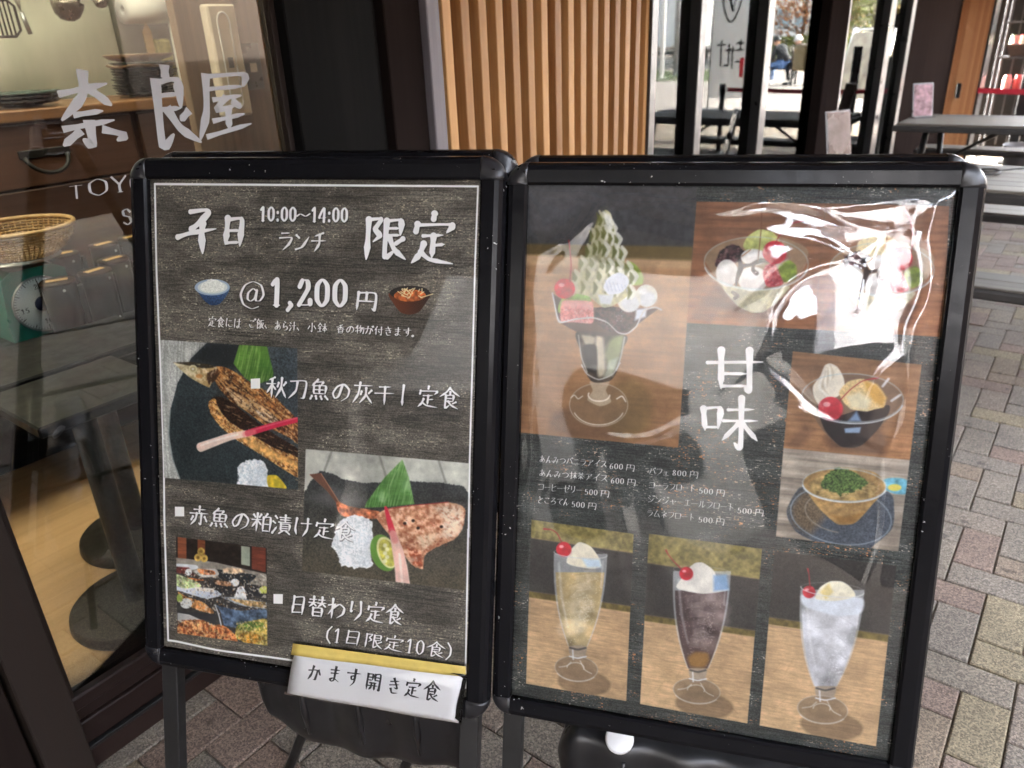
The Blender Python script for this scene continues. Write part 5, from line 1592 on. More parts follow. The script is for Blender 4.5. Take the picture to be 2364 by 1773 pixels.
def signboard(name, label, center, yaw, lean, canvas, film, film_mat, film_res, rail=RAIL):
    base_loc = (center[0], center[1], 0)
    T = thing(name, label, 'signboard', base_loc, yaw, 'A-frame menu boards')
    F = Frame(center[2], lean)
    yh = (VHT / 2 + RAIL) * F.s + 0.034
    Bk = Frame(center[2], lean, yh)
    for fr, nm in ((F, ''), (Bk, 'rear_')):
        for sd in ('top', 'bottom', 'left', 'right'):
            part(T, nm + 'frame_rail', rail_mesh(fr, sd, rail), MT['frame'])
        for sx in (-1, 1):
            for sy in (-1, 1):
                part(T, nm + 'corner_cap', corner_mesh(fr, sx, sy, rail), MT['cap'])
        part(T, nm + 'backing_board', panel_box(fr, -VWD / 2 - .008, VWD / 2 + .008, -VHT / 2 - .008, VHT / 2 + .008, -0.0045, -0.0105), MT['back_panel'])
        # legs run on down the slope to the ground
        for sx in (-1, 1):
            x0 = sx * (VWD / 2 + RAIL - 0.020)
            x1 = x0 - sx * 0.032
            yb = -(fr.zc - 0.036 * fr.s) / fr.c
            mb = panel_box(fr, x0, x1, yb, -VHT / 2 - RAIL * 0.4, -0.0125, -0.036)
            mb.xf(lambda x, y, z: (x, y, max(z, 0.0005)))
            part(T, nm + 'leg', mb, MT['leg'])
    wav = lambda x, y: -0.0012 + 0.0007 * math.sin(6 * x + 9 * y) * math.sin(5 * y + 1) if name else 0
    m = print_mat(name + '_poster', canvas)
    part(T, 'poster', sheet(F, 24, 32, -VWD / 2 - .006, VWD / 2 + .006, -VHT / 2 - .006, VHT / 2 + .006, wav, m, 'poster'), None)
    part(T, 'clear_cover_sheet', sheet(F, film_res[0], film_res[1], -VWD / 2 + .0005, VWD / 2 - .0005, -VHT / 2 + .0005, VHT / 2 - .0005, film, film_mat, 'clear_cover_sheet', False), None)
    # hinge straps joining the two panels at the top, and the stay bars at the sides
    for x in (-0.2, 0.2):
        a, b = F(x, VHT / 2 + RAIL * .7, -0.0125), Bk(x, VHT / 2 + RAIL * .7, -0.0125)
        part(T, 'hinge', MB().box((x - .02, a[1] - .001, a[2] - .03), (x + .02, b[1] + .001, a[2] - .012), 0.002), MT['leg'])
    for sx in (-1, 1):
        x = sx * (VWD / 2 + RAIL - 0.028)
        a, b = F(x, -0.30, -0.0365), Bk(x, -0.30, -0.0365)
        part(T, 'stay_bar', MB().tube([a, b], 0.005, 8), MT['leg'])
    return T, F, Bk


LC, LYAW, LLEAN = (-0.3400, 1.1069, 0.8075), math.radians(-14.85), math.radians(17.236)
RC, RYAW, RLEAN = (0.2840, 0.9630, 0.7952), math.radians(-15.50), math.radians(15.869)
lunch_canvas, dessert_canvas = paint_lunch(), paint_dessert()
LB, LF, LBK = signboard('menu_signboard', 'black A-frame board with weekday lunch poster, rice bowl and fish photos', LC, LYAW, LLEAN, lunch_canvas, film_lunch, MT['film_flat'], (60, 80))
RB, RF, RBK = signboard('menu_signboard', 'black A-frame board with dessert poster of parfait and float drinks under wrinkled film', RC, RYAW, RLEAN, dessert_canvas, film_dessert, MT['film'], (150, 200), 0.034)


# ------------------------------------------------------------------ taped notice on the lunch board
def ribbon(mb, path, ws, put, lift):
    """flat brush stroke lying on a surface; put(p, lift) maps a 2D point to 3D"""
    n = len(path)
    L, R = [], []
    for i in range(n):
        d = path[min(i + 1, n - 1)] - path[max(i - 1, 0)]
        d = d / (np.hypot(*d) + 1e-9)
        nn = np.array([-d[1], d[0]]) * ws[i] / 2
        if i == 0:
            path[0] = path[0] - d * ws[i] * .3
        L.append(path[i] + nn)
        R.append(path[i] - nn)
    vs = [put(p, lift) for p in L] + [put(p, lift) for p in R]
    mb.add(vs, [(i, i + 1, n + i + 1, n + i) for i in range(n - 1)])


def lettering(strokes, put, step=0.00002, lift=0.0004):
    mb = MB()
    for k, (pa, ws) in enumerate(strokes):
        ribbon(mb, [np.array(p) for p in pa], ws, put, lift + step * (k % 12))
    return mb


def lb_px(p):
    """photo pixel -> (x, y) metres on the lunch poster"""
    q = lunch_canvas.tf(p)
    return (q[0] / PS / 1000 - VWD / 2, VHT / 2 - q[1] / PS / 1000)


def notice():
    # the sheet leaves the poster just under the tape and lies over the bottom rail
    y_top = lb_px((880, 1520))[1]

    def depth(y):
        t = max(0.0, min(1.0, (y_top - y) / 0.045))
        return 0.0072 + 0.0092 * t * (2 - t)
    crn = [lb_px(p) for p in ((690, 1502), (1079, 1553), (1068.5, 1656.6), (676, 1589))]
    T = thing('paper_notice', 'white paper strip with black brush lettering under yellow tape on lunch board', 'notice', (LC[0], LC[1], 0), LYAW)

    def grid(c4, nx, ny, off, th):
        vs, fs = [], []
        for lay in (0, 1):
            for j in range(ny + 1):
                for i in range(nx + 1):
                    s, t = i / nx, j / ny
                    x = (c4[0][0] * (1 - s) + c4[1][0] * s) * (1 - t) + (c4[3][0] * (1 - s) + c4[2][0] * s) * t
                    y = (c4[0][1] * (1 - s) + c4[1][1] * s) * (1 - t) + (c4[3][1] * (1 - s) + c4[2][1] * s) * t
                    vs.append(LF(x, y, depth(y) + off - lay * th + 0.0008 * math.sin(40 * x) * t))
        m = (nx + 1) * (ny + 1)
        for j in range(ny):
            for i in range(nx):
                k = j * (nx + 1) + i
                fs.append((k, k + 1, k + nx + 2, k + nx + 1))
                fs.append((m + k, m + k + nx + 1, m + k + nx + 2, m + k + 1))
        rim = [i for i in range(nx + 1)] + [j * (nx + 1) + nx for j in range(1, ny + 1)] + [ny * (nx + 1) + i for i in range(nx - 1, -1, -1)] + [j * (nx + 1) for j in range(ny - 1, 0, -1)]
        for a, b in zip(rim, rim[1:] + rim[:1]):
            fs.append((a, b, m + b, m + a))
        return MB().add(vs, fs, True)
    part(T, 'sheet', grid(crn, 14, 10, 0.0, 0.0003), MT['paper'])
    big = [lb_px(p) for p in ((684, 1496), (1086, 1548), (1076, 1658), (671, 1590))]
    part(T, 'clear_sleeve', grid(big, 14, 10, 0.0016, 0.0001), MT['sleeve'])
    tp = [lb_px(p) for p in ((685, 1479), (1083, 1532), (1082, 1556), (683, 1503))]
    part(T, 'tape', grid(tp, 20, 3, 0.0022, 0.0002), MT['tape'])
    f = Z(330, 1150, .4069)
    st = []
    for ch, x, y, sz in (('か', 972, 918, 84), ('ま', 1086, 926, 84), ('す', 1188, 940, 92), ('開', 1300, 962, 92), ('き', 1420, 990, 84), ('定', 1518, 996, 96), ('食', 1622, 1008, 104)):
        a, b = f(x, y), f(x + sz * .98, y + sz * 0.13)
        st += text_strokes(ch, *a, *b, sz * f.s, 13 * f.s, 'brush')
    st2 = [([np.array(lb_px(p)) for p in pa], [w * 0.574 / 770 * 1.04 for w in ws]) for pa, ws in st]
    part(T, 'lettering', lettering(st2, lambda p, l: LF(p[0], p[1], depth(p[1]) + l + 0.0008 * 0.5), lift=0.0006), MT['ink'])
    return T


notice()


# ------------------------------------------------------------------ water weights standing between the legs
def water_tank(label, board, yaw, x0, x1, y0, y1, z0, z1, steps, cap):
    T = thing('water_weight', label, 'weight', (board[0], board[1], 0), yaw, 'plastic weights behind the boards')
    # body: superellipse sections along x, with bulges and a stepped underside
    n, m = 40, 28
    vs, fs = [], []
    for i in range(n + 1):
        t = i / n
        x = x0 + (x1 - x0) * t
        e = min(1.0, (min(t, 1 - t) * n / 3.0 + 0.02)) ** 0.5
        zb = z0 + steps(t)
        cz, hz = (zb + z1) / 2, (z1 - zb) / 2 * e
        cy, hy = (y0 + y1) / 2, (y1 - y0) / 2 * e * (1 + 0.10 * math.cos(2 * math.pi * t * 4))
        for k in range(m):
            a = 2 * math.pi * k / m
            ca, sa = math.cos(a), math.sin(a)
            vs.append((x, cy + hy * math.copysign(abs(ca) ** 0.45, ca), cz + hz * math.copysign(abs(sa) ** 0.45, sa)))
    for i in range(n):
        for k in range(m):
            k2 = (k + 1) % m
            fs.append((i * m + k, i * m + k2, (i + 1) * m + k2, (i + 1) * m + k))
    fs += [tuple(range(m)), tuple(n * m + k for k in range(m))]
    part(T, 'tank', MB().add(vs, fs, True), MT['tank'])
    # moulding seam round the middle
    part(T, 'seam', MB().box((x0 + .012, (y0 + y1) / 2 - .0012, z0 + 0.02), (x1 - .012, (y0 + y1) / 2 + .0012, z1 + .0035), 0.0008), MT['tank'])
    for t in (0.27, 0.52, 0.77):
        xx = x0 + (x1 - x0) * t
        part(T, 'rib', MB().tube([(xx, y0 - 0.001, z0 + 0.055), (xx, y0 - 0.0035, (z0 + z1) / 2), (xx, y0 - 0.001, z1 - 0.03)], [0.004, 0.0075, 0.004], 8), MT['tank'])
    if cap:
        cx, cy, cz = cap
        mb = MB().lathe([(0.0, 0.011), (0.019, 0.0105), (0.0225, 0.009), (0.024, 0.006), (0.0245, 0.0), (0.0, 0.0)], (0, 0, 0), 28)
        mb.xf(lambda x, y, z: (cx + x, cy - z * math.cos(0.6), cz + y * 0.9 + z * math.sin(0.6)) if False else (cx + x, cy + y * 0.80 - z * 0.6, cz + y * 0.6 + z * 0.80))
        part(T, 'screw_cap', mb, MT['white_plastic'])
    for sx in (0.22, 0.74):
        xx = x0 + (x1 - x0) * sx
        part(T, 'support_tube', MB().tube([(xx, (y0 + y1) / 2, z0 + 0.05), (xx - 0.02, (y0 + y1) / 2 - .005, z0 + 0.01), (xx - 0.085, (y0 + y1) / 2 - 0.03, 0.008)], 0.010, 10), MT['leg'])
    return T


def st_left(t):
    return 0.060 * max(0.0, 1 - t / 0.16) + 0.03 * max(0.0, 1 - t / 0.35) + 0.006 * math.sin(9 * t)


def st_right(t):
    return 0.03 * max(0.0, 1 - t / 0.2)


water_tank('black plastic water weight hanging behind the lunch board', LC, LYAW, -0.172, 0.272, -0.078, 0.034, 0.150, 0.375, st_left, None)
water_tank('black plastic water weight with white screw cap behind the dessert board', RC, RYAW, -0.226, 0.230, -0.080, 0.020, 0.080, 0.285, st_right, (-0.112, -0.066, 0.290))
# ------------------------------------------------------------------ ground and pavers
struct('ground', MB().poly([(-400, -400, -0.012), (400, -400, -0.012), (400, 400, -0.012), (-400, 400, -0.012)]), MT['far_paving'])


def paver_mat():
    m, nt, p = base('exposed_aggregate_paver')
    at = nt.nodes.new('ShaderNodeAttribute')
    at.attribute_name = 'tone'
    tone = ramp(nt, at.outputs['Fac'], [(0.0, srgb(116, 107, 94)), (0.25, srgb(111, 103, 93)), (0.45, srgb(119, 110, 98)), (0.62, srgb(118, 100, 88)), (0.8, srgb(111, 95, 84)), (1.0, srgb(124, 113, 90))])
    vo = nt.nodes.new('ShaderNodeTexVoronoi')
    vo.inputs['Scale'].default_value = 330
    tc = nt.nodes.new('ShaderNodeTexCoord')
    nt.links.new(tc.outputs['Object'], vo.inputs['Vector'])
    g = ramp(nt, vo.outputs['Color'], [(0.05, (0.34,) * 3), (0.5, (0.90,) * 3), (0.95, (1.75,) * 3)])
    # stains, wear and trodden-in spots run across the joints: mapped by world position
    geo = nt.nodes.new('ShaderNodeNewGeometry')
    n2 = noise(nt, 2.6, 6, (1, 1, 1), 0.62)
    nt.links.new(geo.outputs['Position'], n2.inputs['Vector'])
    sp = nt.nodes.new('ShaderNodeTexNoise')
    sp.inputs['Scale'].default_value, sp.inputs['Detail'].default_value = 16, 1
    nt.links.new(geo.outputs['Position'], sp.inputs['Vector'])
    spr = ramp(nt, sp.outputs['Fac'], [(0.24, (0.52,) * 3), (0.30, (1.0,) * 3)])
    g2a = ramp(nt, n2.outputs['Fac'], [(0.32, (0.74,) * 3), (0.66, (1.14,) * 3)])
    g2 = nt.nodes.new('ShaderNodeMix')
    g2.data_type, g2.blend_type = 'RGBA', 'MULTIPLY'
    g2.inputs['Factor'].default_value = 1
    nt.links.new(g2a.outputs[0], g2.inputs['A'])
    nt.links.new(spr.outputs[0], g2.inputs['B'])
    mul = nt.nodes.new('ShaderNodeMix')
    mul.data_type, mul.blend_type = 'RGBA', 'MULTIPLY'
    mul.inputs['Factor'].default_value = 1
    nt.links.new(tone.outputs[0], mul.inputs['A'])
    nt.links.new(g.outputs[0], mul.inputs['B'])
    mul2 = nt.nodes.new('ShaderNodeMix')
    mul2.data_type, mul2.blend_type = 'RGBA', 'MULTIPLY'
    mul2.inputs['Factor'].default_value = 1
    nt.links.new(mul.outputs['Result'], mul2.inputs['A'])
    nt.links.new(g2.outputs['Result'], mul2.inputs['B'])
    nt.links.new(mul2.outputs['Result'], p.inputs['Base Color'])
    p.inputs['Roughness'].default_value = 0.85
    bump(nt, vo.outputs['Distance'], p, 0.6, 0.0015)
    return m


MT['paver'] = paver_mat()


def paver_geo(x, y, lx, ly, dz, tx, ty):
    """one paver: bevelled top, sides down to the bed"""
    g, ch = 0.0016, 0.0035
    x0, x1, y0, y1 = x + g, x + lx - g, y + g, y + ly - g
    z = lambda px, py: dz + tx * (px - x) + ty * (py - y)
    ring = lambda i, h: [(a, b, h if h < -.005 else z(a, b) + h) for a, b in ((x0 + i, y0 + i), (x1 - i, y0 + i), (x1 - i, y1 - i), (x0 + i, y1 - i))]
    vs = ring(0, -0.02) + ring(0, -ch * .8) + ring(ch, 0.0)
    fs = [(8, 9, 10, 11)] + [(a + 4 * k, (a + 1) % 4 + 4 * k, (a + 1) % 4 + 4 * (k + 1), a + 4 * (k + 1)) for k in (0, 1) for a in range(4)]
    return vs, fs


def pavement():
    root = struct('pavement', MB().poly([(-7, -7.5, -0.009), (13, -7.5, -0.009), (13, 1.44, -0.009), (-7, 1.44, -0.009)]), M('joint_sand', (0.20, 0.17, 0.14), 0.95, var=0.3, scale=300, bmp=0.2))
    polyL = [(304, 362), (1176, 366), (1131, 1650), (339, 1530)]
    polyR = [(1176, 385), (2285, 385), (2104, 1800), (1130, 1655)]

    def inside(p, poly):
        r = False
        for i in range(4):
            (ax, ay), (bx, by) = poly[i], poly[(i + 1) % 4]
            if (ay > p[1]) != (by > p[1]) and p[0] < (bx - ax) * (p[1] - ay) / (by - ay) + ax:
                r = not r
        return r
    cells = []
    for i in range(-70, 130):
        for j in range(-75, 15):
            c = (i + j + 3) % 4
            u, v = 0.01 + i * 0.1, -0.007 + j * 0.1
            if c == 0:
                cells.append((u, v, 0.2, 0.1))
            elif c == 2:
                cells.append((u, v, 0.1, 0.2))
    near, rest = [], []
    for c in cells:
        cv, cu = c[1] + c[3] / 2, c[0] + c[2] / 2
        if c[1] > 1.40:
            continue
        q = project(B(cu, cv, 0))
        vis = q and -60 < q[0] < PW + 60 and q[1] < PH + 60 and q[1] > 300 and not inside(q, polyL) and not inside(q, polyR) and q[0] > 150
        (near if vis else rest).append((1 / q[2] ** 3 if vis else 0, c))
    near.sort(key=lambda a: -a[0])
    rest += near[300:]
    near = near[:300]
    variants = {}
    for k, (lx, ly) in enumerate(((0.2, 0.1), (0.1, 0.2))):
        for t in range(9):
            vs, fs = paver_geo(-lx / 2, -ly / 2, lx, ly, 0, RNG.normal() * .004, RNG.normal() * .004)
            me = MB().add(vs, fs).mesh('paver', MT['paver'])
            a = me.attributes.new('tone', 'FLOAT', 'FACE')
            a.data.foreach_set('value', [min(1, max(0, t / 8 + RNG.normal() * .02))] * len(fs))
            variants[k, t] = me
    for _, (u, v, lx, ly) in near:
        me = variants[0 if lx > ly else 1, int(RNG.integers(0, 9))]
        o = link('paver', me, root, (u + lx / 2, v + ly / 2, float(RNG.normal() * .0010)))
    V, F_, T_ = [], [], []
    for _, (u, v, lx, ly) in rest:
        vs, fs = paver_geo(u, v, lx, ly, RNG.normal() * .0010, RNG.normal() * .004, RNG.normal() * .004)
        n = len(V)
        V += vs
        F_ += [tuple(i + n for i in f) for f in fs]
        T_ += [RNG.random()] * len(fs)
    me = MB().add(V, F_).mesh('more_pavers', MT['paver'])
    a = me.attributes.new('tone', 'FLOAT', 'FACE')
    a.data.foreach_set('value', T_)
    o = link('more_pavers', me, root)
    o['kind'] = 'stuff'


pavement()

# ------------------------------------------------------------------ shop wall along v = 1.44
TOP = 2.75


def bx(*a, ch=0.002):
    return MB().box(a[:3], a[3:], ch)


def wall_piece(name, label, cat, u0, u1, v0, v1, mat, z0=0.0, z1=TOP, ch=0.003):
    return solo(name, MB().box((0, 0, 0), (u1 - u0, v1 - v0, z1 - z0), ch), mat, label, cat, B(u0, v0, z0))


wall_piece('wall_panel', 'dark brown wooden wall panel left of the sliding glass door', 'wall', -8.8, 0.255, 1.450, 1.62, MT['brown_wood'])
wall_piece('door_post', 'slim dark brown door post beside the sliding glass door', 'post', 0.262, 0.345, 1.420, 1.60, MT['dark_wood'])
wall_piece('wooden_post', 'blackened wooden post with heavy grain at the end of the glass door', 'post', 1.121, 1.372, 1.425, 1.50, MT['black_wood'])
wall_piece('wooden_post', 'narrow black wooden post in a recess beside the brown board', 'post', 1.376, 1.424, 1.470, 1.53, MT['black_wood'])
wall_piece('wall_board', 'dark brown vertical board between black post and cedar slats', 'board', 1.428, 1.553, 1.445, 1.62, MT['brown_wood'])
wall_piece('corner_trim', 'grey wooden corner trim beside the cedar slats', 'trim', 1.556, 1.604, 1.425, 1.62, MT['trim'])

# cedar slat panel: 16 slats on a backing
SP = thing('slat_panel', 'panel of upright cedar slats over a brown backing', 'wall panel', B(1.606, 1.44, 0))
part(SP, 'backing', MB().box((0, 0.055, 0), (1.128, 0.15, TOP)), MT['cedar_back'])
slat_me = [MB().box((0, -0.012, 0), (0.033, 0.0545, TOP), 0.002).mesh('slat', MT['cedar']) for _ in range(1)]
for k in range(16):
    o = link('slat', slat_me[0], SP, (0.012 + k * 0.0735, 0.0, -0.0))
wall_piece('door_jamb', 'black jamb between the cedar slats and the folding glass doors', 'jamb', 2.742, 2.785, 1.415, 1.60, MT['door_black'])

# sliding glass door of the kitchen
SD = thing('sliding_door', 'glass sliding door with dark brown frame and frosted shop lettering', 'door', B(0.345, 1.44, 0))
part(SD, 'threshold', MB().box((-0.35, 0.0, 0.0), (0.775, 0.06, 0.055), 0.004), MT['sill_wood'])
part(SD, 'bottom_rail', MB().box((0.0, 0.012, 0.058), (0.775, 0.055, 0.118), 0.003).box((0.0, 0.020, 0.120), (0.775, 0.060, 0.150), 0.003).box((0.0, 0.010, 0.152), (0.775, 0.052, 0.186), 0.004), MT['sill_wood'])
part(SD, 'track', MB().box((-0.10, -0.004, 0.0552), (0.775, 0.010, 0.064), 0.001), MT['iron'])
part(SD, 'stile', MB().box((0.0, 0.012, 0.187), (0.014, 0.052, 2.3), 0.002), MT['dark_wood'])
part(SD, 'stile', MB().box((0.760, 0.012, 0.187), (0.775, 0.046, 2.3), 0.002), MT['dark_wood'])
part(SD, 'top_rail', MB().box((0.0, 0.010, 2.301), (0.775, 0.055, TOP), 0.002), MT['dark_wood'])
part(SD, 'pane', MB().box((0.0145, 0.030, 0.1865), (0.7595, 0.0302, 2.30)), MT['pane'])
VG = 1.44 + 0.0297


def decal_strokes(ch, c4, w, style='brush'):
    """lettering on the glass from a quad of photo pixels (top-left, top-right, bottom-left, bottom-right)"""
    P = [uvz(at_v(x, y, VG)) for x, y in c4]
    out = []
    for s in GL[ch]:
        pts = []
        for gx, gy in s:
            a, b = gx / 100, gy / 100
            u = (P[0][0] * (1 - a) + P[1][0] * a) * (1 - b) + (P[2][0] * (1 - a) + P[3][0] * a) * b
            z = (P[0][2] * (1 - a) + P[1][2] * a) * (1 - b) + (P[2][2] * (1 - a) + P[3][2] * a) * b
            pts.append((u, -z))
        pa = smooth_path(pts, 6)
        out.append((pa, stroke_widths(pa, w, style)))
    return out


k_ = 2364 / 2212
vq = lambda *p: [(x * k_, y * k_) for x, y in p]
dst = decal_strokes('奈', vq((120, 162), (232, 150), (116, 322), (278, 306)), 0.019)
dst += decal_strokes('良', vq((306, 150), (398, 146), (318, 326), (440, 312)), 0.019)
dst += decal_strokes('屋', vq((420, 150), (540, 150), (430, 306), (546, 276)), 0.017)
put = lambda p, l: (p[0] - 0.345, 0.0297 - l, -p[1])
part(SD, 'lettering', lettering(dst, put, lift=0.0006), MT['decal'])
dst = decal_strokes('T', vq((146, 400), (180, 396), (148, 434), (184, 428)), 0.0034, 'serif')
dst += decal_strokes('O', vq((186, 388), (232, 382), (192, 426), (236, 420)), 0.0048, 'serif')
dst += decal_strokes('Y', vq((236, 380), (274, 376), (240, 418), (280, 414)), 0.0048, 'serif')
dst += decal_strokes('O', vq((276, 378), (324, 372), (280, 416), (328, 410)), 0.0048, 'serif')
dst += decal_strokes('S', vq((258, 452), (284, 448), (262, 488), (290, 484)), 0.0048, 'serif')
part(SD, 'small_lettering', lettering(dst, put, lift=0.0006), MT['decal'])

# folding glass doors
FD = thing('folding_glass_doors', 'row of folding glass doors with black frames mirroring the plaza', 'glass doors', B(2.785, 1.44, 0))
lv = [2.79, 3.205, 4.00, 5.26, 6.46, 7.00]
posts = [(3.150, 3.205, 0.050), (3.905, 3.995, 0.050), (6.30, 6.46, 0.050), (6.98, 7.10, 0.050)]
for a, b, dpt in posts:
    part(FD, 'stile', MB().box((a - 2.785, -0.030, 0.0), (b - 2.785, dpt, TOP), 0.004), MT['door_black'])
    part(FD, 'edge_strip', MB().box((b - 2.785 + .001, -0.012, 0.0), (b - 2.785 + 0.05, 0.010, TOP), 0.003), MT['mauve'])
part(FD, 'edge_strip', MB().box((0.001, -0.010, 0.0), (0.036, 0.012, TOP), 0.003), MT['mauve'])
part(FD, 'centre_post', MB().box((4.86 - 2.785, -0.045, 0.0), (5.22 - 2.785, 0.10, TOP), 0.004), MT['brown_wood'])
part(FD, 'edge_strip', MB().box((5.221 - 2.785, -0.03, 0.0), (5.30 - 2.785, 0.02, TOP), 0.003), MT['mauve'])
for a, b, tl in ((2.822, 3.149, 0.0), (3.256, 3.904, 0.25), (4.046, 4.859, -0.15), (5.301, 6.299, 0.2), (6.511, 6.979, -0.2)):
    mb = MB().box((a - 2.785, 0.016, 0.06), (b - 2.785, 0.0164, 2.55))
    t = math.tan(math.radians(tl))
    mb.xf(lambda x, y, z, a=a: (x, y + (x - (a - 2.785)) * t, z))
    part(FD, 'pane', mb, MT['pane_coated'])
part(FD, 'bottom_track', MB().box((0, -0.02, 0.0), (4.32, 0.06, 0.055), 0.003), MT['door_black'])
part(FD, 'head_rail', MB().box((0, -0.02, 2.56), (4.32, 0.06, TOP - .002), 0.003), MT['door_black'])
wall_piece('wall_panel', 'dark brown wall panel past the folding glass doors', 'wall', 7.11, 9.28, 1.425, 1.62, MT['brown_wood'])

# ribbed cedar pillar
PL = thing('ribbed_pillar', 'orange ribbed wooden pillar where the red belt is fixed', 'pillar', B(9.30, 1.165, 0))
part(PL, 'core', MB().box((0.012, 0.004, 0), (0.30, 0.275, TOP)), MT['cedar_back'])
rib_me = MB().box((0, 0, 0), (0.014, 0.0145, TOP), 0.002).mesh('rib', MT['rib'])
for k in range(15):
    link('rib', rib_me, PL, (-0.002, 0.004 + k * 0.0181, 0))
part(PL, 'black_edge', MB().box((0.0, -0.022, 0), (0.30, 0.003, TOP), 0.002), MT['door_black'])
part(PL, 'belt_clip', MB().box((-0.03, 0.14, 0.66), (-0.004, 0.18, 0.80), 0.004), MT['iron'])

# kitchen room shell
struct('kitchen_floor', MB().box((-2.2, 1.5, 0.02), (2.75, 5.2, 0.16)), MT['plywood'])
struct('kitchen_back_wall', MB().box((-2.2, 3.52, 0.16), (2.75, 3.62, TOP)), MT['plaster'])
struct('kitchen_side_wall', MB().box((2.70, 1.66, 0.16), (2.75, 3.515, TOP)), MT['plaster'])
# the side at u = -2.2 has an unseen opening, added to let daylight in
struct('kitchen_end_wall', MB().box((-2.25, 1.66, 0.16), (-2.2, 3.515, 0.9)).box((-2.25, 1.66, 2.5), (-2.2, 3.515, TOP)), MT['plaster'])
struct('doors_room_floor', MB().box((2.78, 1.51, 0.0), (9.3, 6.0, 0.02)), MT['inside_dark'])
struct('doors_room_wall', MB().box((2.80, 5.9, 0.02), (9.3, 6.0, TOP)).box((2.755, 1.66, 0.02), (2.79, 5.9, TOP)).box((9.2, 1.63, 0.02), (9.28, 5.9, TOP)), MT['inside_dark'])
# unseen roof, shaped to shade the front; frosted panel added to light the kitchen
RO = thing('unseen_canopy', 'unseen timber canopy roof shaped to shade the shop front', 'roof', B(0, 0, TOP))
for a in ((-4.6, -1.75, 11.6, 1.70), (-8.8, 1.7005, -1.6, 6.1), (-8.8, 0.4, -4.6005, 1.70), (2.2, 1.7005, 11.6, 6.1), (-1.5995, 3.30, 2.1995, 6.1)):
    part(RO, 'soffit', MB().box((a[0], a[1], 0.001), (a[2], a[3], 0.06)), MT['soffit'])
    part(RO, 'roof_sheet', MB().box((a[0], a[1], 0.301), (a[2], a[3], 0.36)), M('dark_roof_sheet', (0.05, 0.05, 0.05), 0.5))
part(RO, 'added_light_panel', MB().poly([(-1.5995, 1.7005, 0.05), (2.1995, 1.7005, 0.05), (2.1995, 3.2995, 0.05), (-1.5995, 3.2995, 0.05)]), MT['added_light_panel'])
part(RO, 'fascia', MB().box((-4.6, -1.80, -0.06), (11.63, -1.751, 0.30), 0.004), MT['dark_wood'])
for k in range(15):
    part(RO, 'rafter', MB().box((-4.5 + k * 1.0, -1.73, -0.09), (-4.44 + k * 1.0, 1.40, -0.0005), 0.003), MT['dark_wood'])

# ------------------------------------------------------------------ kitchen behind the glass
CT = thing('service_counter', 'brown wooden kitchen counter with drawers and iron pull', 'counter', B(0.2, 2.90, 0.16))
part(CT, 'worktop', MB().box((0, -0.02, 1.040), (1.575, 0.50, 1.075), 0.003), MT['counter'])
part(CT, 'carcass', MB().box((0, 0.02, 0.0), (1.572, 0.49, 1.039)), MT['drawer'])
dr = [part(CT, 'drawer_front', MB().box((a, 0.0, 0.83), (b, 0.0195, 1.030), 0.003), MT['drawer']) for a, b in ((0.01, 1.318), (1.344, 1.57))]
part(CT, 'lower_panel', MB().box((0.01, 0.0, 0.02), (1.57, 0.0195, 0.822), 0.003), MT['drawer'])
hu, hv, hz = uvz(at_v(*vq((100, 335))[0], 2.89))
part(dr[0], 'pull_handle', MB().tube([(hu - 0.2 + 0.07 * math.cos(a), -0.008 - 0.03 * math.sin(a), hz - 0.16 - 0.055 * math.sin(a)) for a in [math.pi * i / 12 for i in range(13)]], 0.007, 10)
     .box((hu - 0.2 - 0.085, -0.006, hz - 0.16 - 0.006), (hu - 0.2 + 0.085, -0.0005, hz - 0.16 + 0.022), 0.004), MT['iron'])
solo('steel_panel', MB().box((0, 0, 0), (2.55, 0.012, 1.1), 0.002), MT['steel'], 'brushed stainless steel panel behind the kitchen counter', 'panel', B(-0.70, 3.505, 1.10))
solo('white_trim', MB().box((0, 0, 0), (0.05, 0.03, 1.3), 0.003), MT['white_paint'], 'white marble-look trim strip at the edge of the kitchen wall', 'trim', B(2.045, 3.38, 1.235))
solo('shelf_board', MB().box((0, 0, 0), (0.20, 0.10, 0.02), 0.002), MT['counter'], 'small wooden shelf right of the steel panel', 'shelf', B(1.86, 3.40, 1.255))


def plate_prof(r, h):
    return [(0.0, 0.0), (r * .45, 0.0), (r * .5, 0.004), (r * .86, h * .55), (r, h), (r * .985, h + .003), (r * .84, h * .55 + .004), (r * .5, .008), (0.0, .007)]


z_ = 1.237
for i in range(13):
    m, rr = ('plate_navy', 0.118) if i < 10 else (('plate_tan', 0.128) if i == 10 else ('plate_teal', 0.122) if i == 11 else ('plate_tan', 0.128))
    hgt = 0.014 if i < 12 else 0.03
    lab = 'dark navy plate in the tall stack on the kitchen counter' if i < 10 else {10: 'tan plate with a wavy rim above the navy plates in the tall stack', 11: 'teal plate second from the top of the tall stack', 12: 'large tan plate on top of the tall stack'}[i]
    mb = MB().lathe(plate_prof(rr * (1 + .02 * RNG.normal()), hgt), (0, 0, 0), 30)
    if i == 10:
        mb.xf(lambda x, y, z: (x, y, z + 0.004 * math.sin(5 * math.atan2(y, x)) * (math.hypot(x, y) / .12) ** 3))
    solo('plate', mb, MT[m], lab, 'plate', B(1.715 + .003 * RNG.normal(), 3.10 + .003 * RNG.normal(), z_), TH, 'plates stacked on the counter')
    z_ += 0.0098 if i < 11 else 0.012
z_ = 1.237
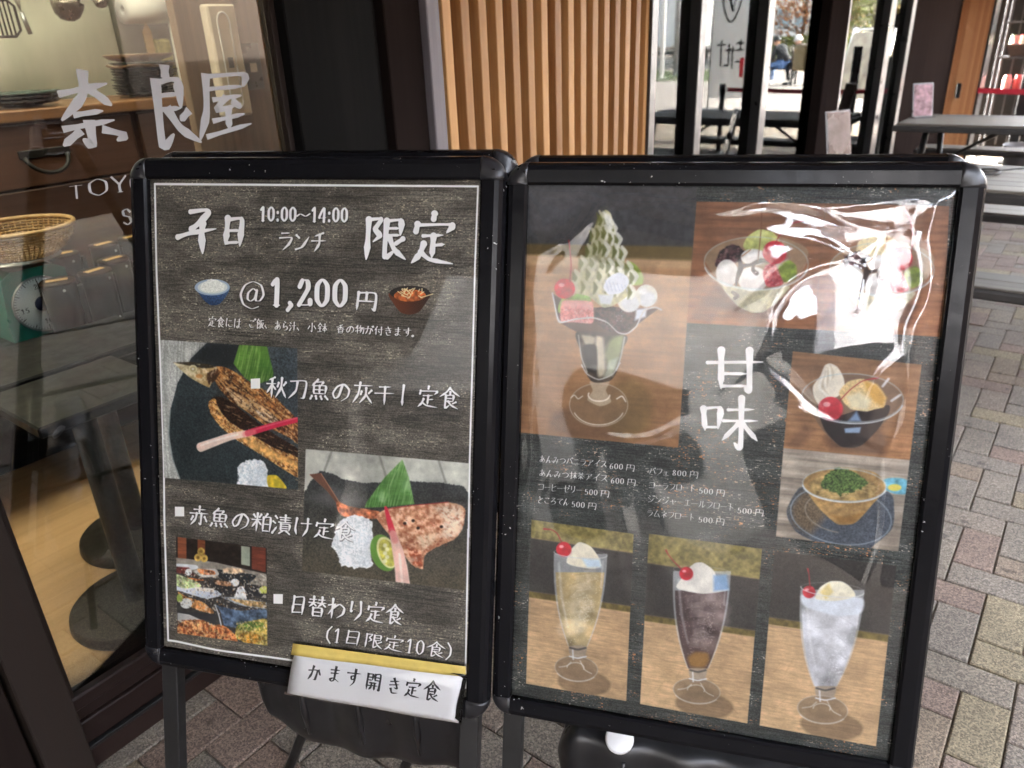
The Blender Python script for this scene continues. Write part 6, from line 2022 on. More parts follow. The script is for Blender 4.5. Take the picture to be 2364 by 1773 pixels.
for i in range(3):
    m = ('plate_navy', 'plate_navy', 'plate_teal')[i]
    solo('plate', MB().lathe(plate_prof(0.128, 0.020), (0, 0, 0), 30), MT[m], ('dark navy plate at the bottom of the low stack', 'dark navy plate in the middle of the low stack', 'green rimmed plate on top of the low stack')[i], 'plate', B(1.235, 3.08, z_), TH, 'plates in the low stack')
    z_ += 0.0125
# hanging ladles and grill net
LD = thing('ladle', 'dark hammered metal ladle hanging before the steel panel', 'ladle', B(1.585, 3.32, 1.515))
mb = MB().lathe([(0.0, 0.0), (0.025, 0.004), (0.045, 0.020), (0.057, 0.048), (0.060, 0.066), (0.057, 0.066), (0.052, 0.046), (0.04, 0.022), (0.0, 0.006)], (0, 0, 0), 28)
mb.xf(lambda x, y, z: (x * .95 + (z - .03) * .25, y, z - x * .22))
part(LD, 'bowl', mb, MT['ladle'])
part(LD, 'handle', MB().tube([(0.05, 0, 0.06), (0.075, 0, 0.14), (0.09, 0, 0.42)], 0.006, 8), MT['ladle'])
LD = thing('ladle', 'small dark spoon ladle hanging at the edge of the steel panel', 'ladle', B(1.735, 3.34, 1.560))
part(LD, 'bowl', MB().lathe([(0, 0), (0.02, 0.006), (0.03, 0.03), (0.027, 0.03), (0.0, 0.008)], (0, 0, 0), 20), MT['ladle'])
part(LD, 'handle', MB().tube([(0.02, 0, 0.03), (0.035, 0, 0.35)], 0.005, 8), MT['ladle'])
GN = thing('grill_net', 'black wire grill net hanging before the steel panel', 'grill net', B(1.28, 3.30, 1.465))
mb = MB().tube([(-0.13, 0, 0.02), (-0.11, 0, 0.0), (0.09, 0, 0.0), (0.11, 0, 0.02), (0.11, 0, 0.10), (0.09, 0, 0.12), (-0.11, 0, 0.12), (-0.13, 0, 0.10), (-0.13, 0, 0.02)], 0.005, 8)
part(GN, 'rim', mb, MT['iron'])
for k in range(15):
    x = -0.115 + k * 0.0148
    part(GN, 'wire', MB().tube([(x, 0.004, 0.004), (x, 0.004, 0.116)], 0.0034, 6), MT['iron'])
WH = thing('whisk', 'thin metal whisk hanging beside the grill net', 'whisk', B(1.425, 3.31, 1.472))
part(WH, 'handle', MB().tube([(0, 0, 0), (-0.012, 0, 0.075)], 0.008, 10), MT['steel_grey'])
for k in range(5):
    part(WH, 'wire', MB().tube([(-0.012, 0, 0.075), (-0.034 + k * 0.009, 0.006 * (k - 2), 0.13), (-0.022, 0, 0.19)], 0.0012, 5), MT['steel_grey'])
# things on and above the small shelf
solo('wooden_spatula', MB().prism([(0, 0, 0), (0.032, 0, 0), (0.036, 0, 0.2), (0.02, 0, 0.24), (0.0, 0, 0.2)], (0, 0.008, 0)), MT['bamboo'], 'light wooden spatula standing on the small kitchen shelf', 'spatula', B(1.925, 3.41, 1.2755), TH - 0.1)
solo('snack_packet', MB().box((0, 0, 0), (0.085, 0.03, 0.17), 0.01), M('packet_print', srgb(150, 140, 84), 0.4, var=0.55, scale=26), 'green and brown printed packet standing on the small kitchen shelf', 'packet', B(1.965, 3.415, 1.2755))
solo('carton', MB().box((0, 0, 0), (0.055, 0.05, 0.06), 0.003), M('tan_carton', srgb(176, 150, 118), 0.6), 'small tan carton on the small kitchen shelf', 'carton', B(1.865, 3.42, 1.2755))
solo('paper_towel', MB().lathe([(0.018, 0), (0.055, 0), (0.055, 0.20), (0.018, 0.20), (0.018, 0)], (0, 0, 0), 24).xf(lambda x, y, z: (z, x, y)), MT['white_paint'], 'white roll hanging above the small kitchen shelf', 'paper roll', B(1.86, 3.42, 1.56))
# grey board with wall device and switch
wall_piece('grey_board_wall', 'grey-brown wooden wall board behind the glass carrying a switch', 'wall', 1.470, 2.05, 2.40, 2.44, MT['grey_wood'], 0.16)
DV = thing('wall_device', 'long beige wall device with rounded recess above shop lettering', 'wall device', B(1.555, 2.398, 1.186))
part(DV, 'housing', MB().box((0, -0.045, 0), (0.105, 0.0, 0.338), 0.006), MT['device'])
out = [(0.026 + 0.0, z) for z in (0.06, 0.26)]
ring = [(0.05 + 0.022 * math.cos(a), -0.0465, 0.285 + 0.03 * math.sin(a)) for a in [math.pi * i / 10 for i in range(11)]]
part(DV, 'recess_rim', MB().tube([(0.072, -0.0465, 0.05)] + ring + [(0.028, -0.0465, 0.05)] + [(0.05 - 0.022 * math.cos(a), -0.0465, 0.045 - 0.02 * math.sin(a)) for a in [math.pi * i / 8 for i in range(9)]] + [(0.072, -0.0465, 0.05)], 0.0025, 6), MT['white_plastic'])
part(DV, 'display', MB().box((0.042, -0.0475, 0.150), (0.062, -0.0455, 0.182), 0.0008), MT['switch'])
SWT = thing('light_switch', 'grey metal switch plate with cream rocker', 'switch', B(1.686, 2.398, 1.262))
part(SWT, 'plate', MB().box((0, -0.007, 0), (0.066, 0.0, 0.146), 0.002), MT['switch'])
part(SWT, 'rocker', MB().box((0.018, -0.011, 0.056), (0.044, -0.0072, 0.084), 0.001), MT['device'])
for z in (0.012, 0.134):
    part(SWT, 'screw', MB().lathe([(0, 0.0015), (0.0035, 0.001), (0.004, 0)], (0, 0, 0), 12).xf(lambda x, y, q, z=z: (0.033 + x, -0.0072 - q, z + y)), MT['iron'])

# low table with canisters, scale and basket
CB = thing('low_table', 'black low table under the canisters behind the glass', 'table', B(0.15, 2.28, 0.16))
part(CB, 'table_top', MB().box((0, 0, 0.40), (1.35, 0.58, 0.46), 0.004), MT['canister'])
part(CB, 'back_panel', MB().box((0.02, 0.36, 0.0), (1.33, 0.38, 0.399)), MT['canister'])
for x in (0.05, 1.26):
    for y in (0.30, 0.5):
        part(CB, 'leg', MB().box((x, y if y > .4 else .30, 0), (x + 0.05, (y if y > .4 else .30) + 0.05, 0.3995), 0.003), MT['canister'])
for i, (u, v) in enumerate(((0.915, 2.39), (1.030, 2.40), (1.135, 2.49), (1.085, 2.72), (1.225, 2.73), (1.335, 2.74))):
    cn = thing('canister', ('black canister standing before the scale dial on the low table', 'black canister in the front row beside the one at the scale', 'black canister wedged between the two rows on the low table', 'black canister in the back row nearest the bamboo basket', 'black canister in the middle of the back row on the low table', 'black canister at the far end of the back row')[i], 'canister', B(u, v, 0.6205), TH + RNG.normal() * .2, 'canisters on the low table')
    part(cn, 'body', MB().lathe([(0.0, 0), (0.044, 0), (0.047, 0.004), (0.047, 0.160), (0.045, 0.163), (0.0, 0.163)], (0, 0, 0), 32), MT['canister'])
    part(cn, 'lid', MB().lathe([(0.0, 0.1635), (0.0475, 0.1635), (0.0485, 0.167), (0.047, 0.171), (0.0, 0.172)], (0, 0, 0), 32), MT['lid_brown'])
    part(cn, 'label', MB().box((-0.030, -0.012, 0.1722), (0.028, 0.010, 0.1732)), MT['gold_label'])
    part(cn, 'handle', MB().box((0.0445, -0.011, 0.02), (0.062, 0.011, 0.15), 0.004), MT['canister'])
    for z in (0.022, 0.148):
        part(cn, 'rivet', MB().lathe([(0, 0.002), (0.004, 0.001), (0.0045, 0)], (0, 0, 0), 10).xf(lambda x, y, q, z=z: (0.012 + x, -0.0455 - q, z + y)), MT['steel_grey'])
su, sv_, sz = uvz(at_v(97.6, 700, 2.47))
KS = thing('kitchen_scale', 'green spring kitchen scale with round white dial', 'scale', B(su, 2.47, 0.6205))
part(KS, 'housing', MB().prism([(-0.105, 0, 0.0), (0.105, 0, 0.0), (0.105, 0, 0.05), (0.09, 0, 0.185), (0.06, 0, 0.205), (-0.06, 0, 0.205), (-0.09, 0, 0.185), (-0.105, 0, 0.05)], (0, 0.12, 0)), MT['scale_green'])
dz = sz - 0.6205
dl = part(KS, 'dial', MB().lathe([(0, 0.004), (0.080, 0.004), (0.082, 0.0)], (0, 0, 0), 40).xf(lambda x, y, q: (x, -0.0005 - q, dz + y)), MT['dial'])
part(dl, 'dial_rim', MB().lathe([(0.079, 0.004), (0.081, 0.010), (0.084, 0.009), (0.084, 0.0)], (0, 0, 0), 40).xf(lambda x, y, q: (x, -0.0008 - q, dz + y)), MT['steel_grey'])
part(dl, 'hub', MB().lathe([(0, 0.008), (0.020, 0.007), (0.023, 0.0045)], (0, 0, 0), 24).xf(lambda x, y, q: (x, -0.0008 - q, dz + y)), MT['navy'])
mb = MB()
for k in range(60):
    a = 2 * math.pi * k / 60
    r0 = 0.072 if k % 5 else 0.066
    ca, sa = math.cos(a), math.sin(a)
    q = 0.0007 if k % 5 else 0.0012
    mb.add([(ca * r0 - sa * q, -0.0052, dz + sa * r0 + ca * q), (ca * .079 - sa * q, -0.0052, dz + sa * .079 + ca * q), (ca * .079 + sa * q, -0.0052, dz + sa * .079 - ca * q), (ca * r0 + sa * q, -0.0052, dz + sa * r0 - ca * q)], [(0, 1, 2, 3)])
part(dl, 'scale_marks', mb, MT['ink'])
st = []
for s_, a in (('20', 1.57), ('15', 3.3), ('5', -0.1), ('10', 4.75)):
    cx, cz = 0.054 * math.cos(a), 0.054 * math.sin(a)
    st += text_strokes(s_, cx - 0.010 * len(s_) / 1.6, -(dz + cz + 0.008), cx + 0.010 * len(s_) / 1.6, -(dz + cz + 0.008), 0.016, 0.0028, 'brush')
part(dl, 'numerals', lettering(st, lambda p, l: (p[0], -0.0046 - l, -p[1])), MT['ink'])
part(dl, 'needle', MB().box((-0.0012, -0.0095, dz), (0.0012, -0.0088, dz + 0.07)), MT['ink'])
part(KS, 'weighing_pan', MB().lathe([(0.0, 0.206), (0.02, 0.206), (0.02, 0.222), (0.11, 0.226), (0.112, 0.230), (0.0, 0.232)], (0, 0.06, 0), 28), MT['steel_grey'])
bu, bv, bz = uvz(at_v(50, 570, 2.53))
BK = thing('bamboo_basket', 'shallow woven bamboo basket resting on the kitchen scale', 'basket', B(bu, 2.53, 0.853))
prof = [(0.085, 0.0), (0.115, 0.02), (0.140, 0.05), (0.152, 0.082)]
for i in range(11):
    t = i / 10
    z = 0.003 + t * 0.080
    r = np.interp(z, [p[1] for p in prof], [p[0] for p in prof])
    pts = [((r + 0.0022 * (1 if (k + i) % 2 else -1)) * math.cos(2 * math.pi * k / 56), (r + 0.0022 * (1 if (k + i) % 2 else -1)) * math.sin(2 * math.pi * k / 56), z) for k in range(57)]
    part(BK, 'weaver_strip', MB().tube(pts, 0.0032, 5, False), MT['bamboo'])
mb = MB()
for k in range(56):
    a = 2 * math.pi * k / 56
    part_pts = [(r * math.cos(a), r * math.sin(a), z) for r, z in prof]
    mb.tube(part_pts, 0.0022, 4)
o = part(BK, 'stakes', mb, MT['bamboo'])
o['kind'] = 'stuff'
part(BK, 'rim', MB().tube([(0.153 * math.cos(2 * math.pi * k / 40), 0.153 * math.sin(2 * math.pi * k / 40), 0.086) for k in range(41)], 0.0065, 8, False), MT['bamboo'])
part(BK, 'bottom', MB().lathe([(0, 0.002), (0.09, 0.002), (0.09, 0.004), (0, 0.004)], (0, 0, 0), 40), MT['bamboo'])
# two pedestal tables on the plywood floor
for i, (u, v, rr, lab) in enumerate(((0.600, 1.645, 0.150, 'black pedestal table with round foot standing close to the glass on plywood'), (0.760, 1.930, 0.150, 'black pedestal table with round foot standing deeper in the shop'))):
    ST = thing('pedestal_table', lab, 'table', B(u, v, 0.1605), TH, 'pedestal tables inside the shop')
    part(ST, 'foot_disc', MB().lathe([(0, 0), (rr, 0), (rr + .003, 0.006), (rr, 0.024), (rr * .96, 0.030), (0.05, 0.034), (0, 0.034)], (0, 0, 0), 48), MT['stool'])
    part(ST, 'column', MB().tube([(0, 0, 0.034), (0, 0, 0.56)], 0.026, 20), MT['stool'])
    part(ST, 'table_top', MB().box((-0.13 - .12 * i, -0.13, 0.56), (0.15, 0.13, 0.585), 0.004), MT['canister'])
# ------------------------------------------------------------------ picnic tables in front of the glass doors
def picnic_table(label, uc, v0, L=1.8):
    """long axis along -v (away from the wall), origin at the middle of the wall-side end"""
    T = thing('picnic_table', label, 'picnic table', B(uc, v0, 0), TH, 'picnic tables')
    W = 0.70
    part(T, 'top_rim', MB().box((-W / 2 - .02, -L, 0.665), (W / 2 + .02, 0.0, 0.706), 0.008), MT['resin_dark'])
    n = 6
    pw = W / n
    for k in range(n):
        part(T, 'top_plank', MB().box((-W / 2 + k * pw + .002, -L + .03, 0.7065), (-W / 2 + (k + 1) * pw - .002, -0.03, 0.722), 0.003), MT['resin_top'])
    for s in (-1, 1):
        c = s * 0.72
        part(T, 'bench_rim', MB().box((c - .125, -L, 0.385), (c + .125, 0.0, 0.424), 0.008), MT['resin_dark'])
        for k in range(2):
            part(T, 'bench_plank', MB().box((c - .112 + k * .113, -L + .03, 0.4245), (c - .112 + k * .113 + .110, -0.03, 0.436), 0.003), MT['resin_top'])
    for y in (-0.22, -L + 0.22):
        for s in (-1, 1):
            part(T, 'leg', MB().tube([(s * 0.62, y, 0.0), (s * 0.60, y, 0.02), (s * 0.30, y, 0.66)], 0.021, 10), MT['iron'])
        part(T, 'cross_tube', MB().tube([(-0.82, y, 0.372), (0.82, y, 0.372)], 0.0125, 8), MT['iron'])
        part(T, 'brace', MB().tube([(0.0, y, 0.372), (0.0, y + (-0.45 if y > -L / 2 else 0.45), 0.655)], 0.012, 8), MT['iron'])
    return T


picnic_table('grey plank picnic table beside the ribbed orange pillar, flyer stand on it', 6.64, 1.28)
picnic_table('grey plank picnic table right behind the dessert board', 4.20, 1.28)


def menu_stand(label, u, v, rz, w, h, mat_card):
    T = thing('menu_stand', label, 'menu stand', B(u, v, 0.7222), TH + rz, 'menu stands on the tables')
    part(T, 'foot', MB().box((-w / 2, -0.035, 0), (w / 2, 0.045, 0.004), 0.001), MT['iron'])
    lean = lambda x, y, z: (x, y + z * 0.22, z)
    part(T, 'holder', MB().box((-w / 2, -0.004, 0.0045), (w / 2, 0.004, h), 0.002).xf(lean), MT['steel_grey'])
    part(T, 'card', MB().box((-w / 2 + .008, -0.0065, 0.012), (w / 2 - .008, -0.0046, h - .008)).xf(lean), mat_card)
    part(T, 'clear_front', MB().box((-w / 2 + .004, -0.0098, 0.008), (w / 2 - .004, -0.0092, h - .004)).xf(lean), MT['sleeve'])


menu_stand('small acrylic stand with pink and white flyer on the table by the pillar', 6.72, 1.17, -0.75, 0.17, 0.24, M('flyer_print', srgb(190, 150, 158), 0.5, var=0.7, scale=22))
menu_stand('silver framed card stand on the table behind the dessert board', 4.43, 1.14, -0.50, 0.17, 0.25, M('silver_card', (0.30, 0.30, 0.29), 0.3, metal=0.6, var=0.5, scale=9))
# cable left on the near table
solo('cable', MB().tube([(0.10 * math.cos(a) * (1 - a / 20), 0.05 * math.sin(a), 0.004 + 0.001 * a) for a in [i * 0.5 for i in range(20)]] + [(0.10, -0.1, 0.012), (0.28, -0.28, 0.006)], 0.004, 6), MT['iron'], 'black cable coiled on the grey picnic table', 'cable', B(4.28, 0.42, 0.722))

# red belt barrier
BU = 9.2
PO = thing('belt_post', 'black belt barrier post holding the red belt', 'barrier post', B(BU, -0.82, 0))
part(PO, 'base', MB().lathe([(0, 0), (0.16, 0), (0.165, 0.012), (0.05, 0.035), (0, 0.035)], (0, 0, 0), 32), MT['iron'])
part(PO, 'column', MB().tube([(0, 0, 0.035), (0, 0, 0.80)], 0.030, 16), MT['iron'])
part(PO, 'belt_head', MB().lathe([(0.0, 0.80), (0.036, 0.80), (0.036, 0.69), (0.031, 0.68)], (0, 0, 0), 20), MT['iron'])
mb = MB()
n = 30
vs = []
for i in range(n + 1):
    t = i / n
    v = 1.150 - (1.150 + 0.785) * t
    z = 0.735 - 0.022 * math.sin(math.pi * t)
    vs += [(0, v, z - 0.024), (0, v, z + 0.024), (0.0012, v, z + 0.024), (0.0012, v, z - 0.024)]
fs = [(4 * i + a, 4 * i + (a + 1) % 4, 4 * i + 4 + (a + 1) % 4, 4 * i + 4 + a) for i in range(n) for a in range(4)] + [(0, 1, 2, 3), (4 * n, 4 * n + 1, 4 * n + 2, 4 * n + 3)]
solo('barrier_belt', MB().add(vs, fs), MT['red_tape'], 'red belt stretched from the ribbed pillar to a black post', 'belt', B(BU + 0.06, 0, 0))
# display rack past the pillar
RK = thing('display_rack', 'glass-shelved steel display rack past the ribbed pillar', 'rack', B(9.85, 0.62, 0))
for x in (0, 0.42):
    for y in (0, 0.48):
        part(RK, 'upright', MB().box((x, y, 0), (x + .022, y + .022, 2.0), 0.003), MT['rack'])
for z in (0.30, 0.66, 1.0, 1.33, 1.68):
    part(RK, 'shelf', MB().box((0.005, 0.005, z), (0.435, 0.497, z + 0.016), 0.003), MT['rack'])
for k in range(5):
    part(RK, 'back_bar', MB().box((0.434, 0.08 + k * .1, 0.1), (0.442, 0.092 + k * .1, 1.98)), MT['rack'])
pk = [M('packet_%s' % n_, c_, 0.4, var=0.3, scale=30) for n_, c_ in (('red', srgb(190, 60, 54)), ('gold', srgb(214, 170, 70)), ('pink', srgb(226, 150, 140)), ('green', srgb(110, 140, 60)), ('cream', srgb(232, 220, 196)))]
for i, (z, y, lab) in enumerate(((1.3465, 0.62, 'dark basket of colourful packets on the upper rack shelf'), (1.0165, 0.70, 'dark basket of colourful packets on the middle rack shelf'), (1.6965, 0.66, 'dark basket of packets on the top rack shelf'))):
    GB = thing('gift_basket', lab, 'basket', B(9.87, 0.20 + y, z), TH, 'baskets on the display rack')
    part(GB, 'basket', MB().prism([(0.02, -0.11, 0), (0.02, 0.11, 0), (-0.0, 0.15, 0.12), (-0.0, -0.15, 0.12)], (0.24, 0, 0)), M('dark_basket', srgb(60, 48, 38), 0.6, var=0.3, scale=60))
    for k in range(9):
        a = RNG.random(3)
        mb = MB().box((0, 0, 0), (0.05, 0.045, 0.10), 0.008)
        o = part(GB, 'packet', mb, pk[k % 5], None, (0.02 + 0.15 * a[0], -0.13 + 0.027 * k, 0.10))
        o.rotation_euler = (0.5 * (a[1] - .5), 0.5 * (a[2] - .5), a[0])
for i in range(4):
    solo('jar', MB().lathe([(0, 0), (0.04, 0), (0.042, 0.01), (0.042, 0.12), (0.03, 0.14), (0.03, 0.16), (0, 0.16)], (0, 0, 0), 20), pk[(1, 3, 0, 2)[i]], ('gold', 'green', 'red', 'pink')[(0, 1, 2, 3)[i]] + ' jar on the lower shelf of the display rack', 'jar', B(9.98, 0.69 + 0.10 * i, 0.6765), TH, 'jars on the rack')
for u, v, h in ((9.62, 0.78, 1.05), (9.60, 0.52, 1.16)):
    BS = thing('sign_post', ('shorter' if h < 1.1 else 'taller') + ' of two black sign posts before the display rack', 'sign post', B(u, v, 0), TH, 'black posts before the rack')
    part(BS, 'base', MB().box((-0.12, -0.10, 0), (0.12, 0.10, 0.02), 0.004), MT['iron'])
    part(BS, 'column', MB().box((-0.015, -0.045, 0.02), (0.015, 0.045, h), 0.004), MT['iron'])
wall_piece('wall_panel', 'grey panelled wall behind the display rack', 'wall', 10.50, 10.58, 0.62, 1.44, M('grey_panel', (0.02, 0.02, 0.02), 0.8, spec=0.0))
PT = thing('planter_pot', 'round dark grey planter pot on the paving under the tables', 'pot', B(9.05, 0.62, 0.002))
part(PT, 'pot', MB().lathe([(0, 0), (0.15, 0), (0.19, 0.22), (0.20, 0.26), (0.185, 0.26), (0.17, 0.22), (0.0, 0.21)], (0, 0, 0), 32), M('dark_pot', (0.06, 0.06, 0.065), 0.6))
part(PT, 'soil', MB().lathe([(0, 0.222), (0.17, 0.221)], (0, 0, 0), 24), MT['bark'])


# ------------------------------------------------------------------ plaza mirrored in the doors (real side: v < 0)
def mv(w_virtual):
    """virtual w behind the mirror -> real v in front of it"""
    return 2.88 + w_virtual


# white easel sign
EZ = thing('easel_sign', 'white A-frame easel sign with a pale map picture on the plaza', 'easel', B(13.4, mv(-3.13), 0), TH + 0.35)
for s in (-1, 1):
    part(EZ, 'front_leg', MB().tube([(-0.42, s * 0.30, 0), (-0.02, s * 0.28, 1.32)], 0.022, 8), MT['white_paint'])
    part(EZ, 'rear_leg', MB().tube([(0.42, s * 0.30, 0), (0.02, s * 0.28, 1.32)], 0.022, 8), MT['white_paint'])
for z, x in ((0.16, -0.37), (1.30, -0.03)):
    part(EZ, 'cross_bar', MB().tube([(x, -0.30, z), (x, 0.30, z)], 0.018, 8), MT['white_paint'])
mp = M('map_print', srgb(206, 198, 180), 0.5, var=0.35, scale=6)
part(EZ, 'picture_panel', MB().prism([(-0.345, -0.27, 0.34), (-0.345, 0.27, 0.34), (-0.055, 0.27, 1.26), (-0.055, -0.27, 1.26)], (0.012, 0, 0.004)), mp)
part(EZ, 'picture_panel', MB().prism([(0.345, -0.27, 0.34), (0.345, 0.27, 0.34), (0.055, 0.27, 1.26), (0.055, -0.27, 1.26)], (-0.012, 0, 0.004)), mp)

# hanging banner with brush lettering
BN = thing('banner', 'white cloth banner with cup emblem and brush lettering', 'banner', B(14.0, mv(-5.55), 0))
part(BN, 'pole', MB().tube([(0.03, -0.36, 0.02), (0.03, -0.36, 2.7)], 0.014, 8), MT['iron'])
part(BN, 'cross_arm', MB().tube([(0.03, -0.37, 2.62), (0.03, 0.32, 2.62)], 0.010, 8), MT['iron'])
part(BN, 'base', MB().box((-0.25, -0.55, 0), (0.3, -0.1, 0.06), 0.01), MT['iron'])
vs, fs = [], []
for j in range(21):
    for i in range(9):
        y, z = -0.34 + 0.64 * i / 8, 0.25 + 2.35 * j / 20
        vs.append((0.012 * math.sin(5 * y + 2 * z), y, z))
for j in range(20):
    for i in range(8):
        k = j * 9 + i
        fs.append((k, k + 1, k + 10, k + 9))
part(BN, 'cloth', MB().add(vs, fs, True), MT['white_paint'])
bput = lambda p, l: (0.012 * math.sin(5 * p[0] + 2 * -p[1]) - 0.004 - l, p[0], -p[1])
st = [([np.array(q) for q in smooth_path([(-0.22, -2.05), (-0.16, -1.72), (-0.07, -1.52), (0.03, -1.52), (0.12, -1.72), (0.18, -2.05)], 8)], [0.030] * 41)]
st += [([np.array(q) for q in smooth_path([(-0.10, -2.0), (-0.02, -1.74), (0.02, -1.66)], 6)], [0.05] * 13)]
st += [([np.array(q) for q in smooth_path([(0.08, -2.0), (0.04, -1.80), (0.0, -1.70)], 6)], [0.022] * 13)]
part(BN, 'cup_emblem', lettering(st, bput), MT['ink'])
st = []
for i, (y, z0, z1) in enumerate(((-0.16, 1.20, 0.78), (-0.02, 1.14, 0.78), (0.05, 1.10, 0.74), (0.19, 1.20, 1.02))):
    st.append(([np.array((y, -z0)), np.array((y, -(z0 + z1) / 2)), np.array((y + .01, -z1))], [0.032, 0.03, 0.026]))
for y0, y1, z in ((-0.23, -0.08, 1.14), (-0.08, 0.10, 1.05), (0.12, 0.26, 1.16), (0.12, 0.26, 1.05), (-0.10, -0.03, 0.80), (0.12, 0.20, 0.86)):
    st.append(([np.array((y0, -z + .006)), np.array(((y0 + y1) / 2, -z)), np.array((y1, -z + .004))], [0.03, 0.034, 0.02]))
part(BN, 'lettering', lettering(st, bput), MT['ink'])
part(BN, 'red_stamp', MB().add([bput((y, -z), .0007) for y, z in ((0.20, 0.60), (0.27, 0.60), (0.27, 0.92), (0.20, 0.92))], [(0, 1, 2, 3)]), MT['red_tape'])

# poles
for u, v, r, h, m, lab in ((24.0, mv(-11.95), 0.07, 8.0, 'white_paint', 'slim white flag pole standing in grass by the road'), (25.2, mv(-12.05), 0.10, 6.0, 'steel_grey', 'grey steel street lamp pole standing in grass by the road')):
    PP = thing('street_pole' if m == 'white_paint' else 'street_lamp', lab, 'pole' if m == 'white_paint' else 'street lamp', B(u, v, -0.012))
    part(PP, 'shaft', MB().tube([(0, 0, 0), (0, 0, h * .5), (0, 0, h)], [r, r * .85, r * .6], 12), MT[m])
    part(PP, 'base_plate', MB().lathe([(0, 0), (r * 2, 0), (r * 2, 0.03), (r, 0.06)], (0, 0, 0), 16), MT[m])
    if m != 'white_paint':
        part(PP, 'lamp_head', MB().tube([(0, 0, h), (0.3, 0, h + .25), (1.0, 0, h + .3)], 0.06, 8), MT[m])
    else:
        part(PP, 'finial', MB().lathe([(0, h + .12), (0.06, h + .06), (0.05, h)], (0, 0, 0), 12), MT[m])

# road with kerbs and markings, guard rail
struct('road', MB().box((31, -80, -0.011), (41, -6.0, -0.004)), MT['asphalt'])
for i, u in enumerate((30.85, 41.0)):
    struct('kerb', MB().box((u, -80, -0.012), (u + .15, -6.0, 0.12), 0.01), MT['kerb'])
for u in (31.6, 36.0, 40.4):
    struct('road_marking', MB().box((u, -80, -0.0039), (u + .15, -6.1, -0.0015)), MT['white_paint'])
RL = thing('guard_rail', 'grey steel guard rail along the far side of the road', 'guard rail', B(42.0, mv(-15), 0))
for k in range(12):
    part(RL, 'post', MB().tube([(0, -6 + k * 1.5 - 6, -0.012), (0, -6 + k * 1.5 - 6, 0.95)], 0.04, 8), MT['steel_grey'])
for z in (0.45, 0.9):
    part(RL, 'rail', MB().tube([(0, -12.2, z), (0, 4.7, z)], 0.035, 8), MT['steel_grey'])
g = MB()
for k in range(2600):
    x, y = RNG.random() * 5 - 2.0, RNG.random() * 5 - 2.5
    h = 0.08 + 0.1 * RNG.random()
    a = RNG.random() * 6.28
    dx, dy = 0.012 * math.cos(a), 0.012 * math.sin(a)
    g.add([(x - dx, y - dy, 0), (x + dx, y + dy, 0), (x + 4 * dy, y - 4 * dx, h)], [(0, 1, 2)])
o = part(None, 'grass', g, MT['leaf_green'], None, B(24.8, mv(-12.2), -0.012), TH)
o['kind'] = 'stuff'
# delivery truck on the road
TK = thing('box_truck', 'white box truck driving along the road', 'truck', B(35.0, mv(-16.6), 0.0))
part(TK, 'cargo_box', MB().box((-1.0, -1.6, 0.75), (1.0, 1.8, 2.9), 0.04), MT['white_paint'])
part(TK, 'cab', MB().prism([(-0.95, -1.65, 0.55), (-0.95, -3.0, 0.55), (-0.95, -3.0, 1.2), (-0.95, -2.5, 2.1), (-0.95, -1.65, 2.1)], (1.9, 0, 0)), MT['white_paint'])
part(TK, 'windscreen', MB().poly([(-0.85, -2.99, 1.22), (0.85, -2.99, 1.22), (0.85, -2.53, 2.05), (-0.85, -2.53, 2.05)]).xf(lambda x, y, z: (x, y - .02, z)), MT['canister'])
part(TK, 'chassis', MB().box((-0.9, -2.8, 0.42), (0.9, 1.75, 0.54)), MT['iron'])
for x in (-0.9, 0.7):
    for y in (-2.2, 1.0):
        part(TK, 'wheel', MB().lathe([(0, -.1), (0.36, -.1), (0.38, -.06), (0.38, .06), (0.36, .1), (0, .1)], (0, 0, 0), 20).xf(lambda a, b, c, x=x, y=y: (x + .1 + c, y + a, 0.38 + b)), MT['iron'])
for x in (-0.8, 0.62):
    part(TK, 'tail_light', MB().box((x, 1.801, 0.62), (x + .18, 1.83, 0.74)), M('tail_light', (0.7, 0.06, 0.02), 0.3))


# trees
def tree(name, label, u, v, h, cr, leafm, leaves, seed, group='autumn trees on the plaza', bare=0.0):
    rg = np.random.default_rng(seed)
    T = thing(name, label, 'tree', B(u, v, -0.012), TH + seed, group)
    mb = MB()
    tr = []
    p = Vector((0, 0, 0))
    for i in range(7):
        tr.append(p.copy())
        p += Vector((rg.normal() * .06, rg.normal() * .06, h * .11))
    r0 = h * 0.022
    mb.tube(tr, [r0 * (1.3 - .12 * i) for i in range(7)], 9)
    tips = []
    for b in range(13):
        t = tr[1 + b % 6]
        a = b * 2.4 + rg.normal() * .3
        L = cr * (0.7 + 0.5 * rg.random())
        pts = [t, t + Vector((math.cos(a), math.sin(a), 0.5)) * L * .45, t + Vector((math.cos(a), math.sin(a), 0.55 + .4 * rg.random())) * L]
        mb.tube(pts, [r0 * .45, r0 * .28, r0 * .08], 6)
        tips += pts[1:]
        for s in range(3):
            q = pts[1].lerp(pts[2], .3 + .25 * s)
            e = q + Vector((rg.normal(), rg.normal(), rg.random())) * L * .35
            mb.tube([q, q.lerp(e, .5) + Vector((0, 0, .08)), e], [r0 * .16, r0 * .1, r0 * .03], 5)
            tips.append(e)
    part(T, 'trunk', mb, MT['bark'])
    vs, fs = [], []
    for i in range(leaves):
        c = tips[int(rg.integers(0, len(tips)))] + Vector(rg.normal(0, 1, 3)) * cr * .20
        s = 0.06 + 0.06 * rg.random()
        a, b = Vector(rg.normal(0, 1, 3)).normalized() * s, Vector(rg.normal(0, 1, 3)).normalized() * s
        n = len(vs)
        vs += [c - a, c + b * .6, c + a, c - b * .6]
        fs.append((n, n + 1, n + 2, n + 3))
    part(T, 'crown', MB().add(vs, fs), MT[leafm])


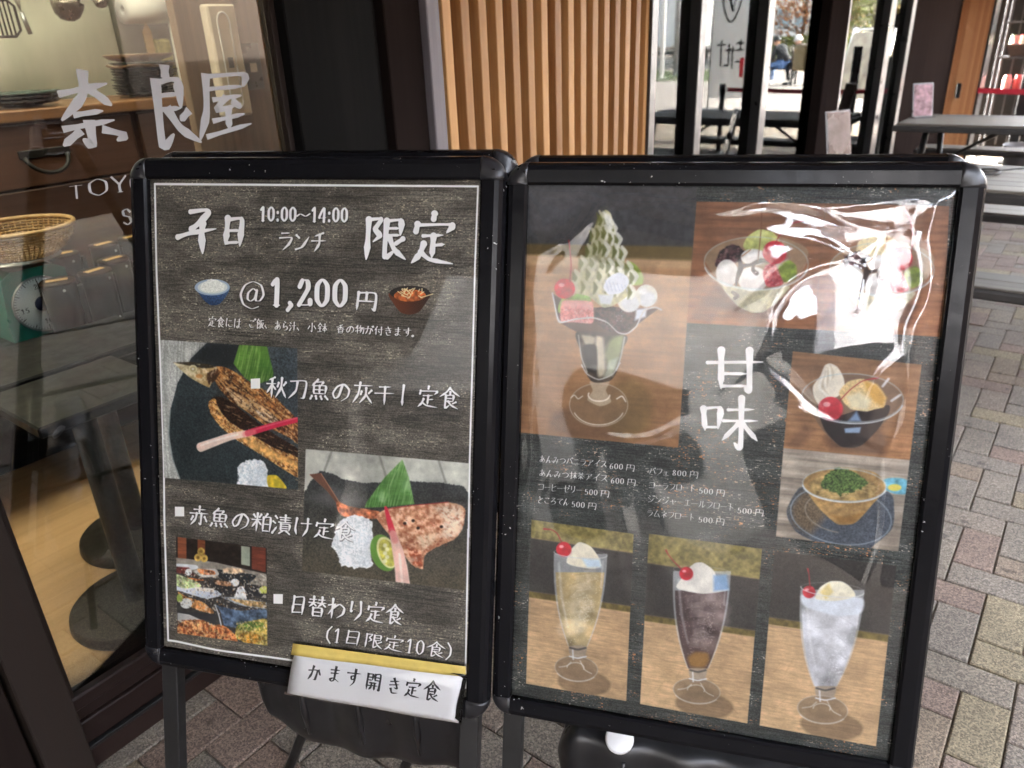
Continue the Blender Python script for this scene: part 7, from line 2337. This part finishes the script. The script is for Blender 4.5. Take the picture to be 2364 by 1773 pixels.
tree('autumn_tree', 'rust coloured autumn tree with thin bare branches behind the benches', 38, mv(-12.3), 4.6, 2.0, 'leaf_rust', 2600, 1)
tree('autumn_tree', 'golden leaved autumn tree with pale trunk above the lime hedge', 44, mv(-11.5), 5.0, 2.4, 'leaf_gold', 5200, 2)
tree('autumn_tree', 'olive leaved tree with thick dark trunk beside the lime hedge', 38, mv(-9.0), 5.2, 2.2, 'leaf_olive', 4200, 3)
tree('autumn_tree', 'golden tree leaning over the road by the street lamp', 44, mv(-21.2), 5.2, 2.6, 'leaf_gold', 4200, 4)
tree('autumn_tree', 'green tree across the road behind the flag pole', 50, mv(-25.4), 4.6, 2.4, 'leaf_lime', 4200, 5)
tree('autumn_tree', 'rust coloured tree across the road behind the truck', 56, mv(-26.0), 5.6, 2.8, 'leaf_rust', 4200, 6)
tree('autumn_tree', 'olive tree furthest along the shop row', 42, mv(-8.6), 5.0, 2.4, 'leaf_olive', 3600, 8)


def hedge(label, u, v, lx, ly, h, m, n, seed):
    rg = np.random.default_rng(seed)
    T = thing('hedge', label, 'hedge', B(u, v, -0.012), TH, 'clipped hedges')
    vs, fs = [], []
    for i in range(n):
        p = Vector(((rg.random() - .5) * lx, (rg.random() - .5) * ly, rg.random() * h))
        if i % 3:
            k = int(rg.integers(0, 3))
            if k == 2:
                p.z = h * (0.94 + .1 * rg.random())
            else:
                p[k] = math.copysign((lx, ly)[k] / 2, p[k]) * (0.95 + .1 * rg.random())
        a, b = Vector(rg.normal(0, 1, 3)).normalized() * .05, Vector(rg.normal(0, 1, 3)).normalized() * .05
        q = len(vs)
        vs += [p - a, p + b, p + a, p - b]
        fs.append((q, q + 1, q + 2, q + 3))
    part(T, 'foliage', MB().add(vs, fs), MT[m])
    mb = MB()
    for i in range(12):
        x, y = (rg.random() - .5) * lx * .8, (rg.random() - .5) * ly * .8
        mb.tube([(x, y, 0), (x * 1.05, y * 1.05, h * .6)], 0.02, 5)
    part(T, 'stems', mb, MT['bark'])


hedge('bright lime green clipped hedge under the golden tree', 47, mv(-12.0), 2.0, 3.6, 0.80, 'leaf_lime', 7000, 1)
hedge('low lime hedge beside the thick dark trunk', 50, mv(-11.0), 2.0, 3.0, 0.62, 'leaf_lime', 5000, 2)
hedge('olive green hedge behind the people on the bench', 36, mv(-11.2), 1.6, 4.0, 0.95, 'leaf_olive', 7000, 3)


# far buildings
def far_building(label, u, v, lu, lv, h, mat, rows, cols, glass_c):
    T = thing('far_building', label, 'building', B(u, v, -0.012), TH)
    part(T, 'wall', MB().box((0, -lv, 0), (lu, 0, h)), mat)
    part(T, 'roof', MB().box((-0.3, -lv - .3, h + .002), (lu + .3, 0.3, h + 0.5)), MT['kerb'])
    gm = M('far_window_glass', glass_c, 0.15, var=0.2, scale=0.5)
    for r in range(rows):
        z = 1.2 + r * (h - 1.5) / rows
        for k in range(cols):
            y = -lv + 0.8 + k * (lv - 1.2) / cols
            part(T, 'window', MB().box((-0.06, y, z), (-0.005, y + (lv - 1.2) / cols * .72, z + (h - 1.5) / rows * .55)), gm)


wb = M('pale_building', (0.62, 0.62, 0.60), 0.8, var=0.06)
far_building('white office block with rows of windows beyond the trees', 75, mv(-21.5), 12, 9.0, 13, wb, 4, 5, (0.25, 0.35, 0.40))
far_building('pale grey block with blue windows behind the hedges', 82, mv(-14.0), 12, 6.0, 11, M('pale_grey_building', (0.5, 0.52, 0.55), 0.8), 4, 4, (0.18, 0.28, 0.45))
far_building('cream block across the road', 80, mv(-33.0), 12, 10.0, 9, M('cream_building', (0.6, 0.55, 0.47), 0.8), 3, 5, (0.2, 0.22, 0.24))


# plaza benches
def bench(label, u, v, rz=0.0):
    T = thing('plaza_bench', label, 'bench', B(u, v, -0.012), TH + rz, 'black plaza benches')
    for k in range(4):
        part(T, 'seat_slat', MB().box((-0.20 + k * .105, -0.85, 0.385), (-0.20 + k * .105 + .09, 0.85, 0.41), 0.004), MT['iron'])
    for y in (-0.75, 0.0, 0.75):
        for x in (-0.17, 0.17):
            part(T, 'leg', MB().box((x - .02, y - .02, 0), (x + .02, y + .02, 0.3845)), MT['iron'])


bench('black slatted bench under the two seated people', 21.3, mv(-6.95), 0.0)


def frame_stool(u, v):
    T = thing('frame_stool', 'black square frame stool on the plaza before the lime hedge', 'stool', B(u, v, -0.012))
    mb = MB()
    for x in (-0.2, 0.2):
        for y in (-0.42, 0.42):
            part(T, 'leg', MB().box((x - .025, y - .025, 0), (x + .025, y + .025, 0.40)), MT['iron'])
    part(T, 'seat', MB().box((-0.23, -0.45, 0.4005), (0.23, 0.45, 0.44), 0.005), MT['iron'])
    part(T, 'foot_rail', MB().box((-0.21, -0.39, 0.02), (-0.19, 0.39, 0.05)), MT['iron'])


frame_stool(25.0, mv(-6.5))


# ------------------------------------------------------------------ people on the plaza
def skin_body(T, name, joints, edges, mat, sub=2):
    """one continuous body grown over a skeleton of joints {key: (pos, rx, ry)}"""
    ks = list(joints)
    me = bpy.data.meshes.new(name)
    me.from_pydata([joints[k][0] for k in ks], [(ks.index(a), ks.index(b)) for a, b in edges], [])
    me.materials.append(mat)
    o = link(name, me, T)
    sk = o.modifiers.new('skin', 'SKIN')
    sk.use_smooth_shade = True
    for i, k in enumerate(ks):
        d = me.skin_vertices[0].data[i]
        d.radius = (joints[k][1], joints[k][2] if len(joints[k]) > 2 else joints[k][1])
        d.use_root = (i == 0)
    ss = o.modifiers.new('subdivision', 'SUBSURF')
    ss.levels = ss.render_levels = sub
    return o


def head(T, c, r, look, mat=None):
    """skull with brow, nose, mouth and ears, facing 'look' (local yaw)"""
    n, m = 18, 24
    vs, fs = [], []
    for i in range(n + 1):
        th = math.pi * i / n
        for k in range(m):
            a = 2 * math.pi * k / m
            x, y, z = math.sin(th) * math.cos(a), math.sin(th) * math.sin(a), math.cos(th)
            rx = 1.0 + (0.16 * math.exp(-((a if a < math.pi else a - 2 * math.pi) / .22) ** 2 - ((z + .12) / .20) ** 2)) - (0.05 * math.exp(-((abs(a if a < math.pi else a - 2 * math.pi) - .38) / .2) ** 2 - ((z - .08) / .15) ** 2))
            ear = 0.16 * math.exp(-((abs(a if a < math.pi else a - 2 * math.pi) - 1.62) / .14) ** 2 - ((z + .02) / .24) ** 2)
            jaw = 1 - 0.26 * max(0, -z - .1)
            vs.append((x * r * .98 * rx, y * r * (.80 + ear) * jaw, z * r * 1.22))
    for i in range(n):
        for k in range(m):
            k2 = (k + 1) % m
            fs.append((i * m + k, i * m + k2, (i + 1) * m + k2, (i + 1) * m + k))
    ca, sa = math.cos(look), math.sin(look)
    tl = 0.5
    mb = MB().add(vs, fs, True)
    mb.xf(lambda x, y, z: ((x * math.cos(tl) + z * math.sin(tl)) * ca - y * sa + c[0], (x * math.cos(tl) + z * math.sin(tl)) * sa + y * ca + c[1], -x * math.sin(tl) + z * math.cos(tl) + c[2]))
    return part(T, 'head', mb, mat or MT['skin'])


def hair(T, c, r, look, mat, name='hair'):
    mb = MB().lathe([(0.0, 1.30 * r), (r * .5, 1.18 * r), (r * .86, .86 * r), (r * 1.03, .3 * r), (r * 1.02, -.2 * r), (r * .96, -.2 * r), (r * .9, .2 * r)], (0, 0, 0), 20, 0, 2 * math.pi, 1.0, .88)
    ca, sa = math.cos(look), math.sin(look)
    tl = 0.2
    mb.xf(lambda x, y, z: (((x - .012) * math.cos(tl) + z * math.sin(tl)) * ca - y * sa + c[0], ((x - .012) * math.cos(tl) + z * math.sin(tl)) * sa + y * ca + c[1], -x * math.sin(tl) + z * math.cos(tl) + c[2]))
    return part(T, name, mb, mat)


def hand(T, c, d, mat):
    """palm with four curled fingers and a thumb"""
    J = {'w': (c, .024, .018), 'p': (tuple(Vector(c) + Vector(d) * .055), .036, .016)}
    E = [('w', 'p')]
    side = Vector(d).cross(Vector((0, 0, 1))).normalized()
    for i in range(4):
        o = side * (-.027 + .018 * i)
        ln = (.052, .062, .058, .044)[i]
        a = Vector(c) + Vector(d) * .085 + o
        b = a + Vector(d) * ln * .55 + Vector((0, 0, -.012))
        e = b + Vector(d) * ln * .25 + Vector((0, 0, -.024))
        for n_, p in (('a', a), ('b', b), ('e', e)):
            J['%s%d' % (n_, i)] = (tuple(p), .0085)
        E += [('p', 'a%d' % i), ('a%d' % i, 'b%d' % i), ('b%d' % i, 'e%d' % i)]
    a = Vector(c) + Vector(d) * .03 - side * .040
    b = a + Vector(d) * .035 - side * .008
    J['t0'], J['t1'] = (tuple(a), .010), (tuple(b), .009)
    E += [('w', 't0'), ('t0', 't1')]
    return skin_body(T, 'hand', J, E, mat, 1)


def seated(label, u, v, look, coat, trouser, shoe, knit=False):
    """sits on the bench facing local +x, bent over a phone"""
    T = thing('person', label, 'person', B(u, v, -0.012), TH + look, 'people on the plaza')
    # sitting surface at z = 0.41
    J = {'pelvis': ((0.0, 0, 0.52), .155, .13), 'belly': ((0.05, 0, 0.68), .145, .12), 'chest': ((0.16, 0, 0.86), .165, .125), 'neck': ((0.24, 0, 0.985), .075, .07)}
    E = [('pelvis', 'belly'), ('belly', 'chest'), ('chest', 'neck')]
    for s, n_ in ((1, 'l'), (-1, 'r')):
        J['sh' + n_] = ((0.16, s * .175, 0.90), .075)
        J['el' + n_] = ((0.20, s * .235, 0.64), .055)
        J['wr' + n_] = ((0.40, s * .09, 0.60), .036)
        E += [('chest', 'sh' + n_), ('sh' + n_, 'el' + n_), ('el' + n_, 'wr' + n_)]
    skin_body(T, 'upper_body', J, E, coat)
    J = {'pelvis': ((0.0, 0, 0.51), .15, .125)}
    E = []
    for s, n_ in ((1, 'l'), (-1, 'r')):
        J['hip' + n_] = ((0.04, s * .10, 0.50), .098)
        J['kn' + n_] = ((0.46, s * .13, 0.48), .068)
        J['an' + n_] = ((0.43 + .05 * s, s * .13, 0.10), .045)
        E += [('pelvis', 'hip' + n_), ('hip' + n_, 'kn' + n_), ('kn' + n_, 'an' + n_)]
    skin_body(T, 'trousers', J, E, trouser)
    for s in (1, -1):
        x = 0.43 + .05 * s
        skin_body(T, 'shoe', {'h': ((x - .02, s * .13, .045), .046, .042), 'm': ((x + .09, s * .135, .036), .044, .034), 't': ((x + .17, s * .14, .030), .036, .026)}, [('h', 'm'), ('m', 't')], shoe)
        hand(T, (0.40, s * .085, 0.60), (0.85, -s * .35, .25), MT['skin'])
    hc = (0.315, 0, 1.065)
    head(T, hc, 0.100, 0)
    hair(T, hc, 0.106, 0, MT['knit'] if knit else MT['hair'], 'knit_hood' if knit else 'hair')
    part(T, 'phone', MB().box((0.475, -0.035, 0.605), (0.485, 0.035, 0.735), 0.004).xf(lambda x, y, z: (x + (z - .605) * .5, y, z)), MT['canister'])
    return T


seated('seated person in black jacket and blue jeans bent over a phone', 21.28, mv(-7.22), math.pi * 0.62 + math.pi, MT['jacket'], MT['jeans'], MT['white_paint'])
seated('seated person in grey coat and white knit hood holding a phone', 21.28, mv(-6.68), math.pi * 0.62 + math.pi, MT['greycoat'], MT['trouser'], MT['trouser'], True)


def stander(label, u, v, look):
    T = thing('person', label, 'person', B(u, v, 0.0), TH + look, 'people on the plaza')
    J = {'pelvis': ((0, 0, 0.92), .150, .115), 'belly': ((0, 0, 1.08), .150, .11), 'chest': ((0.0, 0, 1.28), .175, .125), 'neck': ((0.015, 0, 1.44), .07, .07)}
    E = [('pelvis', 'belly'), ('belly', 'chest'), ('chest', 'neck')]
    for s, n_ in ((1, 'l'), (-1, 'r')):
        J['sh' + n_] = ((0.0, s * .185, 1.355), .072)
        J['el' + n_] = ((-0.03, s * .25, 1.08), .056)
        J['wr' + n_] = ((0.04, s * .25, 0.84), .038)
        E += [('chest', 'sh' + n_), ('sh' + n_, 'el' + n_), ('el' + n_, 'wr' + n_)]
        hand(T, (0.04, s * .25, 0.83), (0.15, 0.02 * s, -0.98), MT['skin'])
    skin_body(T, 'upper_body', J, E, MT['jacket'])
    J = {'pelvis': ((0, 0, 0.90), .152, .12)}
    E = []
    for s, n_ in ((1, 'l'), (-1, 'r')):
        J['hip' + n_] = ((0, s * .09, 0.84), .098)
        J['kn' + n_] = ((0.02, s * .10, 0.48), .066)
        J['an' + n_] = ((0.0, s * .11, 0.09), .045)
        E += [('pelvis', 'hip' + n_), ('hip' + n_, 'kn' + n_), ('kn' + n_, 'an' + n_)]
        skin_body(T, 'shoe', {'h': ((-.02, s * .11, .046), .046, .042), 'm': ((.09, s * .115, .036), .044, .034), 't': ((.17, s * .12, .030), .036, .026)}, [('h', 'm'), ('m', 't')], MT['trouser'])
    skin_body(T, 'trousers', J, E, MT['trouser'])
    hc = (0.035, 0, 1.575)
    head(T, hc, 0.100, 0)
    hair(T, hc, 0.106, 0, MT['hair'])
    B_ = thing('tote_bag', 'beige canvas tote bag hanging from a shoulder', 'bag', T.location, TH + look)
    part(B_, 'bag', MB().box((-0.19, 0.285, 0.86), (0.17, 0.385, 1.17), 0.03), MT['canvas'])
    part(B_, 'strap', MB().tube([(-0.12, 0.33, 1.16), (-0.06, 0.29, 1.30), (0.0, 0.22, 1.43), (0.05, 0.29, 1.30), (0.10, 0.33, 1.16)], 0.010, 8), MT['canvas'])


stander('standing person in dark clothes with tote bag beyond the red belt', 10.9, mv(-3.12), 2.4)

# unseen buildings round the passage, placed to darken reflections, shade and bounce light
OB = thing('unseen_opposite_shop', 'unseen dark timber building across the passage, placed to darken reflections', 'building', B(-4.0, -4.6, 0), TH)
part(OB, 'wall', MB().box((-9, -8, 0), (15, 0, 3.3)), MT['brown_wood'])
part(OB, 'roof', MB().prism([(-9.5, 0.5, 3.3005), (-9.5, -8.5, 3.3005), (-9.5, -4.0, 5.0)], (25.0, 0, 0)), M('roof_tiles', (0.06, 0.06, 0.062), 0.6))
for k in range(8):
    part(OB, 'door_leaf', MB().box((-8.2 + k * 2.7, 0.002, 0.05), (-6.5 + k * 2.7, 0.05, 2.3)), MT['dark_wood'])
part(OB, 'added_glare_wall', MB().box((-2.75, -1.5, 2.45), (-0.75, 0.56, 4.05)), MT['pale_plaster'])  # unseen pale wall, added and sized to mirror as glare in the film
part(OB, 'upper_roof', MB().prism([(-3.0, 0.8, 4.0505), (-0.5, 0.8, 4.0505), (-1.75, 0.8, 4.8)], (0, -2.4, 0)), MT['dark_wood'])
US = thing('added_shade_block', 'unseen cream block added above the shop to shade the end building', 'building', B(-8.8, 1.75, TOP + 0.37), TH)  # unseen block, added to keep the sun off the end building
part(US, 'wall', MB().box((0, 0, 0), (5.6, 4.3, 5.0)), MT['cream_plaster'])
part(US, 'roof', MB().box((-0.3, -0.5, 5.001), (5.9, 4.6, 5.25)), MT['dark_wood'])
for k in range(3):
    part(US, 'window', MB().box((0.6 + k * 1.7, -0.05, 1.0), (1.8 + k * 1.7, -0.002, 2.4)), MT['door_black'])
EB = thing('added_bounce_block', 'unseen cream building added at the passage end to bounce light', 'building', B(-8.95, -4.55, 0), TH)  # unseen pale building, added to bounce light onto the boards
part(EB, 'wall', MB().box((-5, 0, 0), (0, 10, 5.0)), MT['cream_plaster'])
part(EB, 'roof', MB().prism([(0.5, -0.4, 5.0005), (-5.5, -0.4, 5.0005), (-2.5, -0.4, 6.4)], (0, 10.8, 0)), M('roof_tiles', (0.06, 0.06, 0.062), 0.6))
for k in range(3):
    part(EB, 'door_leaf', MB().box((0.002, 1.0 + k * 2.6, 0.05), (0.05, 2.9 + k * 2.6, 2.3)), MT['dark_wood'])
